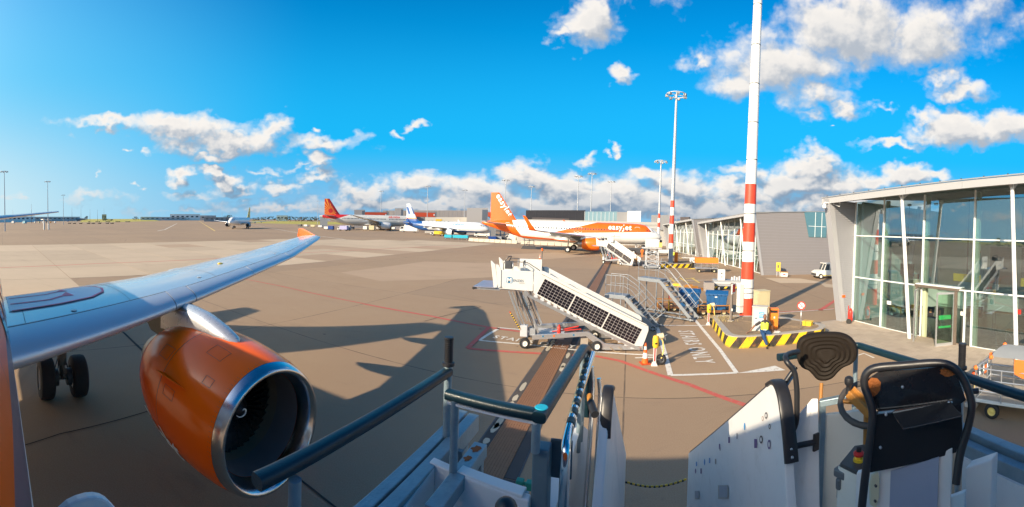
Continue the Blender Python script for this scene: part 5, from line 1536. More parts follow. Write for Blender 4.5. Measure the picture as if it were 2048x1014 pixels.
# waiting-room furniture behind the glass
def seat_row(label, x, y, n, rz=0):
    t = inter('seat_row', label, 'row of seats', x, y, rz, 'rows of black seats in the waiting room')
    MB().bar((0, 0, .40), (n * .6, 0, .40), .06).build('beam', M['chrome'], t)
    for k in range(2):
        xx = .3 + k * (n * .6 - .6)
        b = MB(); b.bar((xx, 0, .4), (xx, -.25, 0), .04); b.bar((xx, 0, .4), (xx, .25, 0), .04); b.build('leg', M['chrome'], t)
    for k in range(n):
        xx = .3 + k * .6
        b = MB(); b.prism([(xx - .25, -.28, .46), (xx + .25, -.28, .46), (xx + .25, .2, .42), (xx - .25, .2, .42)], (0, 0, .04)); b.build('seat', M['black'], t, bevel=.015)
        b = MB(); b.prism([(xx - .24, .18, .46), (xx + .24, .18, .46), (xx + .22, .36, .98), (xx - .22, .36, .98)], (0, .04, 0)); b.build('backrest', M['black'], t, bevel=.015)
        MB().box((xx, .255, .74), (.14, .01, .2), rot=Matrix.Rotation(R(-19), 3, 'X')).build('seat_emblem', M['wood'], t)
    return t
seat_row('row of black waiting seats behind the glass, left of the open doors', 2.2, 2.4, 4, R(14))
seat_row('pair of black waiting seats seen through the open doorway', 5.0, 4.6, 2, R(10))
def table(label, x, y, w):
    t = inter('side_table', label, 'table', x, y, 0, 'low benches in the waiting room')
    MB().box((w / 2, 0, .74), (w, .4, .05)).build('top', M['wood'], t)
    for a in (.08, w - .08):
        b = MB(); b.bar((a, -.17, 0), (a, -.17, .71), .04); b.bar((a, .17, 0), (a, .17, .71), .04); b.bar((a, -.17, .04), (a, .17, .04), .04); b.build('leg', M['chrome'], t)
table('low wooden ledge on steel legs behind the glass near the ribbed wall', .6, 2.5, 1.3)
table('wooden ledge table behind the open doorway', 6.6, 5.4, 1.6)
table('long low bench behind the rightmost glass panes', 9.4, 1.2, 2.2)
def yellow_sign(label, x, y, z, w, h, pole):
    t = inter('yellow_sign', label, 'sign', x, y, 0)
    MB().box((0, 0, z), (w, .12, h)).build('sign_box', mat('sign_yellow', (.85, .52, .02), .5, var=.03), t, bevel=.01)
    MB().cyl((0, 0, 0 if pole else z + h / 2), (0, 0, z - h / 2 if pole else 7.3), .035).build('pole' if pole else 'hanger', M['dark'], t)
yellow_sign('wide yellow hanging sign inside the hall above the doors', 6.5, 2.2, 3.0, 1.7, .42, False)
yellow_sign('small yellow sign on a dark post behind the glass at right', 9.6, 3.2, 2.9, .65, .45, True)
t = inter('blue_kiosk', 'blue and white kiosk standing deep inside the hall at right', 'kiosk', 10.2, 5.2)
MB().box((0, 0, .9), (.8, .5, 1.8)).build('body', M['navy'], t, bevel=.02); MB().box((.5, -.1, .6), (.4, .4, 1.2)).build('cupboard', M['white'], t, bevel=.01)
t = inter('blue_tarpaulin', 'dark hanging screen on the inner wall behind the left panes', 'screen', .9, 4.0)
MB().box((0, 0, 3.0), (1.1, .08, .75)).build('panel', M['black'], t); MB().cyl((0, 0, 3.4), (0, 0, 7.2), .03).build('hanger', M['dark'], t)
for k, (x, y) in enumerate(((9.0, .9), (10.3, 1.0), (11.4, .9))):
    t = inter('queue_post', 'slim steel queue post behind the glass panes right of the doors', 'post', x, y, 0, 'steel queue posts inside the hall')
    t['label'] = ('slim steel queue post nearest the doors behind the glass', 'middle one of the three slim steel queue posts behind the glass', 'slim steel queue post farthest right behind the glass')[k]
    MB().cyl((0, 0, 0), (0, 0, 1.0), .028).build('post', M['chrome'], t); MB().cyl((0, 0, 0), (0, 0, .03), .16).build('foot', M['dark'], t)
for k, (x, y) in enumerate(((2.6, 5.5), (8.2, 5.8), (11.5, 6.2))):
    t = inter('pendant_lamp', ('white pendant lamp behind the second pane of the hall', 'white pendant lamp high above the doorway inside the hall', 'white pendant lamp behind the right end panes')[k], 'lamp', x, y)
    MB().lathe([(.02, 5.9), (.05, 5.85), (.22, 5.6), (.30, 5.5), (.28, 5.5), (.04, 5.8)], (0, 0, 0), 'Z', 18).build('shade', M['white'], t); MB().cyl((0, 0, 5.9), (0, 0, 7.3), .015).build('cord', M['dark'], t)

# notices on the glass and a bin by the doors
for (x, z, w, h, m) in ((7.55, 1.55, .14, .2, M['white']), (2.9, 1.5, .3, .2, M['white'])):
    MB().box((x, -.035, z), (w, .012, h)).build('notice', m, t1)
MB().box((10.55, -.04, 1.95), (.16, .012, .2)).build('notice', M['signred'], t1)
for k in range(9): MB().cyl((.9 + k * 1.9, 1.6, 7.0), (.9 + k * 1.9, 1.6, 7.12), .12, n=12).build('downlight', M['white'], t1)
b = MB(); b.cyl((.2, 4.5, 0), (1.6, 4.2, 7.2), .13, n=12); b.build('raking_strut', M['lightgrey'], t1)
b = MB(); b.cyl((12.5, 4.5, 0), (8.6, 4.2, 7.4), .13, n=12); b.build('raking_strut', M['lightgrey'], t1)
for k in range(5): MB().box((5.5 + k * 2.4, 8.78, 3.4), (1.8, .04, 2.6)).build('wall_panel', mat('inner_panel_grey', (.30, .31, .30), .7), t1)
# second and third piers beyond
P2 = (33.75, 63.0, 0); RZ_2 = math.atan2(-.981, -.194)
t2, H2 = pier('second glass pier building with a big silver gable wall facing us', P2, RZ_2, 24.3, [0, 2.6, 5.2, 7.8, 10.4, 13.0, 15.6, 18.2, 20.8, 23.6], z0=6.45, slope=.040, tr=(2.2, 4.6), cols=(3.6, 11.6, 19.6), south=True, ribs=40, near=False, depth=12)
g = next(o for o in t2.children if o.name.startswith('gable_wall'))
b = MB(); b.prism([(24.66, 5.7, 4.8), (24.66, 8.4, 4.8), (24.66, 8.4, 8.3), (24.66, 4.9, 7.9)], (.03, 0, 0)); cw = b.build('corner_window', mat('pale_glass', (.12, .25, .28), .06, .3, spec=.8), t2)
for y in (6.6, 7.6): MB().box((24.71, y, 6.4), (.04, .06, 3.2)).build('mullion', M_mull, cw)
MB().box((24.71, 6.9, 6.2), (.04, 2.6, .06)).build('transom', M_mull, cw)
P3 = (38.6, 92.0, 0)
t3, H3 = pier('third glass pier building, partly hidden behind the striped mast', P3, math.atan2(-.98, -.15), 24.0, [0, 3, 6, 9, 12, 15, 18, 21, 23.8], z0=6.3, slope=.035, tr=(2.2, 4.6), cols=(4, 11, 19), south=True, ribs=24, near=False, depth=10)

# pavement of tiles in front of the near building
M_tile = slab_mat('paving_tile', (.40, .33, .26), .6)
pv = bpy.data.objects.new('pavement', None); COL.objects.link(pv); tag(pv, 'strip of square paving tiles along the glass front', kind='structure'); pv.location = P1; pv.rotation_euler = (0, 0, RZ_1)
mt = MB(); mt.prism([(-.195, -.195, 0), (.195, -.195, 0), (.195, .195, 0), (-.195, .195, 0)], (0, 0, .04))
base = mt.build('paving_tile', M_tile, pv); n = 0; rest = MB()
for i in range(38):
    for j in range(9):
        x, y = -.4 + i * .4, -.20 - j * .4
        z = .02 + random.uniform(-.003, .003)
        if n == 0: o = base
        elif n < 300: o = base.copy(); COL.objects.link(o); o.parent = pv
        else:
            rest.box((x, y, z + .02), (.39, .39, .04)); n += 1; continue
        o.location = (x, y, z); n += 1
o = rest.build('paving_tile', M_tile, pv); o['kind'] = 'stuff'
MB().box((7.0, -1.9, .008), (15.6, 3.9, .016)).build('bedding', mat('joint_sand', (.16, .13, .10), .9), pv)
for k in range(19):
    b = MB().box((0, 0, 0), (.79, .12, .11)).build('kerb_stone', M['stone'], pv, bevel=.01); b.location = (-.2 + k * .8, -3.83, .05)

# ------------------------------------------------------------------ the other aircraft
def fan_of_rays(N, x, y, z):
    dx = N.m('SUBTRACT', x, 50.5); dz = N.m('SUBTRACT', z, 10.2)
    a = N.m('ARCTAN2', dx, dz)
    s = N.m('GREATER_THAN', N.m('SINE', N.m('MULTIPLY', a, 22.0)), .05)
    r = N.m('SQRT', N.m('ADD', N.m('MULTIPLY', dx, dx), N.m('MULTIPLY', dz, dz)))
    s = N.m('MULTIPLY', s, N.m('MULTIPLY', N.m('GREATER_THAN', r, 1.2), N.m('GREATER_THAN', N.m('SUBTRACT', x, N.m('MULTIPLY', N.m('SUBTRACT', z, 6.5), .62)), 46.0)))
    return N.mix(s, (.55, .02, .015), (.88, .30, .02))


def red_rear(N, x, y, z):
    f = N.m('MULTIPLY', N.m('GREATER_THAN', N.m('ADD', x, N.m('MULTIPLY', N.m('SUBTRACT', z, 6), 3.0)), 46.5), N.m('GREATER_THAN', z, N.m('MULTIPLY_ADD', N.m('SUBTRACT', x, 46.0), .10, 5.5)))
    f = N.m('MULTIPLY', f, N.m('LESS_THAN', x, 55.0))
    return N.mix(f, (.60, .58, .53), (.55, .02, .02))


def sunny_hull(N, x, y, z):
    f = N.m('GREATER_THAN', N.m('ADD', x, N.m('MULTIPLY', N.m('SUBTRACT', z, 3.6), -1.1)), 27.2)
    f = N.m('MAXIMUM', f, N.m('LESS_THAN', z, 2.15))
    return N.mix(f, (.62, .64, .66), (.004, .075, .27))


def sunny_fin(N, x, y, z):
    w = N.m('SINE', N.m('MULTIPLY_ADD', x, 2.6, N.m('MULTIPLY', z, -1.2)))
    f = N.m('MULTIPLY', N.m('GREATER_THAN', w, .15), N.m('MULTIPLY', N.m('GREATER_THAN', z, 8.2), N.m('LESS_THAN', z, 11.0)))
    c = N.mix(f, (.42, .46, .52), (.004, .07, .27))
    f2 = N.m('MULTIPLY', N.m('GREATER_THAN', z, 6.2), N.m('LESS_THAN', z, 6.7))
    return N.mix(N.m('LESS_THAN', z, 6.2), N.mix(f2, c, (.80, .25, .10)), (.004, .075, .27))


def by_ends(un, dn, ut, dt, L):
    """nose and tail surveyed as azimuth and distance -> nose position and heading"""
    a, c = U(un, 450, dn), U(ut, 450, dt)
    d = Vector((c.x - a.x, c.y - a.y, 0)).normalized()
    m = (a + c) / 2; n = m - d * (L / 2)
    return (n.x, n.y, 0), math.atan2(d.y, d.x)

# nearest neighbour, orange tail
N_ = G(1271, 507.5); P_ = G(1145, 505)
ang = math.atan2(P_.y - N_.y, P_.x - N_.x) - math.atan2(3.8, 12.64)
nx_ = N_ - Vector((math.cos(ang), math.sin(ang), 0)) * 5.07
h2 = plane_mat('second_orange_hull', orange_livery(37.57), .26, .3)
cowl2 = mat('orange_cowl_matt', (1.0, .17, .01), .3, coat=.2)
ej, tab2, _ = airliner('parked_jet', 'parked white jet with orange tail and orange engine standing beside the glass piers', 37.57, (nx_.x, nx_.y, 0), ang, h2, orange_fin, cowl2, tipm=orange_fin, tip='sharklet')
cabin_windows(ej, tab2, 6.6, 31.5, .53, 4.62)
hull_text(ej, tab2, 'easyJet', 1.45, 10.6, 4.72, 1, M_letter, bold=.03, space=1.12)
for (x, z0, z1, w) in ((4.9, 3.4, 5.3, .85), (31.4, 3.5, 5.4, .8), (16.1, 3.9, 4.95, .55), (17.0, 3.9, 4.95, .55)): door_frame(ej, tab2, x, z0, z1, w, 1, name='cabin_door' if w > .6 else 'emergency_exit')
b = MB(); b.add([hull_pt(tab2, 8.1, 2.15, 1, .02), hull_pt(tab2, 9.95, 2.15, 1, .02), hull_pt(tab2, 9.95, 3.4, 1, .02), hull_pt(tab2, 8.1, 3.4, 1, .02)], [(0, 1, 2, 3)]); b.build('cargo_door', M['dark'], ej, recalc=False)
def fin_fn(px, py):
    a = R(-56); ox, oz = 34.55, 11.05
    x = ox - (px * math.cos(a) - py * math.sin(a)); z = oz + (px * math.sin(a) + py * math.cos(a))
    return Vector((x, .30 - .02 * (z - 6), z))
text_on('lettering', 'easyJet', 1.75, None, (1, 0, 0), (0, 0, 1), M_letter, ej, bold=.035, space=1.1, fn=fin_fn)

WB_TAB = [(2.0, 17.0, 13.0, 3.6, .12, .03), (2.9, 18.2, 11.2, 3.7, .12, .03), (10.0, 23.4, 6.6, 4.6, .11, .01), (22.0, 31.5, 3.2, 6.2, .10, 0), (28.5, 37.5, 1.2, 7.6, .09, 0)]
loc, rz = by_ends(838, 224, 643, 222, 56.7)
hai = plane_mat('cream_red_hull', red_rear, .3, .2)
ai, tab3, _ = airliner('widebody_jet', 'big cream wide body jet with a red sunburst tail', 56.7, loc, rz, hai, plane_mat('red_sunburst_fin', fan_of_rays, .4, 0), mat('cream_cowl', (.60, .60, .60), .35), r=2.87, h=2.97, zc=5.3, k=1.45, fintop=16.9, wing_tab=WB_TAB, eng_scale=1.5, eng_y=9.8, eng_z=2.6, gear_y=4.9, wheels=4, tip='fence', tipm=M_slat, eng_x=18.0)
cabin_windows(ai, tab3, 9, 44, .75, 6.1, skip=((18, 20), (33, 35)), size=(.42, .55), side=(1,))
hull_text(ai, tab3, 'AIR INDIA', 1.4, 18.5, 6.8, 1, M['red'], bold=.03)
NG_TAB = [(.9, 12.0, 7.4, 2.5, .135, .03), (1.9, 12.7, 6.2, 2.6, .13, .03), (6.0, 15.0, 4.0, 3.0, .115, .01), (12.0, 18.2, 2.6, 3.5, .105, 0), (17.0, 21.3, 1.5, 4.0, .095, 0)]
loc, rz = by_ends(974, 146, 808, 166, 39.5)
sx, tab4, _ = airliner('narrowbody_jet', 'white and dark blue jet parked in front of the jet bridges', 39.5, loc, rz, plane_mat('white_blue_hull', sunny_hull, .3, .2), plane_mat('white_blue_fin', sunny_fin, .4, 0), M['plane_white'], r=1.88, h=1.95, zc=3.5, fintop=12.5, wing_tab=NG_TAB, eng_scale=.9, eng_y=4.9, eng_z=1.5, gear_y=2.9, tip='sharklet', tipm=M['navy'], eng_x=12.2)
cabin_windows(sx, tab4, 6, 31, .52, 4.0, side=(1,), size=(.28, .36))
hull_text(sx, tab4, 'SunExpress', 1.15, 14.5, 4.05, 1, M_tank, bold=.03)
loc, rz = by_ends(466, 205, 497, 231, 37.57)
vy, tab5, _ = airliner('taxiing_jet', 'small distant white jet with a yellow tail taxiing out on the left', 37.57, loc, rz, plane_mat('white_hull', lambda N, x, y, z: N.mix(N.m('GREATER_THAN', x, 34), (.86, .85, .82), (.80, .55, .10)), .3, .2), mat('yellow_fin', (.85, .60, .12), .4), M['grey'])

# ------------------------------------------------------------------ terminal buildings behind
def block(name, label, u0, u1, vt, d0, m, depth=14, d1=None, cat='building', zb=0.0, vt1=None, zpx=None, parent=None, group=None):
    d1 = d1 or d0
    a, c = U(u0, 450, d0), U(u1, 450, d1)
    za = U(u0, vt, d0).z; zc = U(u1, vt1 or vt, d1).z
    if zpx: zb = U((u0 + u1) / 2, zpx, (d0 + d1) / 2).z
    o = Vector((a.x, a.y, 0)); e = Vector((c.x - a.x, c.y - a.y, 0)); L = e.length; rz = math.atan2(e.y, e.x)
    if parent is None:
        t = thing(name, label, cat, o, rz, group)
        b = MB(); b.prism([(0, 0, zb), (L, 0, zb), (L, 0, zc), (0, 0, za)], (0, depth, 0)); b.build('wall', m, t)
        return t, L, za
    return None

def windows(t, L, z, h, n, x0=.02, x1=.98, m=None, name='window', w=.75):
    for k in range(n):
        s = L * (x1 - x0) / n; x = L * x0 + s * (k + .5)
        MB().box((x, -.04, z), (s * w, .08, h)).build(name, m or M_winpane, t)

M_wht_b = mat('terminal_white', (.56, .53, .47), .6, var=.04)
M_blk = mat('black_cladding', (.022, .020, .024), .5, var=.1)
M_metal = mat('grey_cladding_box', (.23, .23, .235), .55, .1, var=.05)
M_glb = mat('curtain_wall', (.22, .33, .36), .15, .2, var=.2, nscale=.3, spec=.7)
M_redb = mat('red_banner', (.50, .065, .02), .5, var=.05)
t, L, z = block('terminal_wing', 'long white terminal wing stretching behind the orange tailed jet', 1035, 1345, 438.5, 112, M_wht_b, d1=124, vt1=445.5)
windows(t, L, z - 3.2, 1.0, 3, .22, .45, M['grey'], w=.18); windows(t, L, z - 3.4, 1.1, 4, .455, .555, M['dark'], w=.9)
MB().box((L / 2, -.12, z - 1.2), (L, .18, .22)).build('gutter', M['white'], t); MB().box((L / 2, .2, z - .15), (L, .6, .35)).build('parapet_edge', M_wht_b, t)
for k in range(14): MB().box((L * (k + .5) / 14, -.03, z / 2), (.05, .05, z)).build('panel_joint', M['lightgrey'], t)
t, L, z = block('upper_storey', 'black clad upper storey on the roof of the white terminal wing', 1051, 1170, 420.5, 128, M_blk, depth=20, zpx=452)
for k in range(9): MB().box((L * (k + .5) / 9, -.05, z - 1.2), (.06, .06, 2.2)).build('panel_joint', M['dark'], t)
MB().box((L * .42, -.5, z - 3.4), (L * .62, 1.0, 2.4)).build('brown_band', M['brown'], t)
t, L, z = block('glass_hall', 'pale glass roof hall right of the black upper storey', 1169, 1234, 423, 126, M_glb, depth=14, zpx=455)
for k in range(9): MB().box((L * k / 8, -.05, z - 2.0), (.10, .1, 4.0)).build('mullion', M['white'], t)
block('roof_box', 'white plant room box on the terminal roof', 1254, 1281, 422, 122, M['cream'], depth=8, zpx=455)
block('roof_box', 'grey wall between the glass hall and the white plant room', 1233, 1256, 424, 125, M_metal, depth=8, zpx=455)
block('roof_box', 'dark grey plant room behind the floodlight mast', 1302, 1338, 430, 122, M_metal, depth=8, zpx=460)
block('roof_box', 'square brown grey plant room above the pier roof', 1360, 1380, 434, 118, M['brown'], depth=6, zpx=460)
t = thing('roof_railing', 'steel railing along the terminal roof between the plant rooms', 'railing', (U(1338, 450, 119).x, U(1338, 450, 119).y, 0))
b = MB(); p0, p1 = U(1338, 436, 119), U(1398, 438, 119)
for k in range(9): q = p0.lerp(p1, k / 8); MB().cyl((q.x, q.y, q.z - 2.2), q, .05, n=6).build('post', M['grey'], t).matrix_parent_inverse = MW(t).inverted()
MB().bar(p0, p1, .08).build('top_rail', M['grey'], t).matrix_parent_inverse = MW(t).inverted()

t, L, z = block('terminal_wing', 'pale silver terminal hall behind the two distant jets', 765, 935, 421, 276, M['cladding'], depth=30, d1=262)
for k in range(20): MB().box((L * (k + .5) / 20, -.06, z / 2), (.12, .1, z)).build('panel_joint', M_fin, t)
for args in ((708, 729.5, 419.5, 262, 'square grey stair tower left of the first red banner'), (789, 806, 416.5, 256, 'grey stair tower between the two red banners'), (933, 975, 415.8, 176, 'large grey stair tower beside the orange tail')):
    t, L, z = block('stair_tower', args[4], args[0], args[1], args[2], args[3], M['stone'] if False else mat('tower_grey', (.36, .34, .33), .7, var=.03), depth=12, group='grey stair towers of the terminal')
    MB().box((L * .86, -.05, z * .62), (L * .26, .12, z * .66)).build('glazed_corner', mat('tower_glass', (.12, .14, .17), .3, spec=.6), t)
    MB().box((L * .5, -.3, z * .35), (L * .12, .5, 1.2)).build('window', M['dark'], t)
for (u0, u1, d, lb) in ((729, 771, 256, 'left jet bridge with a long red banner above the wide body jet'), (822, 868, 246, 'middle jet bridge with a long red banner behind the blue tailed jet'), (975, 1000, 168, 'right jet bridge with a red banner beside the orange tail')):
    t, L, z = block('jet_bridge', lb, u0, u1 + 6, 423.5, d, M_metal, depth=4, zpx=434, group='jet bridges with red banners')
    hz = U(u0, 434, d).z
    MB().box((L * .46, -.08, (z + hz) / 2), (L * .90, .12, (z - hz) * .8)).build('banner', M_redb, t)
    for k in (.15, .5, .85): MB().box((L * k, 1.5, hz / 2), (.5, .5, hz)).build('leg', M['grey'], t)
    MB().box((L * .88, -.16, (z + hz) / 2), (.7, .04, 1.0)).build('banner_number', M['white'], t)
t, L, z = block('service_block', 'low cream service block beneath the jet bridges', 850, 935, 434.5, 186, M_wht_b, depth=8)
windows(t, L, z * .72, .9, 6, .03, .6, M['dark'], w=.35)
MB().box((L * .32, -.1, z * .84), (L * .14, .1, .9)).build('yellow_notice', M['yellow'], t); MB().box((L * .5, -.1, z * .42), (L * .2, .1, 1.6)).build('orange_door', M['orange'], t)
t, L, z = block('service_block', 'low pale link building left of the wide body jet tail', 640, 655, 431, 260, M_wht_b, depth=8)
t, L, z = block('apron_stairs', 'covered grey stairs coming down beside the largest stair tower', 974, 990, 432, 165, M_metal, depth=2, vt1=462)

# ------------------------------------------------------------------ the far left side
M_grass = mat('grass_bank', (.36, .31, .045), .95, var=.4, nscale=.08, bump=.6, bscale=1.5)
def land(name, pix, z, m, label, h=0):
    pts = [G(u, v) for u, v in pix]; b = MB(); md = sum(p.length for p in pts) / len(pts); b.add([(p.x, p.y, z + (h if p.length > md else 0)) for p in pts], [tuple(range(len(pts)))])
    return tag(b.build(name, m), label, kind='structure')
land('grass_bank', [(160, 444.5), (235, 444.3), (320, 441.8), (300, 440.2), (165, 440.8)], .02, M_grass, 'low bank of yellow green grass on the left', 3.6)
land('grass', [(500, 446), (640, 449.5), (720, 448), (700, 444.5), (505, 441.5)], .02, M_grass, 'strip of green grass beyond the taxiway', .2)
M_leaf = [mat('far_foliage_' + w, c, .9, var=.4, nscale=.3) for w, c in (('dark', (.045, .055, .028)), ('mid', (.07, .085, .035)), ('brown', (.10, .075, .04)))]
def far_tree(u, d, h, w, k, label):
    p = U(u, 440, d * 1.8); h *= 1.3; w *= 1.3; t = thing('tree', label, 'tree', (p.x, p.y, 0), 0, 'trees on the far edge of the airfield')
    MB().cyl((0, 0, 0), (0, 0, h * .5), .35, .2, n=6).build('trunk', M['brown'], t)
    b = MB(); rnd = random.Random(int(u * 7))
    for q in range(60):
        a, r = rnd.uniform(0, 6.28), w * math.sqrt(rnd.random()); z = h * rnd.uniform(.25, 1) ; s = .10 * h + .7 * rnd.random(); r *= math.sqrt(max(.05, 1 - abs(z / h - .5) * 1.4))
        c = Vector((r * math.cos(a), r * math.sin(a), z))
        v = [c + Vector((rnd.uniform(-s, s), rnd.uniform(-s, s), rnd.uniform(-s, s) * .7)) for _ in range(5)]
        b.add(v, [(0, 1, 2), (0, 2, 3), (0, 3, 4), (1, 2, 4), (1, 3, 4)])
    b.build('crown', M_leaf[k], t, recalc=False)
names = ['dark round tree', 'olive bushy tree', 'brown autumn tree']
spots = [(212, 430, 3.5, 5), (222, 440, 3, 4), (271, 500, 7, 6), (452, 560, 9, 8), (459, 560, 11, 8), (466, 555, 8, 8), (510, 520, 6, 8), (520, 520, 7, 9), (531, 500, 8, 9), (542, 505, 9, 9), (556, 500, 7, 9), (568, 480, 8, 9), (580, 470, 9, 8), (592, 470, 8, 8), (603, 450, 8, 8), (614, 450, 8, 8), (625, 440, 8, 7), (634, 430, 8, 6), (425, 620, 6, 8), (375, 640, 5, 7)]
for i, (u, d, h, w) in enumerate(spots):
    k = i % 3
    n_ = (i if u < 470 and i < 6 else i - 18 + 6 if u < 470 else i - 6)
    side = 'left of the taxiing jet' if u < 470 else 'right of the taxiing jet'
    far_tree(u, d, h, w, k, f'{names[k]} on the skyline {side}, {ordw(n_)} from the left there')
for (u0, u1, vt, d, m, lb) in ((340, 400, 428.5, 1150, mat('far_white', (.85, .84, .80), .7), 'long white office block on the horizon'), (400, 432, 431, 1200, mat('shed_grey', (.52, .50, .48), .7), 'grey hangar on the horizon right of the white office block'), (281, 320, 434, 1000, M['cream'], 'low cream shed on the horizon'), (320, 372, 434.3, 1080, mat('shed_blue', (.48, .52, .53), .7), 'low blue grey shed on the horizon'), (204, 213, 429, 900, M['beige'], 'small brick house with a pointed roof on the horizon'), (553, 575, 431, 1100, mat('far_white', (.85, .84, .80), .7), 'small pale house right of the taxiing jet'), (60, 160, 434, 900, mat('shed_grey', (.52, .50, .48), .7), 'long grey shed roof across the left horizon'), (-20, 70, 433, 700, mat('far_white', (.85, .84, .80), .7), 'pale baggage hall at the left edge'), (408, 470, 434.5, 700, M['grey'], 'thin grey roofline on the horizon')):
    t, L, z = block('far_building', lb, u0, u1, vt, d, m, depth=20)
    n = max(3, int((u1 - u0) / 9)); windows(t, L, z * .62, z * .22, n, m=M['dark'] if m is not M['dark'] else M['lightgrey'], w=.5)
    MB().box((L / 2, 8, z + .15), (L * 1.01, 18, .3)).build('roof', M['lightgrey'], t)
b = MB(); p = U(155, 434, 900)
t = thing('old_aeroplane', 'dark grounded aeroplane shape on the left skyline', 'aeroplane', (p.x, p.y, 0), R(35))
b.loft([[(x, r * math.cos(a), 4 + r * math.sin(a)) for a in [2 * PI * k / 12 for k in range(12)]] for x, r in ((-24, .2), (-21, 1.6), (-14, 2.6), (10, 2.6), (20, 1.4), (26, .4))]); b.build('fuselage', M['grey'], t)
MB().prism([(16, 0, 6), (22, 0, 11), (26, 0, 11), (25, 0, 5)], (0, .4, 0)).build('tail_fin', M['grey'], t); MB().box((0, 0, 2), (3, .6, 4)).build('pedestal', M['dark'], t)

# floodlight masts
def mast(u, vt, d, label, w=1.0, ring=False, base=None):
    p = base or U(u, 450, d); top = U(u, vt, d).z if base is None else d
    t = thing('floodlight_mast', label, 'floodlight mast', (p.x, p.y, 0), 0, 'floodlight masts around the apron')
    lx = 0
    MB().cyl((0, 0, 0), (0, 0, top), .26 * w, .12 * w, n=10).build('pole', mat('mast_grey', (.42, .44, .46), .5, .2), t)
    b = MB(); r = 1.5 * w
    ri = MB().tube([(r * math.cos(2 * PI * k / 16), r * math.sin(2 * PI * k / 16), top) for k in range(16)], .08, 6, closed=True).build('head_ring', M['lightgrey'], t)
    for k in range(3): MB().bar((r * math.cos(k * 2.1), r * math.sin(k * 2.1), top), (-r * math.cos(k * 2.1) * 0, 0, top), .08).build('spoke', M['lightgrey'], ri)
    for k in range(6):
        a = k * 1.05; MB().box((r * math.cos(a), r * math.sin(a), top - .2), (.5, .35, .3), rz=a).build('floodlight', M['grey'], t)
    return t
sides = 'tall grey floodlight mast '
for (u, vt, lb) in ((10, 343, 'at the left edge of the picture'), (96, 363, 'above the wing tip at the far left'), (127, 390, 'small and far, right of the two left masts'), (635, 402, 'behind the red sunburst tail'), (761, 382, 'behind the first red banner'), (854, 372, 'above the second red banner'), (928, 380, 'left of the large grey stair tower'), (1009, 360, 'just behind the orange tail'), (1061, 373, 'right of the orange tail'), (1154, 352, 'left one of the close pair above the black storey'), (1181, 347, 'right one of the close pair above the black storey'), (1220, 363, 'above the pale glass hall')):
    hz = LEAN @ Vector((0, 1, 0, 0)); 
    hv = 467 - 30 * math.cos((u - U0) / FPX + R(52))
    mast(u, vt, 20.5 * 800 / (hv - vt), sides + lb)
for k, (u, vt, d) in enumerate(((63, 408, 500), (26, 420, 600), (144, 415, 620), (162, 417, 640), (180, 418, 640), (195, 419, 660), (208, 417, 700), (444, 424, 700))):
    p = U(u, 440, d); t = tag(MB().cyl((0, 0, 0), (0, 0, U(u, vt, d).z), .35, .15, n=6).build('lamp_pole', M['grey']), f'thin distant pole on the left skyline, {ordw(k)} from the left', 'pole', 'thin poles on the skyline'); t.location = (p.x, p.y, 0)
M_band_r = mat('mast_red', (.68, .06, .025), .45, var=.05, dirt=.12); M_band_w = mat('mast_white', (.76, .74, .70), .45, var=.03, dirt=.12, dirtcol=(.5, .45, .38))


def tall_mast(label, base, top, r0, r1, bands, head=True, box=False):
    t = thing('striped_mast', label, 'floodlight mast', (base.x, base.y, 0), 0, 'red and white based floodlight masts')
    zs = [0.0] + bands + [top]
    for i, (a, c) in enumerate(zip(zs, zs[1:])):
        rr = lambda z: r0 + (r1 - r0) * z / top
        red = i % 2 == 0 and i < len(bands)
        if i == len(zs) - 2:
            n = 5
            for q in range(n):
                z0, z1 = a + (c - a) * q / n, a + (c - a) * (q + 1) / n
                MB().cyl((0, 0, z0), (0, 0, z1 - .02), rr(z0) * (1.0 if q else 1), rr(z1), n=16, caps=True).build('mast_section', M_band_w if base.y < 30 else mat('mast_grey', (.42, .44, .46), .5, .2), t)
        else: MB().cyl((0, 0, a), (0, 0, c), rr(a), rr(c), n=16).build('red_band' if red else 'white_band', M_band_r if red else M_band_w, t)
    if head:
        rd = MB().tube([(1.6 * math.cos(2 * PI * k / 20), 1.6 * math.sin(2 * PI * k / 20), top) for k in range(20)], .07, 6, closed=True).build('head_ring', M['lightgrey'], t)
        for k in range(4): MB().bar((1.6 * math.cos(k * PI / 2), 1.6 * math.sin(k * PI / 2), top), (0, 0, top), .07).build('spoke', M['lightgrey'], rd)
        for k in range(7): MB().box((1.55 * math.cos(k * .9), 1.55 * math.sin(k * .9), top - .2), (.45, .35, .35), rz=k * .9).build('floodlight', M['grey'], t)
        MB().cyl((0, 0, top), (0, 0, top + .4), .1).build('lightning_tip', M['grey'], t)
    if box:
        for (z0, z1) in ((.75, 2.05), (.38, .72)): MB().box((-.50, -.05, (z0 + z1) / 2), (.28, .36, z1 - z0)).build('switch_box', M['cream'], t, bevel=.01)
        for z in (1.50, 1.78, 4.0, 6.2, 9.4, 11.6, 13.9, 16.2, 18.6): MB().lathe([(r0 * 1.0 + .006 - (r0 - r1) * z / top, z), (r0 + .006 - (r0 - r1) * z / top, z + .04)], (0, 0, 0), 'Z', 16).build('joint_ring', M['dark'], t)
    return t
tall_mast('tall red and white striped mast rising out of the kerbed island', G(1492, 636), 34.0, .40, .15, [1.22, 2.33, 3.37, 4.54, 5.67, 6.78, 7.97], box=True)
tall_mast('middle floodlight mast with red bands behind the second yellow black kerb', G(1341, 522), 26.9, .42, .17, [.01, 2.9, 4.4, 6.0, 7.4, 8.7, 9.8])
tall_mast('smaller floodlight mast with red bands beside the jet nose', G(1316, 497), 22.9, .40, .16, [.01, 5.6, 6.8, 8.0, 9.2])

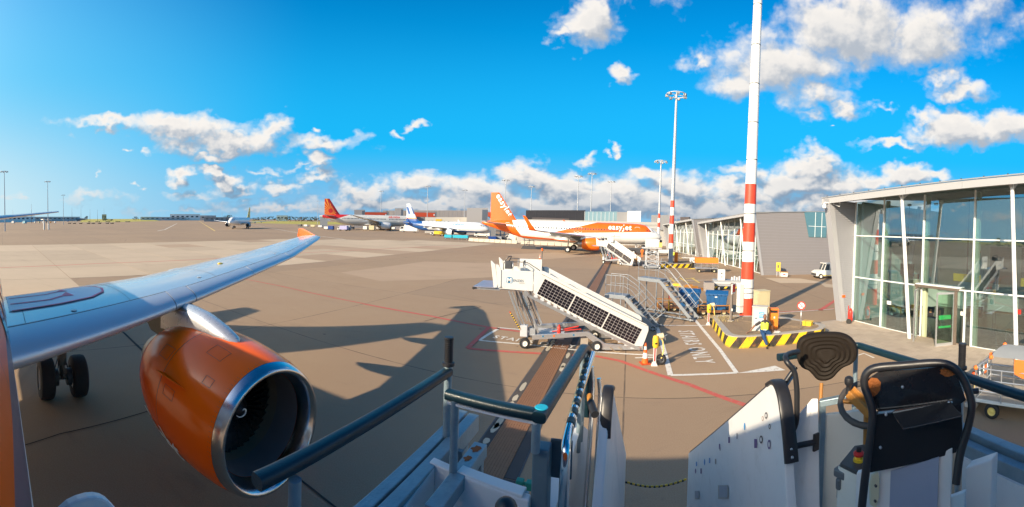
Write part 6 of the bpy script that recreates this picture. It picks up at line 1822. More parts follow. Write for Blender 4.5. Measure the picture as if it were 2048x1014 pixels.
z1, z2, z3 = .005, .010, .015

# ------------------------------------------------------------------ painted lines and the drain strip
line('red_line', [(-20, 536), (200, 527), (380, 520), (620, 505), (800, 496), (940, 490)], .28, M_red, z3, 'red line across the pale concrete')
line('red_line', [(440, 548), (560, 572), (730, 608)], .14, M_red, z2, 'thin faded red line beside the wing')
line('red_line', [(728, 608), (860, 632), (985, 656), (1080, 668)], .21, M_red, z2, 'red line across the middle of the apron')
line('red_line', [(935, 697), (978, 655)], .21, M_red, z3 + .004, 'short red diagonal beside the stairs bay')
line('red_line', [(935, 697), (1060, 706), (1190, 712), (1240, 722), (1300, 744), (1380, 770), (1450, 797), (1520, 820), (1600, 842)], .21, M_red, z2, 'red line curving past the boarding stairs')
line('red_line', [(1490, 629), (1560, 624), (1668, 617)], .14, M_red, z2, 'thin red line behind the kerbed island')
line('red_line', [(1640, 621), (1672, 600)], .3, M_red, z3, 'short red line near the ribbed fin')

line('white_line', [(1555, 626), (1668, 618), (1684, 622)], .12, M_wht, z3, 'white line towards the ribbed fin')
line('white_line', [(1316, 651), (1417, 651)], .12, M_wht, z3, 'back line of the stairs bay')
line('white_line', [(1310, 642), (1325, 690), (1341, 751)], .20, M_wht, z2, 'left line of the stairs bay')
line('white_line', [(1341, 751), (1400, 749.5), (1473, 746)], .16, M_wht, z3, 'front line of the stairs bay')
line('white_line', [(1473, 746), (1440, 700), (1399, 651), (1382, 630)], .17, M_wht, z2 + .002, 'right line of the stairs bay')
line('white_line', [(1000, 656), (980, 667), (958, 681)], .16, M_wht, z2, 'left end of the stairs box')
line('white_line', [(958, 681), (1060, 690), (1180, 703), (1306, 711)], .14, M_wht, z3, 'front line of the stairs box')
line('white_line', [(1000, 656), (1100, 664), (1290, 680)], .14, M_wht, z3, 'back line of the stairs box')
line('white_line', [(1270, 716), (1330, 714)], .12, M_wht, z2, 'white line beside the cone')
flat('painted_arrow', [(1474, 747), (1550, 732), (1571, 741), (1520, 745)], M_wht, z3, 'worn white arrow on the apron')
line('painted_mark', [(1700, 716), (1728, 707), (1748, 716)], .10, M_wht, z2, 'small worn white mark by the handrail')
line('white_line', [(315, 462), (330, 459), (354, 447)], .5, M_wht, z2, 'pale taxiway edge line left')
line('yellow_line', [(397, 441.5), (430, 462)], .6, M_ylw, z2, 'pale yellow taxiway centre line')
line('white_line', [(500, 449), (620, 470), (700, 480)], .35, M_wht, z2, 'pale line towards the taxiway')
line('white_line', [(1290, 562), (1420, 560), (1500, 560)], .12, M_wht, z2, 'faint white line behind the blue containers')
for (pts) in ([(1340, 556), (1352, 566)], [(1360, 556), (1376, 566), (1386, 566)], [(1370, 558), (1390, 556)], [(1383, 556), (1399, 566), (1372, 566)]):
    line('yellow_line', pts, .22, M_ylw, z3 + random.random() * .003, 'yellow stand marking behind the grey steps')
flat('pale_patch', [(1530, 556), (1600, 557), (1655, 566), (1560, 566)], M_slab, z1, 'pale concrete patch before the silver gable')
flat('pale_patch', [(1640, 566), (1690, 572), (1700, 578), (1650, 574)], M_slab, z1, 'pale concrete patch at the foot of the ribbed fin')
flat('pale_patch', [(1010, 509), (1110, 505), (1180, 512), (1060, 521)], M_slab2, z1, 'pale patch under the orange tail')
flat('pale_patch', [(680, 545), (850, 523), (1060, 527), (1030, 552), (760, 562)], M_slab2, z1 - .001, 'large worn concrete patch in the middle')


def ground_text(s, size, u0, v0, u1, v1, label, bold=.015, flip=False):
    a, c = G(u0, v0), G(u1, v1); d = (c - a); L = d.length; d.normalize(); up = Vector((-d.y, d.x, 0))
    vs, fs = text_geo(s, size, bold, space=1.25)
    w = max(v.x for v in vs); k = L / w
    b = MB(); b.add([a + d * (v.x * k) + up * v.y + Vector((0, 0, z3 + .003)) for v in vs], fs)
    tag(b.build('painted_text', M_wht, recalc=False), label, kind='structure')
ground_text('STAIRS ONLY', 1.05, 1356, 662, 1394, 728, 'white ground lettering inside the stairs bay')
ground_text('STAIRS ONLY', .62, 984, 676, 1150, 697, 'white ground lettering under the boarding stairs')

M_tar = slab_mat('tar_seal', (.045, .04, .038), 2.0)
line('tar_line', [(848, 643), (880, 634), (912, 626), (955, 616), (962, 613), (950, 611.5), (900, 613.5)], .035, M_tar, z2, 'dark squiggle of tar on the apron')
line('tar_line', [(222, 645), (250, 668), (290, 706)], .10, M_tar, z2, 'dark joint seal behind the engine')
line('tar_line', [(575, 940), (620, 975), (690, 1030)], .045, M_tar, z2, 'dark joint seal under the long handrail')
line('tar_line', [(0, 905), (120, 868), (330, 812)], .03, M_tar, z2, 'dark joint under the wing')
# drain: rust red grate plates between dark concrete edges
dA_, dB_ = G(1121, 695), G(955, 985)
dB2 = dB_; dd = (dA_ - dB_); dd.z = 0; dd.normalize(); far = dA_ + dd * 62; n_ = Vector((-dd.y, dd.x, 0))
dr = bpy.data.objects.new('drain_strip', None); COL.objects.link(dr); tag(dr, 'long drain with rust red grates running across the apron', kind='structure')
dr.location = (dB_.x, dB_.y, 0); dr.rotation_euler = (0, 0, math.atan2(dd.y, dd.x))
M_grate = mat('grate_rust', (.31, .155, .078), .7, .1, var=.2, nscale=6, bump=.3, bscale=50)
Ld = 78.0; pl = .60
gb = MB(); gb.box((0, 0, -.004), (pl - .002, .62, .012))
for k in range(9): gb.box((0, -.27 + k * .0675, .006), (pl - .004, .03, .014))
gb.box((0, -.31, .006), (pl - .01, .03, .02)); gb.box((0, .31, .006), (pl - .01, .03, .02))
first = gb.build('grate_plate', M_grate, dr)
for k in range(int(Ld / pl)):
    o = first if k == 0 else first.copy()
    if k: COL.objects.link(o); o.parent = dr
    o.location = (-1.2 + k * pl, random.uniform(-.004, .004), .012)
M_edge = slab_mat('dark_edge_concrete', (.085, .075, .07), 2.0)
M_edge2 = slab_mat('cream_repair', (.50, .44, .33), 3.0)
for sd in (-1, 1):
    n = int(Ld / 2.0)
    for k in range(n):
        x0 = -1.4 + k * 2.0
        MB().box((x0 + .99, sd * .46, .004), (1.97, .25, .02)).build('edge_block', M_edge, dr)
    for k in range(16):
        x = random.uniform(.6, 18) if sd > 0 else random.uniform(.6, 26); w = random.uniform(.15, .5)
        if sd < 0 and k > 8: break
        pts = [(x + w * math.cos(q * .698) * random.uniform(.7, 1), sd * .46 + .095 * math.sin(q * .698) * random.uniform(.7, 1), .018) for q in range(9)]
        MB().add(pts, [tuple(range(9))]).build('repair_patch', M_edge2, dr, recalc=False)
for sd in (-1, 1): MB().box((Ld / 2 - 1.4, sd * .605, .003), (Ld, .035, .014)).build('joint_seal', M['dark'], dr)

# ------------------------------------------------------------------ things on the apron
M_hay = mat('dry_gravel', (.24, .17, .105), .95, var=.35, nscale=18, bump=1.0, bscale=30, dirt=.5, dirtcol=(.12, .09, .05))


def stripe_mat():
    m = bpy.data.materials.new('kerb_warning_paint'); m.use_nodes = True
    N = NT(m.node_tree); b = m.node_tree.nodes['Principled BSDF']
    uv = N.n('ShaderNodeUVMap').outputs[0]; x, y, z = N.xyz(uv)[0:3]
    s = N.m('FRACT', N.m('DIVIDE', N.m('SUBTRACT', x, N.m('MULTIPLY', y, .75)), .88))
    g = N.n('ShaderNodeNewGeometry').outputs['Position']
    n1 = N.noise(g, 5, 8, .75).outputs[0]; n2 = N.noise(g, .9, 3, .6).outputs[0]
    c = N.mix(N.m('GREATER_THAN', s, .52), (.78, .50, .015), (.035, .028, .022))
    wear = N.m('MULTIPLY', N.ss(n1, .47, .68), N.ss(n2, .35, .6))
    c = N.mix(N.m('MULTIPLY', wear, .85), c, (.23, .10, .035))
    c = N.mix(N.m('MULTIPLY', N.ss(y, .10, .0), .5), c, (.14, .12, .04))
    N.inp(b.inputs['Base Color'], c); b.inputs['Roughness'].default_value = .75
    bn = N.n('ShaderNodeBump'); bn.inputs['Strength'].default_value = .4; bn.inputs['Distance'].default_value = .01
    N.inp(bn.inputs['Height'], n1); N.inp(b.inputs['Normal'], bn.outputs[0])
    return m
M_stripe = stripe_mat()


def island(label, outline, h):
    c = Vector((sum(p.x for p in outline) / len(outline), sum(p.y for p in outline) / len(outline), 0))
    t = thing('kerbed_island', label, 'kerb', c, 0, 'yellow and black kerbed islands')
    pts = [Vector((p.x - c.x, p.y - c.y, 0)) for p in outline]
    b = MB(); run = 0; n = len(pts)
    for i in range(n):
        a, d = pts[i], pts[(i + 1) % n]; L = (d - a).length
        b.add([a, d, d + Vector((0, 0, h)), a + Vector((0, 0, h))], [(0, 1, 2, 3)], uvs=[[(run, 0), (run + L, 0), (run + L, h), (run, h)]]); run += L
    b.build('kerb_face', M_stripe, t, recalc=False)
    inn = [p * (1 - .32 / p.length) for p in pts]; out = [p * (1 + .012 / p.length) for p in pts]
    b = MB(); vs = [p + Vector((0, 0, h)) for p in out] + [p + Vector((0, 0, h)) for p in inn] + [p + Vector((0, 0, h + .035)) for p in out] + [p + Vector((0, 0, h + .035)) for p in inn]
    fs = []
    for i in range(n):
        j = (i + 1) % n; fs += [(2 * n + i, 2 * n + j, 3 * n + j, 3 * n + i), (i, j, 2 * n + j, 2 * n + i), (n + j, n + i, 3 * n + i, 3 * n + j)]
    b.add(vs, fs); b.build('coping', M['stone'], t)
    b = MB(); rnd = random.Random(3); N_ = 22
    rings = []
    for q in range(9):
        f = 1 - q / 9
        rings.append([Vector((p.x * f, p.y * f, h + .015 + rnd.uniform(-.012, .02))) for p in inn])
    b.loft(rings, caps=False, smooth=False); b.build('gravel_bed', M_hay, t)
    return t

def rounded(pts, r=.9, n=5):
    out = []; N_ = len(pts)
    for i in range(N_):
        p, a, c = pts[i], pts[i - 1], pts[(i + 1) % N_]
        da, dc = (a - p), (c - p); rr = min(r, da.length * .45, dc.length * .45)
        p0, p1 = p + da.normalized() * rr, p + dc.normalized() * rr
        for k in range(n + 1):
            t = k / n; out.append(p0 * (1 - t) ** 2 + p * 2 * t * (1 - t) + p1 * t * t)
    return out
HI = .50
isl = [G(1421, 630, HI), G(1456, 676, HI), G(1545, 671, HI), G(1648, 659, HI), G(1652, 650, HI), G(1560, 633, HI)]
island('large kerbed island painted yellow and black around the striped mast', rounded(isl, .8), HI)
isl2 = [G(1320, 536, 0), G(1382, 536, 0), G(1386, 524, 0), G(1322, 524, 0)]
island('small kerbed island painted yellow and black at the middle floodlight mast', rounded(isl2, .3, 3), .55)
rnd = random.Random(5)
# straw tufts on the island
b = MB()
for k in range(420):
    p = U(1440, 640, 21.0) + Vector((rnd.gauss(0, .5), rnd.gauss(0, .5), 0)); p.z = HI + .02
    a = rnd.uniform(0, 6.28); h = rnd.uniform(.05, .16); d = Vector((math.cos(a), math.sin(a), 0))
    b.add([p - d * .008, p + d * .008, p + d * h * .6 + Vector((0, 0, h))], [(0, 1, 2)])
tag(b.build('dry_grass', mat('straw', (.42, .33, .14), .9, var=.3), recalc=False), 'dry straw coloured grass tuft on the kerbed island', 'grass', kind='stuff')


def cabinet(name, label, u, v, du, h, dep, m, cat, z=HI, rz=0.0, ref=None):
    p = G(u, v, z); w = du * math.hypot(p.x, p.y) / 800
    t = thing(name, label, cat, (p.x, p.y, z), math.atan2(-p.x, p.y) + rz)
    MB().box((0, dep / 2, h / 2), (w, dep, h)).build('body', m, t, bevel=.012)
    MB().box((0, dep / 2, h + .02), (w + .05, dep + .05, .04)).build('lid', m, t, bevel=.01)
    return t, w
t, w = cabinet('beige_cabinet', 'beige electrical cabinet standing behind the orange bin', 1527, 647, 26, 1.62, .55, M['beige'], 'cabinet', rz=R(32))
MB().box((-.1, -.012, .8), (w * .9, .012, 1.45)).build('door', M['beige'], t)
t, w = cabinet('grey_cabinet', 'grey control cabinet with blue sticker behind the seated man', 1518, 663, 30, 1.12, .42, mat('pale_cabinet', (.46, .44, .40), .6, dirt=.4, dirtcol=(.3, .26, .2)), 'cabinet', rz=R(-6))
MB().box((.03, -.012, .52), (w * .78, .014, .92)).build('door', mat('cabinet_door', (.42, .46, .50), .5, dirt=.2), t); MB().box((-.16, -.03, .62), (.10, .02, .03)).build('handle', M['black'], t)
for z in (.86, .70): s_ = MB().box((.10, -.024, z), (.24, .008, .11)).build('blue_sticker', mat('sticker_sky', (.03, .28, .60), .5), t)
text_on('lettering', 'START', .06, (.02, -.03, .84), (1, 0, 0), (0, 0, 1), M['white'], t, bold=.002); text_on('lettering', 'STANDBY', .045, (.0, -.03, .685), (1, 0, 0), (0, 0, 1), M['white'], t, bold=.001)
t, w = cabinet('litter_bin', 'tall orange litter bin on the kerbed island', 1547, 659, 17.5, .95, .38, M['cloth_orange'] if False else mat('bin_orange', (.82, .20, .02), .45, dirt=.15), 'litter bin', rz=R(8))
MB().box((.0, -.006, .86), (w * .8, .02, .12)).build('slot', M['black'], t); MB().box((.02, -.01, .58), (.07, .01, .09)).build('label_plate', M['cream'], t)
# round no-parking sign
p = G(1601, 660, HI); t = thing('prohibition_sign', 'round red rimmed prohibition sign on a thin pole', 'sign', (p.x, p.y, HI), math.atan2(-p.x, p.y))
MB().cyl((0, 0, 0), (0, 0, 1.1), .018, n=8).build('pole', M['alu'], t)
zc_ = 1.18
MB().cyl((0, -.02, zc_), (0, -.035, zc_), .195, n=28).build('sign_disc', M['white'], t)
rg = MB(); rr = []
for k in range(28):
    a = 2 * PI * k / 28; rr.append([(x * math.cos(a), y, zc_ + x * math.sin(a)) for x, y in ((.150, -.037), (.150, -.041), (.195, -.041), (.198, -.02))])
rg.loft(rr, caps=False, wrap=True, closed=False, smooth=False); rg.build('sign_rim', M['signred'], t)
MB().bar((-.11, -.040, zc_ + .11), (.11, -.040, zc_ - .11), .004, .035).build('sign_bar', M['signred'], t); MB().box((0, -.040, zc_ - .06), (.03, .004, .05)).build('sign_symbol', M['black'], t)
t, w = cabinet('yellow_box', 'small yellow box lying behind the prohibition sign', 1613, 652.5, 18, .20, .35, M['yellow'], 'box', rz=R(-20))
p = G(1461.5, 642, HI); t = thing('notice_board', 'narrow post with a sideways red and white notice board on the island', 'sign', (p.x, p.y, HI), math.atan2(-p.x, p.y) + R(70))
MB().box((0, 0, .98), (.12, .12, 1.96)).build('post', mat('post_brown', (.16, .13, .11), .7), t); MB().box((0, -.09, 1.68), (.5, .04, .52)).build('board', M['white'], t); MB().box((0, -.113, 1.70), (.4, .004, .4)).build('red_print', M['signred'], t); MB().box((-.05, -.08, .6), (.1, .06, .12)).build('socket_box', M['cream'], t); MB().box((0, 0, .02), (.3, .3, .04)).build('foot', M['stone'], t)


def cone(label, p, h=.78):
    t = thing('traffic_cone', label, 'traffic cone', p, 0, 'orange traffic cones')
    MB().prism([(-.19, -.19, 0), (.19, -.19, 0), (.19, .19, 0), (-.19, .19, 0)], (0, 0, .035)).build('base', mat('cone_base', (.45, .06, .01), .6), t, bevel=.01)
    r = lambda z: .135 * (1 - z / h) + .025 * (z / h)
    for a, c, m in ((.035, .22, 'o'), (.22, .42, 'w'), (.42, .54, 'o'), (.54, .66, 'w'), (.66, h, 'o')):
        MB().cyl((0, 0, a), (0, 0, c), r(a), r(c), n=18).build('white_band' if m == 'w' else 'orange_band', M['white'] if m == 'w' else mat('cone_orange', (.85, .12, .01), .5), t)
    return t
c0 = cone('large orange and white traffic cone beside the nearer yellow headed unit', G(1290, 727))
for (u, v, lb) in ((1080, 518.5, 'small distant traffic cone in front of the orange tailed jet'), (1216, 511, 'small traffic cone beneath the jet, left of the farther stairs'), (1276, 531, 'traffic cone at the foot of the farther boarding stairs')):
    p = G(u, v); dup(c0, (p.x, p.y, 0), 0, lb)


def power_head(label, p, rz):
    """yellow headed hose cabinet on a striped post with one fat wheel"""
    t = thing('hose_post', label, 'hose unit', p, rz, 'yellow headed wheeled hose posts')
    po = MB().box((-.10, 0, .36), (.10, .10, .70)).build('post', M['white'], t); MB().box((-.10, -.052, .42), (.05, .006, .5)).build('red_stripe', M['signred'], po)
    MB().prism([(-.22, -.08, 0), (.02, -.08, 0), (-.04, -.08, .12), (-.17, -.08, .12)], (0, .16, 0)).build('foot', M['cream'], t)
    hd = MB().lathe([(.001, 0), (.09, .02), (.12, .10), (.12, .36), (.09, .46), (.001, .48)], (-.08, -.02, .66), 'Z', 14).build('yellow_head', M['yellow'], t)
    MB().box((-.08, -.14, .86), (.07, .02, .06)).build('socket', M['black'], hd)
    MB().cyl((-.03, .08, 1.06), (.22, .08, 1.10), .11, n=16).build('tan_drum', mat('drum_tan', (.62, .52, .34), .5, dirt=.3), t)
    MB().tube(round_path([(.10, .05, 1.05), (.20, .05, .9), (.24, .05, .55), (.16, .05, .25)], .08), .025, 8).build('hose', M['yellow2'], t)
    wheel(t, (.16, .10, .20), .20, .15, hubm=M['dark']); MB().bar((.16, .02, .20), (-.1, .02, .25), .05).build('axle_arm', M['dark'], t)
    b = MB(); b.bar((.18, 0, 1.08), (.34, .0, 1.16), .02); b.bar((.26, 0, 1.1), (.28, 0, .95), .02); b.build('handle', M['alu'], t)
    return t
h1 = power_head('nearer yellow headed hose post with a black wheel, right of the large cone', G(1314, 731), R(-15))
p = G(1420, 650); dup(h1, (p.x, p.y, 0), R(-20), 'farther yellow headed hose post at the corner of the kerbed island')


def access_steps(label, foot, end, H, run, W_=.75):
    """aluminium aircraft access steps: deck on legs, flight, rails; local X from foot to deck"""
    d = end - foot; t = thing('access_steps', label, 'access steps', (foot.x, foot.y, 0), math.atan2(d.y, d.x), 'grey aluminium access steps'); L = Vector((d.x, d.y, 0)).length
    al = mat('steps_aluminium', (.24, .26, .28), .5, .25, var=.15, nscale=6, dirt=.3)
    MB().box(((L + run) / 2, 0, H - .10), (L - run, W_, .20)).build('deck', al, t, bevel=.01)
    for y in (-W_ / 2, W_ / 2):
        MB().bar((-.05, y, .05), (run, y, H - .12), .05, .20).build('stringer', al, t)
        MB().bar((-.2, y * 1.3, .12), (L, y * 1.3, .12), .07, .07).build('base_beam', al, t)
        MB().bar((L - .15, y, .12), (L - .15, y, H - .2), .05).build('leg', al, t); MB().bar((run + .25, y, .12), (run + .25, y, H - .2), .05).build('leg', al, t)
        MB().bar((run * .35, y, .12), (run * .35, y, H * .33), .04).build('brace', al, t)
        nx, nz = -H / math.hypot(H, run), run / math.hypot(H, run)
        o = Vector((nx * .8, 0, nz * .8)); a = Vector((run * .18, y, H * .18)); c = Vector((run, y, H))
        MB().tube(round_path([a + o * .45, a + o + Vector((-.1, 0, 0)), a + o * 1.15, c + o * 1.05, (run + .1, y, H + 1.0), (L - .05, y, H + 1.0)], .12), .018, 8).build('handrail', al, t)
        MB().tube([a + o * .45 , a + o * .5, c + o * .55, (run + .1, y, H + .5), (L - .05, y, H + .5)], .014, 6).build('mid_rail', al, t)
        for f in (.25, .45, .65, .85): q = Vector((run * f, y, H * f)); MB().bar(q, q + o * 1.05, .022).build('rail_post', al, t)
        for x in (run + .15, (run + L) / 2, L - .05): MB().bar((x, y, H), (x, y, H + 1.0), .022).build('rail_post', al, t)
    n = max(4, int(H / .24))
    for k in range(n): MB().box((run * (k + .5) / n, 0, H * (k + .5) / n), (.26, W_ - .06, .03)).build('tread', al, t)
    for x in (0, L - .2):
        for y in (-W_ * .65, W_ * .65): wheel(t, (x, y, .12), .12, .06)
    return t
access_steps('nearer and lower grey access steps right of the solar panelled stairs', G(1311, 658), U(1214, 600, 21.2), 1.62, 1.55)
access_steps('taller grey access steps in front of the blue containers', G(1389, 641), U(1281, 600, 24.6), 2.15, 2.15)

# blue waste containers on a rusty cart train
def container(label, u, v, d, rz):
    p = U(u, v, d); t = thing('waste_container', label, 'waste container', (p.x, p.y, .28), rz, 'blue wheeled waste containers')
    b = MB(); r0 = [(-.55, -.42, 0), (.55, -.42, 0), (.55, .42, 0), (-.55, .42, 0)]; r1 = [(-.66, -.52, .95), (.66, -.52, .95), (.66, .52, .95), (-.66, .52, .95)]
    b.loft([r0, r1], smooth=False); b.build('body', M['blue'], t, bevel=.04)
    for k in range(4): MB().box((-.42 + k * .28, -.485, .5), (.04, .03, .8), rot=Matrix.Rotation(R(6), 3, 'X')).build('rib', M['blue'], t)
    lid = []
    for k in range(7):
        y = -.56 + 1.12 * k / 6; z = 1.0 + .16 * math.sin(PI * k / 6); lid.append([(-.70, y, z - .07), (.70, y, z - .07), (.70, y, z), (-.70, y, z)])
    b = MB(); b.loft(lid, smooth=False); b.build('lid', M['blue'], t, bevel=.02)
    for k in range(5): MB().box((-.5 + k * .25, -.585, .96), (.06, .04, .07)).build('lid_lug', M['blue'], t)
    MB().box((-.05, -.52, .82), (.16, .012, .07), rot=Matrix.Rotation(R(6), 3, 'X')).build('label_plate', M['white'], t)
    for x in (-.45, .45):
        for y in (-.35, .35): MB().cyl((x - .03, y, -.05), (x + .03, y, -.05), .09, n=12).build('castor', M['rubber'], t)
    return t
container('left blue waste container behind the taller access steps', 1379, 600, 25.2, R(-26))
container('right blue waste container beside the striped mast', 1434, 600, 24.8, R(-32))
M_rusty2 = mat('rust_brown', (.20, .085, .035), .8, var=.35, nscale=10, bump=.3, rust=.4)
def cart_frame(label, u0, u1, d, wheels_=True, load=None):
    a, c = U(u0, 620, d), U(u1, 620, d + .3); v = c - a; L = Vector((v.x, v.y, 0)).length
    t = thing('rusty_cart', label, 'cart', (a.x, a.y, 0), math.atan2(v.y, v.x), 'rusty low carts under the blue containers')
    MB().box((L / 2, .5, .22), (L, 1.1, .06)).build('deck', M_rusty2, t)
    for y in (-.05, 1.05):
        for z in (.30, .62): MB().bar((0, y, z), (L, y, z), .05, .05).build('rail', M['rusty'] if z > .4 else M_rusty2, t)
    for x in (.02, L * .5, L - .02): MB().bar((x, -.05, .15), (x, -.05, .68), .06).build('post', M['rusty'], t)
    for x in (.35, L - .35):
        for y in (.0, 1.0): wheel(t, (x, y, .2), .2, .14, hubm=M['beige'])
    return t
t = cart_frame('rusty cart with a yellow brake lever behind the lower access steps', 1314, 1359, 24.6)
lv = MB().bar((.72, -.08, .1), (.70, -.12, 1.0), .05).build('brake_lever', M['yellow'], t); MB().bar((.70, -.125, .8), (.698, -.13, 1.12), .055).build('lever_grip', M['red'], lv)
cart_frame('rusty cart frame carrying the right blue container, black wheel showing', 1395, 1459, 24.0)

# ground power cart, orange cover carts, chocks
def open_cart(label, p, rz, L, W_, cover=None, cage=True, group='cage sided baggage carts', h=1.25, base_m=None):
    t = thing('baggage_cart', label, 'baggage cart', (p.x, p.y, 0), rz, group)
    bm_ = base_m or M['alu']
    MB().box((L / 2, W_ / 2, .52), (L, W_, .10)).build('deck', bm_, t, bevel=.01)
    MB().bar((.1, W_ / 2, .40), (L - .1, W_ / 2, .40), .2, .12).build('chassis', M['grey'], t)
    for x in (.45, L - .45):
        for y in (.12, W_ - .12): wheel(t, (x, y, .20), .20, .14, hubm=M['beige'])
    if cage:
        for x in [L * k / 4 for k in range(5)]:
            for y in (0, W_): MB().bar((x, y, .55), (x, y, .55 + h * (1 if x in (0, L) else .62)), .035).build('cage_post', M['alu'], t)
        for y in (0, W_):
            for z in (.85, 1.1, .55 + h * .62): MB().bar((0, y, z), (L, y, z), .03).build('cage_rail', M['alu'], t)
    if cover:
        z0, z1 = .55 + h * .50, .55 + h
        b = MB(); b.loft([[(x, -.04, z0), (x, -.05, z1 - .12), (x, .08, z1), (x, W_ - .08, z1), (x, W_ + .05, z1 - .12), (x, W_ + .04, z0)] for x in (-.02, L * .33, L * .66, L + .02)], smooth=False, closed=False, caps=True); b.build('cover', cover, t)
    b = MB(); b.bar((0, W_ / 2, .4), (-.8, W_ / 2, .35), .06); b.build('drawbar', M['yellow'], t)
    return t
p = G(1391, 545); q = G(1435, 546); oc = open_cart('cart with an orange canvas cover near the second pier', p, math.atan2(q.y - p.y, q.x - p.x), 2.75, 1.4, M['cloth_orange'], h=1.25)
t = thing('ground_power_cart', 'grey ground power cart with a white cabinet beside the striped mast', 'ground power unit', tuple(G(1428, 581))[:2] + (0,), math.atan2(G(1481, 582).y - G(1428, 581).y, G(1481, 582).x - G(1428, 581).x))
MB().box((1.2, .7, .62), (2.5, 1.3, .50)).build('body', M['grey'], t, bevel=.04); MB().box((1.2, .02, .66), (2.5, .05, .12)).build('body_strip', M['lightgrey'], t)
MB().box((.65, .6, 1.32), (.62, .5, .92)).build('cabinet', M['cream'], t, bevel=.02); MB().box((.65, .34, 1.45), (.12, .02, .1)).build('gauge', M['dark'], t); MB().box((.65, .34, 1.15), (.16, .02, .14)).build('gauge', M['grey'], t)
for k in range(4): MB().cyl((1.6 + k * .22, .5, .85), (1.6 + k * .22, .5, 1.15 + .08 * (k % 2)), .09, n=10).build('filter', M['lightgrey'], t)
for k in range(6): MB().prism([(k * .42, -.02, .2), (k * .42 + .2, -.02, .2), (k * .42 + .34, -.02, .36), (k * .42 + .14, -.02, .36)], (0, .03, 0)).build('warning_stripe', M['yellow'] if k % 2 == 0 else M['black'], t)
for x in (.4, 2.1):
    for y in (.1, 1.3): wheel(t, (x, y, .2), .2, .14)
t = thing('side_crate', 'open grey box standing left of the ground power cart', 'crate', tuple(G(1409, 583))[:2] + (0,), R(-20)); MB().box((.4, .35, .38), (.85, .7, .76)).build('body', mat('taupe_box', (.28, .25, .23), .6), t, bevel=.02); MB().box((.4, .35, .77), (.75, .6, .02)).build('contents', M['dark'], t)
for k, (u, v, lb) in enumerate(((1353, 572, 'leftmost yellow wheel chock on the ground'), (1378, 574, 'orange wheel chock with black marks, second from left'), (1390, 577, 'orange chock lying beside the grey box'), (1405, 581, 'terracotta chock touching the grey box'))):
    p = G(u, v); t = thing('wheel_chock', lb, 'wheel chock', (p.x, p.y, 0), R(-20 + 15 * k), 'wheel chocks lying in a row')
    MB().prism([(-.4, 0, 0), (.4, 0, 0), (.36, .1, .20), (-.36, .1, .20)], (0, .2, 0)).build('body', M['yellow'] if k == 0 else M['rusty'], t); MB().tube([(-.4, .1, .1), (-.8, .05, .04), (-1.1, .12, .02)], .02, 6).build('rope', M['yellow'], t)

# wall side things near the silver gable
p = G(1556, 553); t = thing('emergency_point', 'yellow emergency call point on grey legs before the silver gable', 'call point', (p.x, p.y, 0), math.atan2(-p.x, p.y))
MB().box((0, 0, 1.15), (.50, .3, 1.05)).build('panel', M['yellow'], t, bevel=.02); MB().box((-.02, -.16, 1.2), (.16, .02, .4)).build('emblem', M['dark'], t)
for x in (-.15, .15): MB().bar((x, 0, 0), (x, 0, .7), .05).build('leg', M['lightgrey'], t)
p = G(1568, 553.5); t = thing('salt_box', 'white and red grit box beside the yellow call point', 'box', (p.x, p.y, 0), math.atan2(-p.x, p.y))
MB().box((0, 0, .28), (.85, .5, .50)).build('body', M['cream'], t, bevel=.03); MB().box((0, 0, .56), (.9, .55, .08)).build('lid', M['rusty'], t); MB().box((.02, -.26, .3), (.3, .01, .12)).build('print', M['signred'], t)
p = G(1633, 558); t = thing('airport_tug', 'small white tow tractor half hidden by the ribbed fin', 'tow tractor', (p.x, p.y, 0), R(-18))
MB().prism([(0, 0, .3), (0, 0, .75), (.35, 0, .95), (1.0, 0, 1.0), (3.0, 0, 1.0), (3.0, 0, .3)], (0, 1.5, 0)).build('body', M['cream'], t, bevel=.04)
MB().prism([(.95, .06, 1.0), (1.25, .06, 1.72), (2.2, .06, 1.72), (2.3, .06, 1.0)], (0, 1.38, 0)).build('cab', mat('cab_glass', (.05, .06, .07), .1, spec=.8), t, bevel=.03)
MB().box((1.75, .75, 1.78), (1.25, 1.5, .10)).build('cab_roof', M['cream'], t, bevel=.02)
for (a, c) in (((.95, .04, 1.0), (1.25, .04, 1.75)), ((1.75, .04, 1.0), (1.75, .04, 1.75)), ((2.3, .04, 1.0), (2.2, .04, 1.75)), ((.95, .75, 1.0), (1.25, .75, 1.75))): MB().bar(a, c, .07).build('cab_pillar', M['cream'], t)
MB().box((-.03, .75, .5), (.06, 1.2, .25)).build('front_grille', M['dark'], t)
for x in (.55, 2.4):
    for y in (.05, 1.45): wheel(t, (x, y, .30), .30, .22, hubm=M['cream'])
MB().box((1.5, -.01, .40), (1.4, .02, .08)).build('yellow_trim', M['yellow'], t)

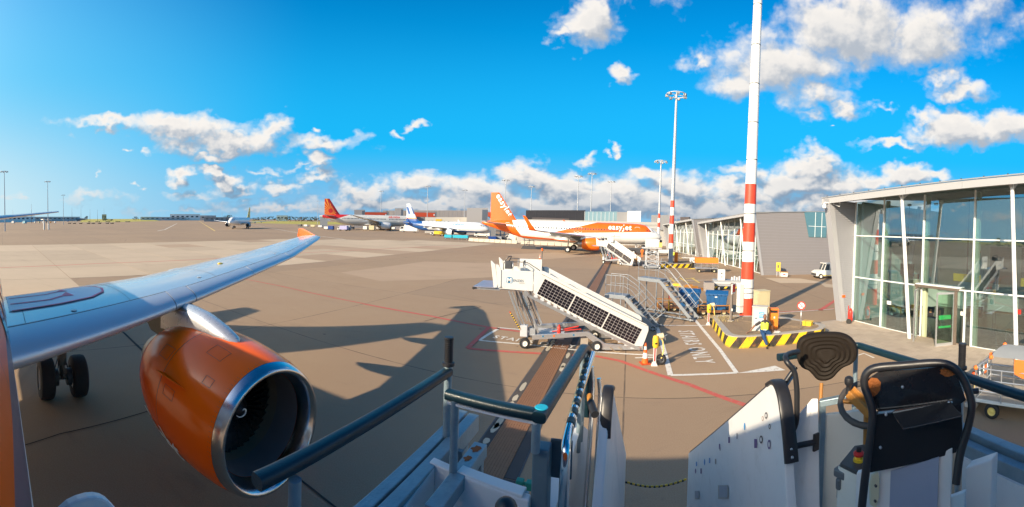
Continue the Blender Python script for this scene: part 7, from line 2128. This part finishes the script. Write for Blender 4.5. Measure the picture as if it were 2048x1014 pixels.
# fire extinguisher trolley by the glass
p = G(1700, 648); t = thing('extinguisher_trolley', 'red wheeled fire extinguisher by the ribbed wall', 'fire extinguisher', (p.x, p.y, .04), R(35))
MB().lathe([(.001, .12), (.12, .14), (.15, .2), (.15, .66), (.12, .76), (.05, .82), (.05, .88), (.001, .89)], (0, 0, 0), 'Z', 18).build('cylinder', M['red'], t)
MB().box((-.02, -.152, .5), (.14, .01, .34)).build('label_plate', mat('label_blue', (.35, .45, .62), .5), t); MB().tube(round_path([(-.12, .1, .7), (-.12, .12, 1.02), (.12, .12, 1.02), (.12, .1, .7)], .04), .015, 8).build('handle', M['red'], t)
for sgn in (-1, 1): wheel(t, (sgn * .22, .05, .15), .15, .05, axis='X', hubm=M['red']) if False else MB().cyl((sgn * .19, .05, .15), (sgn * .25, .05, .15), .15, n=20).build('wheel', M['red'], t)
for sgn in (-1, 1): MB().cyl((sgn * .18, .05, .15), (sgn * .26, .05, .15), .155, n=20).build('tyre', M['rubber'], t).scale = (1, 1, 1)
MB().tube(round_path([(.05, -.05, .85), (.22, -.08, .75), (.2, -.1, .4), (.1, -.12, .3)], .06), .016, 8).build('hose', M['black'], t)

# big baggage cart in the right foreground
pA, pB = G(1950, 822), G(2130, 838)
t = thing('canvas_cart', 'cage sided baggage cart with orange and grey canvas at the right edge', 'baggage cart', (10.75, 4.55, 0), R(-86), 'cage sided baggage carts')
M_can = mat('canvas_orange', (.80, .18, .03), .75, var=.1, nscale=3, bump=.5, bscale=10); M_cang = mat('canvas_grey', (.36, .37, .36), .7, var=.08, nscale=2, bump=.3, bscale=6)
L, Wc = 3.1, 1.5
MB().box((L / 2, Wc / 2, .48), (L, Wc, .09)).build('deck', M['cream'], t, bevel=.02); MB().box((L / 2, Wc / 2, .53), (L - .1, Wc - .1, .02)).build('floor_plate', M['stone'], t)
joints = []
for y in (0, Wc):
    for k in range(5): MB().cyl((L * k / 4, y, .5), (L * k / 4, y, 1.42), .022, n=10).build('cage_post', M['alu'], t)
    for z in (.78, 1.1, 1.42): MB().cyl((0, y, z), (L, y, z), .022, n=10).build('cage_rail', M['alu'], t)
    MB().cyl((.0, y, 1.42), (.45, y, 1.78), .022, n=10).build('roof_brace', M['alu'], t)
for x in (0, L):
    for z in (.78, 1.1, 1.42): MB().cyl((x, 0, z), (x, Wc, z), .022, n=10).build('cage_rail', M['alu'], t)
    for k in range(1, 4): MB().cyl((x, Wc * k / 4, .5), (x, Wc * k / 4, 1.42), .018, n=8).build('cage_post', M['alu'], t)
for (x, y, z) in ((0, 0, 1.42), (0, Wc, 1.42), (.45, 0, 1.78), (.45, Wc, 1.78), (L, 0, 1.42)): MB().sphere((x, y, z), .07, 10, 6).build('corner_joint', M_can, t)
b = MB(); b.loft([[(.45 + (L - .45) * k / 8, Wc * j / 6, 1.80 + .05 * math.sin(PI * j / 6) + .012 * math.sin(3.3 * k + j)) for j in range(7)] for k in range(9)], caps=False, closed=False); b.build('roof_canvas', M_cang, t)
b = MB(); b.loft([[(1.15 + (L - 1.15) * k / 8, -.04 - .04 * math.sin(k * 2.1 + j * .8), 1.80 - (.42 + .10 * math.sin(k * 1.3)) * j / 5) for j in range(6)] for k in range(9)], caps=False, closed=False); b.build('side_canvas', M_can, t)
b = MB(); b.loft([[(.45 - .42 * j / 5, Wc * (.03 + .25 * k / 6), 1.80 - .35 * j / 5 + .015 * math.sin(2 * k + j)) for j in range(6)] for k in range(7)], caps=False, closed=False); b.build('folded_flap', M_can, t)
MB().box((-.02, Wc * .62, 1.10), (.02, .30, .26)).build('orange_plate', M_can, t); MB().box((-.03, Wc * .50, 1.08), (.02, .05, .06)).build('green_tag', M['green'], t)
b = MB(); b.bar((-.08, .25, .45), (-.30, .75, .95), .04); b.bar((-.08, 1.2, .45), (-.30, .75, .95), .04); b.bar((-.18, .48, .66), (-.18, 1.0, .66), .03); b.build('tow_triangle', M['yellow2'], t); MB().sphere((-.30, .75, .97), .09, 10, 6).build('tow_joint', mat('red_orange', (.65, .08, .01), .6), t)
MB().box((-.2, .75, .22), (.35, 1.2, .12)).build('bumper', M['stone'], t, bevel=.02)
for x in (.5, L - .5):
    for y in (.1, Wc - .1): wheel(t, (x, y, .22), .22, .15, hubm=M['yellow2'])

# ------------------------------------------------------------------ around the distant aircraft
def jersey(u0, v0, u1, v1, n, row='left'):
    a, c = G(u0, v0), G(u1, v1); d = (c - a) / n
    for k in range(n):
        p = a + d * k; L = d.length - .12
        b = MB(); b.prism([(0, -.3, 0), (0, -.3, .1), (0, -.12, .3), (0, -.09, .85), (0, .09, .85), (0, .12, .3), (0, .3, .1), (0, .3, 0)], (L, 0, 0))
        o = b.build('concrete_barrier', M_barr); o.location = (p.x, p.y, 0); o.rotation_euler = (0, 0, math.atan2(d.y, d.x))
        tag(o, f'pale concrete barrier segment, {ordw(k)} from the left in the {row} row behind the jet', 'barrier', 'concrete barrier segments')
M_barr = mat('barrier_concrete', (.50, .45, .36), .85, var=.08)
jersey(938, 482, 1035, 487.5, 9); jersey(1042, 488, 1180, 494, 10, 'right')
def truck(label, u, v, L, Wt, H, body, rz, cab=True, name='service_truck', cat='service vehicle', d=None):
    p = G(u, v); t = thing(name, label, cat, (p.x, p.y, 0), rz)
    MB().box((L * .62, Wt / 2, .55 + (H - .55) / 2), (L * .72, Wt, H - .55)).build('box_body', body, t, bevel=.05)
    if cab:
        MB().prism([(0, .05, .5), (0, .05, H * .45), (L * .08, .05, H * .78), (L * .24, .05, H * .78), (L * .24, .05, .5)], (0, Wt - .1, 0)).build('cab', M['cream'], t, bevel=.04)
        MB().prism([(L * .03, .03, H * .45), (L * .09, .03, H * .72), (L * .2, .03, H * .72), (L * .2, .03, H * .45)], (0, .02, 0)).build('window', M_winpane, t)
    for x in (L * .16, L * .8):
        for y in (.1, Wt - .1): wheel(t, (x, y, .4), .4, .25)
    return t
truck('white catering truck at the nose of the wide body jet', 799, 464, 9, 2.5, 3.6, M['white'], R(-5))
truck('white box truck at the far left under the wing tip', 22, 447, 7, 2.4, 3.0, M['cream'], R(10))
truck('pale blue container truck at the far left beside the white box truck', 44, 447.5, 8, 2.4, 3.2, mat('pale_teal', (.18, .40, .48), .5), R(5))
truck('small dark blue van at the end of the grass bank', 133, 443.5, 4.5, 1.8, 2.0, M['navy'], R(0))
truck('low grey baggage tractor beside the dark blue van', 151, 443.8, 4, 1.8, 1.7, M['grey'], R(0))
truck('white van with blue side behind the wide body jet tail', 674, 461, 5.5, 2, 2.4, mat('van_lilac', (.40, .38, .60), .5), R(-4))
truck('small truck with a yellow side below the blue tailed jet', 860, 471, 6, 2, 1.8, M['yellow'], R(-8))
truck('white high lift truck between the blue tailed jet and the barriers', 948, 474, 6, 2.2, 2.6, M['cream'], R(-8))
truck('white service van behind the concrete barriers', 1010, 480, 5, 2, 2.1, M['cream'], R(-8))
truck('low white tractor between the piers and the jet nose', 1308, 512, 4, 1.6, 1.2, M['cream'], R(-10))
for k, (u, v, m, lb) in enumerate(((888, 478, 'teal', 'left of three turquoise cargo dollies'), (905, 478.6, 'teal', 'middle of three turquoise cargo dollies'), (920, 479.2, 'teal', 'right of three turquoise cargo dollies'))):
    p = G(u, v); t = thing('cargo_dolly', lb, 'cargo dolly', (p.x, p.y, 0), R(-8), 'turquoise cargo dollies')
    MB().box((1.2, .8, .9), (2.4, 1.5, .9)).build('container', M['teal'], t, bevel=.05); MB().box((1.2, .8, .4), (2.7, 1.6, .12)).build('frame', M['dark'], t)
    for x in (.4, 2.0): wheel(t, (x, .1, .2), .2, .15)
u = 136
for k in range(8):
    p = G(136 + k * 12.6 + (3 if k % 3 == 0 else 0), 447.5); t = thing('flat_dolly', f'black flat dolly, {ordw(k)} from the left in the front row before the grass bank', 'cargo dolly', (p.x, p.y, 0), 0, 'black flat dollies before the grass bank')
    MB().box((0, 0, .8), (4.4, 2.2, .35)).build('deck', M['dark'], t)
    for x in (-1.4, 1.4): MB().box((x, 0, .35), (.6, 1.8, .6)).build('axle_block', M['black'], t)
for k in range(9):
    p = G(178 + k * 10 + (5 if k % 2 else 0), 444.2); t = thing('flat_dolly', f'black flat dolly, {ordw(k)} from the left in the back row before the grass bank', 'cargo dolly', (p.x, p.y, 0), 0, 'black flat dollies before the grass bank')
    MB().box((0, 0, .9), (4.0, 2.2, .4)).build('deck', M['dark'], t); MB().box((1.2, 0, .4), (.6, 1.8, .7)).build('axle_block', M['black'], t); MB().box((-1.2, 0, .4), (.6, 1.8, .7)).build('axle_block', M['black'], t)
cols_ = [M['cream'], M['navy'], M['grey'], M['dark'], M['cream'], M['beige'], M['lightgrey'], M['dark'], M['rusty'], M['white'], M['grey'], M['dark']]
words = ['cream', 'dark blue', 'grey', 'black', 'pale', 'tan', 'light grey', 'dark', 'brown', 'white', 'mid grey', 'black']
def gear(u, v, k, lb, w=2.2, h=1.5, grp='small service vehicles around the distant aircraft'):
    p = G(u, v); t = thing('baggage_trolley', lb, 'baggage trolley', (p.x, p.y, 0), R(-6), grp)
    MB().box((0, 0, .45 + h / 2), (w, 1.4, h)).build('load', cols_[k % 12], t, bevel=.06); MB().box((0, 0, .35), (w + .3, 1.5, .14)).build('deck', M['dark'], t)
    for x in (-w * .35, w * .35): MB().cyl((x, -.7, .2), (x, -.5, .2), .2, n=10).build('wheel', M['rubber'], t)
for i, u in enumerate((653, 662, 697, 703, 731, 744, 757, 765, 778, 786, 812, 822)):
    gear(u, 459.5 + (i % 3) * .9, i, f'{words[i]} covered trolley on the apron ' + ('below the red tailed jet' if u < 700 else 'under the cream jet wing' if u < 760 else 'near the cream jet nose' if u < 800 else 'below the blue tailed jet'), 2.4 + .6 * (i % 2), 1.2 + .5 * (i % 3))
for i, u in enumerate((600, 612, 626, 641)):
    gear(u, 453 + i * .9, i + 3, f'{words[i + 3]} trolley on the apron beyond the wing tip, before the red tail', 3, 1.2)
for i, u in enumerate((70, 78, 86, 93, 101, 110)):
    gear(u, 446.2, i + 4, f'{words[i + 4]} trolley under the far left wing tip', 3.2, 1.6)
for i, u in enumerate((985, 996, 1005, 1024, 1034)):
    gear(u, 484, i + 1, f'{words[i + 1]} loaded trolley behind the barriers below the orange tail', 2.2, 1.1)
# jet bridge legs at far left, loader under the tail, lattice lift at the nose
for (u, lb) in ((88, 'left white bridge leg under the far left wing tip'), (97, 'right white bridge leg under the far left wing tip')):
    p = U(u, 440, 190); t = thing('bridge_leg', lb, 'bridge support', (p.x, p.y, 0)); MB().box((0, 0, 2.4), (.6, .6, 4.8)).build('leg', M['cream'], t); MB().box((0, 0, 4.9), (3, 2, .5)).build('cross_head', M['cream'], t)
p = G(1058, 498); t = thing('tail_stairs', 'dark rear steps standing below the orange tail', 'access steps', (p.x, p.y, 0), R(-8))
for x in (-1.0, 0, 1.0): MB().bar((x, 0, .2), (x, 0, 3.0 - abs(x) * .3), .12).build('post', M['dark'], t)
for z in (1.0, 1.8, 2.6): MB().bar((-1.0, 0, z), (1.0, 0, z), .10).build('rail', M['dark'], t)
MB().prism([(-1.6, -.5, 0), (1.6, -.5, 0), (1.2, -.5, .7), (-1.3, -.5, .6)], (0, 1.2, 0)).build('chassis', M['dark'], t)
for k in range(6): MB().box((-.9 + k * .35, .6, .5 + k * .4), (.3, .9, .08)).build('tread', M['grey'], t)
p = G(1303, 537); t = thing('scissor_lift', 'white cabin on a tall lattice lift standing at the jet nose', 'lift', (p.x, p.y, 0), R(-12))
MB().box((0, 0, 3.25), (1.75, 1.4, 1.05)).build('cabin', M['cream'], t, bevel=.12); MB().box((-.1, 0, 2.66), (2.4, 1.6, .12)).build('platform', M['lightgrey'], t); MB().box((.95, 0, 3.5), (.5, .8, .45)).build('bumper', M['black'], t, bevel=.08)
MB().box((.95, -.75, 3.1), (.4, .02, .6)).build('side_flap', M['yellow2'], t)
for x in (-.75, .75):
    for y in (-.6, .6): MB().bar((x, y, .3), (x, y, 2.62), .10).build('column', M['lightgrey'], t)
for k in range(4):
    z = .4 + k * .56; MB().bar((-.75, -.6, z), (.75, -.6, z + .56), .05).build('lattice', M['lightgrey'], t); MB().bar((.75, -.6, z), (-.75, -.6, z + .56), .05).build('lattice', M['lightgrey'], t); MB().bar((-.75, -.6, z), (.75, -.6, z), .05).build('lattice', M['lightgrey'], t)
MB().box((0, 0, .3), (2.2, 1.6, .25)).build('chassis', M['grey'], t)
for x in (-.9, .9): wheel(t, (x, -.8, .2), .2, .15)
p = G(1262, 509); t = thing('nose_tug', 'dark pushback tug under the jet nose', 'tow tractor', (p.x, p.y, 0), R(-10))
MB().box((1.6, 1, .75), (4.2, 2, .9)).build('body', M['dark'], t, bevel=.1); MB().box((2.8, 1, 1.5), (1.2, 1.6, .8)).build('cab', M['black'], t, bevel=.1)
for x in (.4, 2.9): wheel(t, (x, 0, .45), .45, .3)
t, w = cabinet('litter_bin', 'distant orange bin beside the middle floodlight mast', 1352, 525, 7, 1.3, .5, M['cloth_orange'], 'litter bin', z=.55)
t, w = cabinet('grey_cabinet', 'blue grey switch box at the foot of the middle floodlight mast', 1341, 527, 9, 2.0, .5, mat('blue_grey', (.22, .26, .32), .5), 'cabinet', z=.5)
p = G(1386, 531); t = thing('ok_board', 'small white board lettered OK leaning by the orange cart', 'sign', (p.x, p.y, 0), math.atan2(-p.x, p.y)); MB().box((0, 0, .75), (1.0, .06, .62)).build('board', M['white'], t)
text_on('lettering', 'OK', .5, (-.38, -.034, .58), (1, 0, 0), (0, 0, 1), M['black'], t, bold=.01, shear=.3)
for x in (-.4, .4): MB().bar((x, .02, 0), (x, .02, .5), .04).build('leg', M['grey'], t)
for (u, v, lb) in ((1402, 505, 'white cart behind the small kerbed island'), (1366, 512, 'pale trolley with crates behind the small kerbed island')):
    p = G(u, v + 10); open_cart(lb, p, R(-12), 2.6, 1.3, None, h=.9, group='pale carts near the second island', base_m=M['cream'])

# ------------------------------------------------------------------ people
def skin_body(name, joints, edges, m, parent, lev=2):
    names = list(joints); me = bpy.data.meshes.new(name)
    me.from_pydata([joints[k][0] for k in names], [(names.index(a), names.index(b)) for a, b in edges], [])
    o = bpy.data.objects.new(name, me); COL.objects.link(o)
    sk = o.modifiers.new('skin', 'SKIN'); sk.use_smooth_shade = True
    for i, k in enumerate(names):
        r = joints[k][1]; me.skin_vertices[0].data[i].radius = (r, r) if not isinstance(r, tuple) else r
    me.skin_vertices[0].data[0].use_root = True
    ss_ = o.modifiers.new('sub', 'SUBSURF'); ss_.levels = lev; ss_.render_levels = lev
    dg = bpy.context.evaluated_depsgraph_get(); dg.update()
    m2 = bpy.data.meshes.new_from_object(o.evaluated_get(dg)); bpy.data.objects.remove(o)
    m2.name = name; m2.materials.clear(); m2.materials.append(m)
    for p in m2.polygons: p.use_smooth = True
    o = bpy.data.objects.new(name, m2); COL.objects.link(o); o.parent = parent
    return o


def hand(parent, wrist, d, up, m, s=1.0):
    """palm, four bent fingers and a thumb"""
    d = Vector(d).normalized(); up = Vector(up).normalized(); sd = d.cross(up).normalized()
    J = {'w': (Vector(wrist), .026 * s), 'p': (Vector(wrist) + d * .05 * s, (.034 * s, .018 * s))}; E = [('w', 'p')]
    for k in range(4):
        o = (k - 1.5) * .021 * s; L = (.065, .078, .072, .055)[k] * s
        a = J['p'][0] + d * .035 * s + sd * o; b_ = a + d * L * .55 - up * .008; c = b_ + d * L * .45 - up * .022
        J[f'a{k}'] = (a, .0105 * s); J[f'b{k}'] = (b_, .0095 * s); J[f'c{k}'] = (c, .0075 * s); E += [('p', f'a{k}'), (f'a{k}', f'b{k}'), (f'b{k}', f'c{k}')]
    t0 = J['w'][0] + d * .02 * s - sd * .03 * s; t1 = t0 + d * .035 * s - sd * .022 * s; J['t0'] = (t0, .012 * s); J['t1'] = (t1, .009 * s); E += [('w', 't0'), ('t0', 't1')]
    return skin_body('hand', J, E, m, parent, 1)

V = Vector
pz = HI + .035
seat = G(1529, 668, pz)
man = thing('person', 'man in a hi-vis vest and blue jeans sitting on the striped kerb', 'person', (seat.x, seat.y, 0), math.atan2(-seat.x, seat.y) + R(2))
# local frame: -Y towards the camera, X to the picture's right
hipz = pz + .10
J = {'pelvis': (V((0, .05, hipz)), (.15, .12)), 'waist': (V((0, .09, hipz + .16)), (.14, .11)), 'chest': (V((.005, .10, hipz + .36)), (.15, .10)), 'neck0': (V((0, .08, hipz + .50)), .07), 'neck': (V((-.005, .07, hipz + .565)), .055),
     'sl': (V((-.17, .09, hipz + .44)), .065), 'sr': (V((.17, .09, hipz + .44)), .065)}
E_ = [('pelvis', 'waist'), ('waist', 'chest'), ('chest', 'neck0'), ('neck0', 'neck'), ('chest', 'sl'), ('chest', 'sr')]
skin_body('body', J, E_, mat('vest_shirt', (.035, .028, .03), .8), man)
# hi-vis vest panels over the torso
vest = {'a': (V((0, .065, hipz - .02)), (.18, .15)), 'b': (V((0, .085, hipz + .14)), (.19, .155)), 'c': (V((.0, .095, hipz + .34)), (.215, .165)), 'd': (V((0, .085, hipz + .47)), (.17, .125))}
vo = skin_body('vest', vest, [('a', 'b'), ('b', 'c'), ('c', 'd')], M['hivis'], man)
b = MB(); b.bar((-.075, -.072, hipz + .10), (.09, -.070, hipz + .10), .01, .04); b.build('reflective_band', M['lightgrey'], vo)
b = MB(); b.prism([(-.045, -.045, hipz + .46), (.045, -.045, hipz + .46), (0, -.062, hipz + .30)], (0, .02, 0)); b.build('collar_gap', mat('vest_shirt', (.035, .028, .03), .8), vo)
# trousers: knees forward, feet flat on the ground in front of the kerb
fl, fr_ = G(1534.5, 697), G(1545, 692)
inv = MW(man).inverted(); fl = inv @ fl; fr_ = inv @ fr_
kl = V((-.06, fl.y * .80, pz + .04)); kr = V((.24, fr_.y * .80, pz + .07))
J = {'pelvis': (V((0, .05, hipz)), (.155, .125)), 'hl': (V((-.09, .0, hipz - .02)), .12), 'kl': (kl, .092), 'cl': (kl.lerp(fl, .35) + V((0, .03, 0)), .085), 'al': (V((fl.x, fl.y + .04, .13)), .066),
     'hr': (V((.09, .0, hipz - .02)), .12), 'kr': (kr, .092), 'cr': (kr.lerp(fr_, .35) + V((0, .03, 0)), .085), 'ar': (V((fr_.x, fr_.y + .04, .13)), .066)}
skin_body('trousers', J, [('pelvis', 'hl'), ('hl', 'kl'), ('kl', 'cl'), ('cl', 'al'), ('pelvis', 'hr'), ('hr', 'kr'), ('kr', 'cr'), ('cr', 'ar')], M['denim'], man)
for f, tx in ((fl, -.02), (fr_, .03)):
    J = {'h': (V((f.x, f.y + .07, .05)), (.045, .045)), 'm': (V((f.x + tx * .5, f.y - .04, .045)), (.05, .04)), 't': (V((f.x + tx, f.y - .15, .035)), (.045, .030))}
    skin_body('shoe', J, [('h', 'm'), ('m', 't')], M['black'], man, 1)
# arms: propped straight out to both sides on the coping
hl = inv @ G(1496, 665, pz + .03); hr = inv @ G(1548, 663, pz + .03)
for s_, sh, hd_ in ((-1, J and V((-.18, .09, hipz + .43)), hl), (1, V((.18, .09, hipz + .43)), hr)):
    el = sh.lerp(hd_, .52) + V((s_ * .03, .02, .03))
    sl_ = {'a': (sh, .078), 'b': (sh.lerp(el, .5), .07), 'c': (sh.lerp(el, .82), .064)}
    skin_body('sleeve', sl_, [('a', 'b'), ('b', 'c')], mat('vest_shirt', (.035, .028, .03), .8), man, 1)
    wr = hd_ + V((-s_ * .06, 0, .035))
    ar_ = {'a': (sh.lerp(el, .75), .052), 'e': (el, .047), 'f': (el.lerp(wr, .4), .045), 'w': (wr, .030)}
    skin_body('forearm', ar_, [('a', 'e'), ('e', 'f'), ('f', 'w')], M['skin'], man, 1)
    hand(man, wr, (s_ * .9, -.15, -.35), (s_ * .2, 0, 1), M['skin'], 1.0)
# head with a face
hc = V((-.01, .045, hipz + .665))
b = MB(); rings = []
prof = [(-.125, .02, .015, -.02), (-.115, .045, .045, -.025), (-.09, .058, .066, -.018), (-.05, .068, .082, -.006), (0, .075, .094, .004), (.04, .076, .098, .008), (.08, .066, .086, .010), (.105, .045, .06, .010), (.118, .015, .02, .01)]
for z, rx, ry, oy in prof: rings.append([hc + V((rx * math.cos(a), oy + ry * math.sin(a) * (1.0 if math.sin(a) > 0 else .95), z)) for a in [2 * PI * k / 24 for k in range(24)]])
b.loft(rings); head = b.build('head', M['skin'], man)
fy = hc.y - .083
MB().prism([hc + V((-.012, -.083, -.012)), hc + V((.012, -.083, -.012)), hc + V((.004, -.080, .028)), hc + V((-.004, -.080, .028))], (0, -.016, 0)).build('nose', M['skin'], head, bevel=.005)
for s_ in (-1, 1):
    e = MB().sphere(hc + V((s_ * .030, -.080, .022)), .010, 10, 6).build('eye', M['white'], head); MB().sphere(hc + V((s_ * .030, -.087, .022)), .0055, 8, 6).build('iris', M['black'], e)
    MB().bar(hc + V((s_ * .016, -.089, .042)), hc + V((s_ * .045, -.083, .040)), .006, .006).build('eyebrow', M['black'], head)
    MB().sphere(hc + V((s_ * .077, .01, .005)), .022, 10, 6, sc3=(.4, .8, 1.3)).build('ear', M['skin'], head)
MB().bar(hc + V((-.022, -.082, -.048)), hc + V((.022, -.082, -.048)), .008, .008).build('mouth', mat('lips', (.16, .05, .04), .5), head)
b = MB(); rings = []
for z, k in ((.045, 1.02), (.075, 1.04), (.10, 1.05), (.118, .9), (.124, .3)):
    rx = lerp_tab([(zz, a, c) for zz, a, c, _ in prof], z)
    rings.append([hc + V((rx[0] * k * math.cos(a), .010 + .012 + rx[1] * k * .95 * math.sin(a), z)) for a in [2 * PI * q / 20 for q in range(20)]])
b.loft(rings); b.build('hair', mat('grey_hair', (.10, .09, .085), .9, bump=.5, bscale=200), head)
# papers beside him
p = G(1554, 664, pz + .015)
t = thing('white_papers', 'crumpled white papers lying on the kerb beside the man', 'paper', (p.x, p.y, pz + .004), R(20))
for k in range(3):
    b = MB(); rnd = random.Random(k); rings = [[(-.17 + .34 * i / 4, -.11 + .22 * j / 3, .008 * k + .05 * rnd.random() * (1 if 0 < i < 4 else .3)) for j in range(4)] for i in range(5)]
    b.loft(rings, caps=False, closed=False); o = b.build('sheet', M['white'], t); o.rotation_euler = (0, 0, k * .5)


def stand(label, u, v, top, legs, hi=True):
    p = G(u, v); t = thing('person', label, 'person', (p.x, p.y, 0), math.atan2(-p.x, p.y))
    J = {'p': (V((0, 0, .95)), (.15, .11)), 'w': (V((0, 0, 1.12)), (.14, .10)), 'c': (V((0, 0, 1.34)), (.17, .11)), 'n': (V((0, 0, 1.50)), .055), 'sl': (V((-.2, 0, 1.42)), .06), 'el': (V((-.26, .02, 1.14)), .045), 'wl': (V((-.24, -.1, .92)), .03), 'sr': (V((.2, 0, 1.42)), .06), 'er': (V((.27, .02, 1.14)), .045), 'wr': (V((.2, -.18, 1.0)), .03)}
    skin_body('body', J, [('p', 'w'), ('w', 'c'), ('c', 'n'), ('c', 'sl'), ('sl', 'el'), ('el', 'wl'), ('c', 'sr'), ('sr', 'er'), ('er', 'wr')], top, t, 1)
    J = {'p': (V((0, 0, .95)), (.155, .115)), 'hl': (V((-.09, 0, .88)), .09), 'kl': (V((-.1, -.02, .5)), .065), 'al': (V((-.11, .02, .1)), .05), 'hr': (V((.09, 0, .88)), .09), 'kr': (V((.11, -.04, .5)), .065), 'ar': (V((.13, .04, .1)), .05)}
    skin_body('trousers', J, [('p', 'hl'), ('hl', 'kl'), ('kl', 'al'), ('p', 'hr'), ('hr', 'kr'), ('kr', 'ar')], legs, t, 1)
    for x in (-.11, .13): MB().box((x, -.04, .04), (.09, .27, .08)).build('shoe', M['black'], t, bevel=.02)
    MB().sphere((0, -.01, 1.64), .10, 14, 10, sc3=(.8, .95, 1.2)).build('head', M['skin'], t)
    for x in (-.24, .2): MB().sphere((x, -.14 if x < 0 else -.2, .9 if x < 0 else .98), .045, 8, 6).build('hand', M['skin'], t)
    return t
stand('ground worker in a white and orange top at the foot of the farther stairs', 1271, 531, M['cream'], M['rusty'])
stand('ground worker in hi-vis yellow standing by the middle floodlight mast', 1347, 523, M['hivis'], M['dark'])
stand('ground worker in orange clothing near the jet nose', 1284, 516, M['cloth_orange'], M['cloth_orange'])
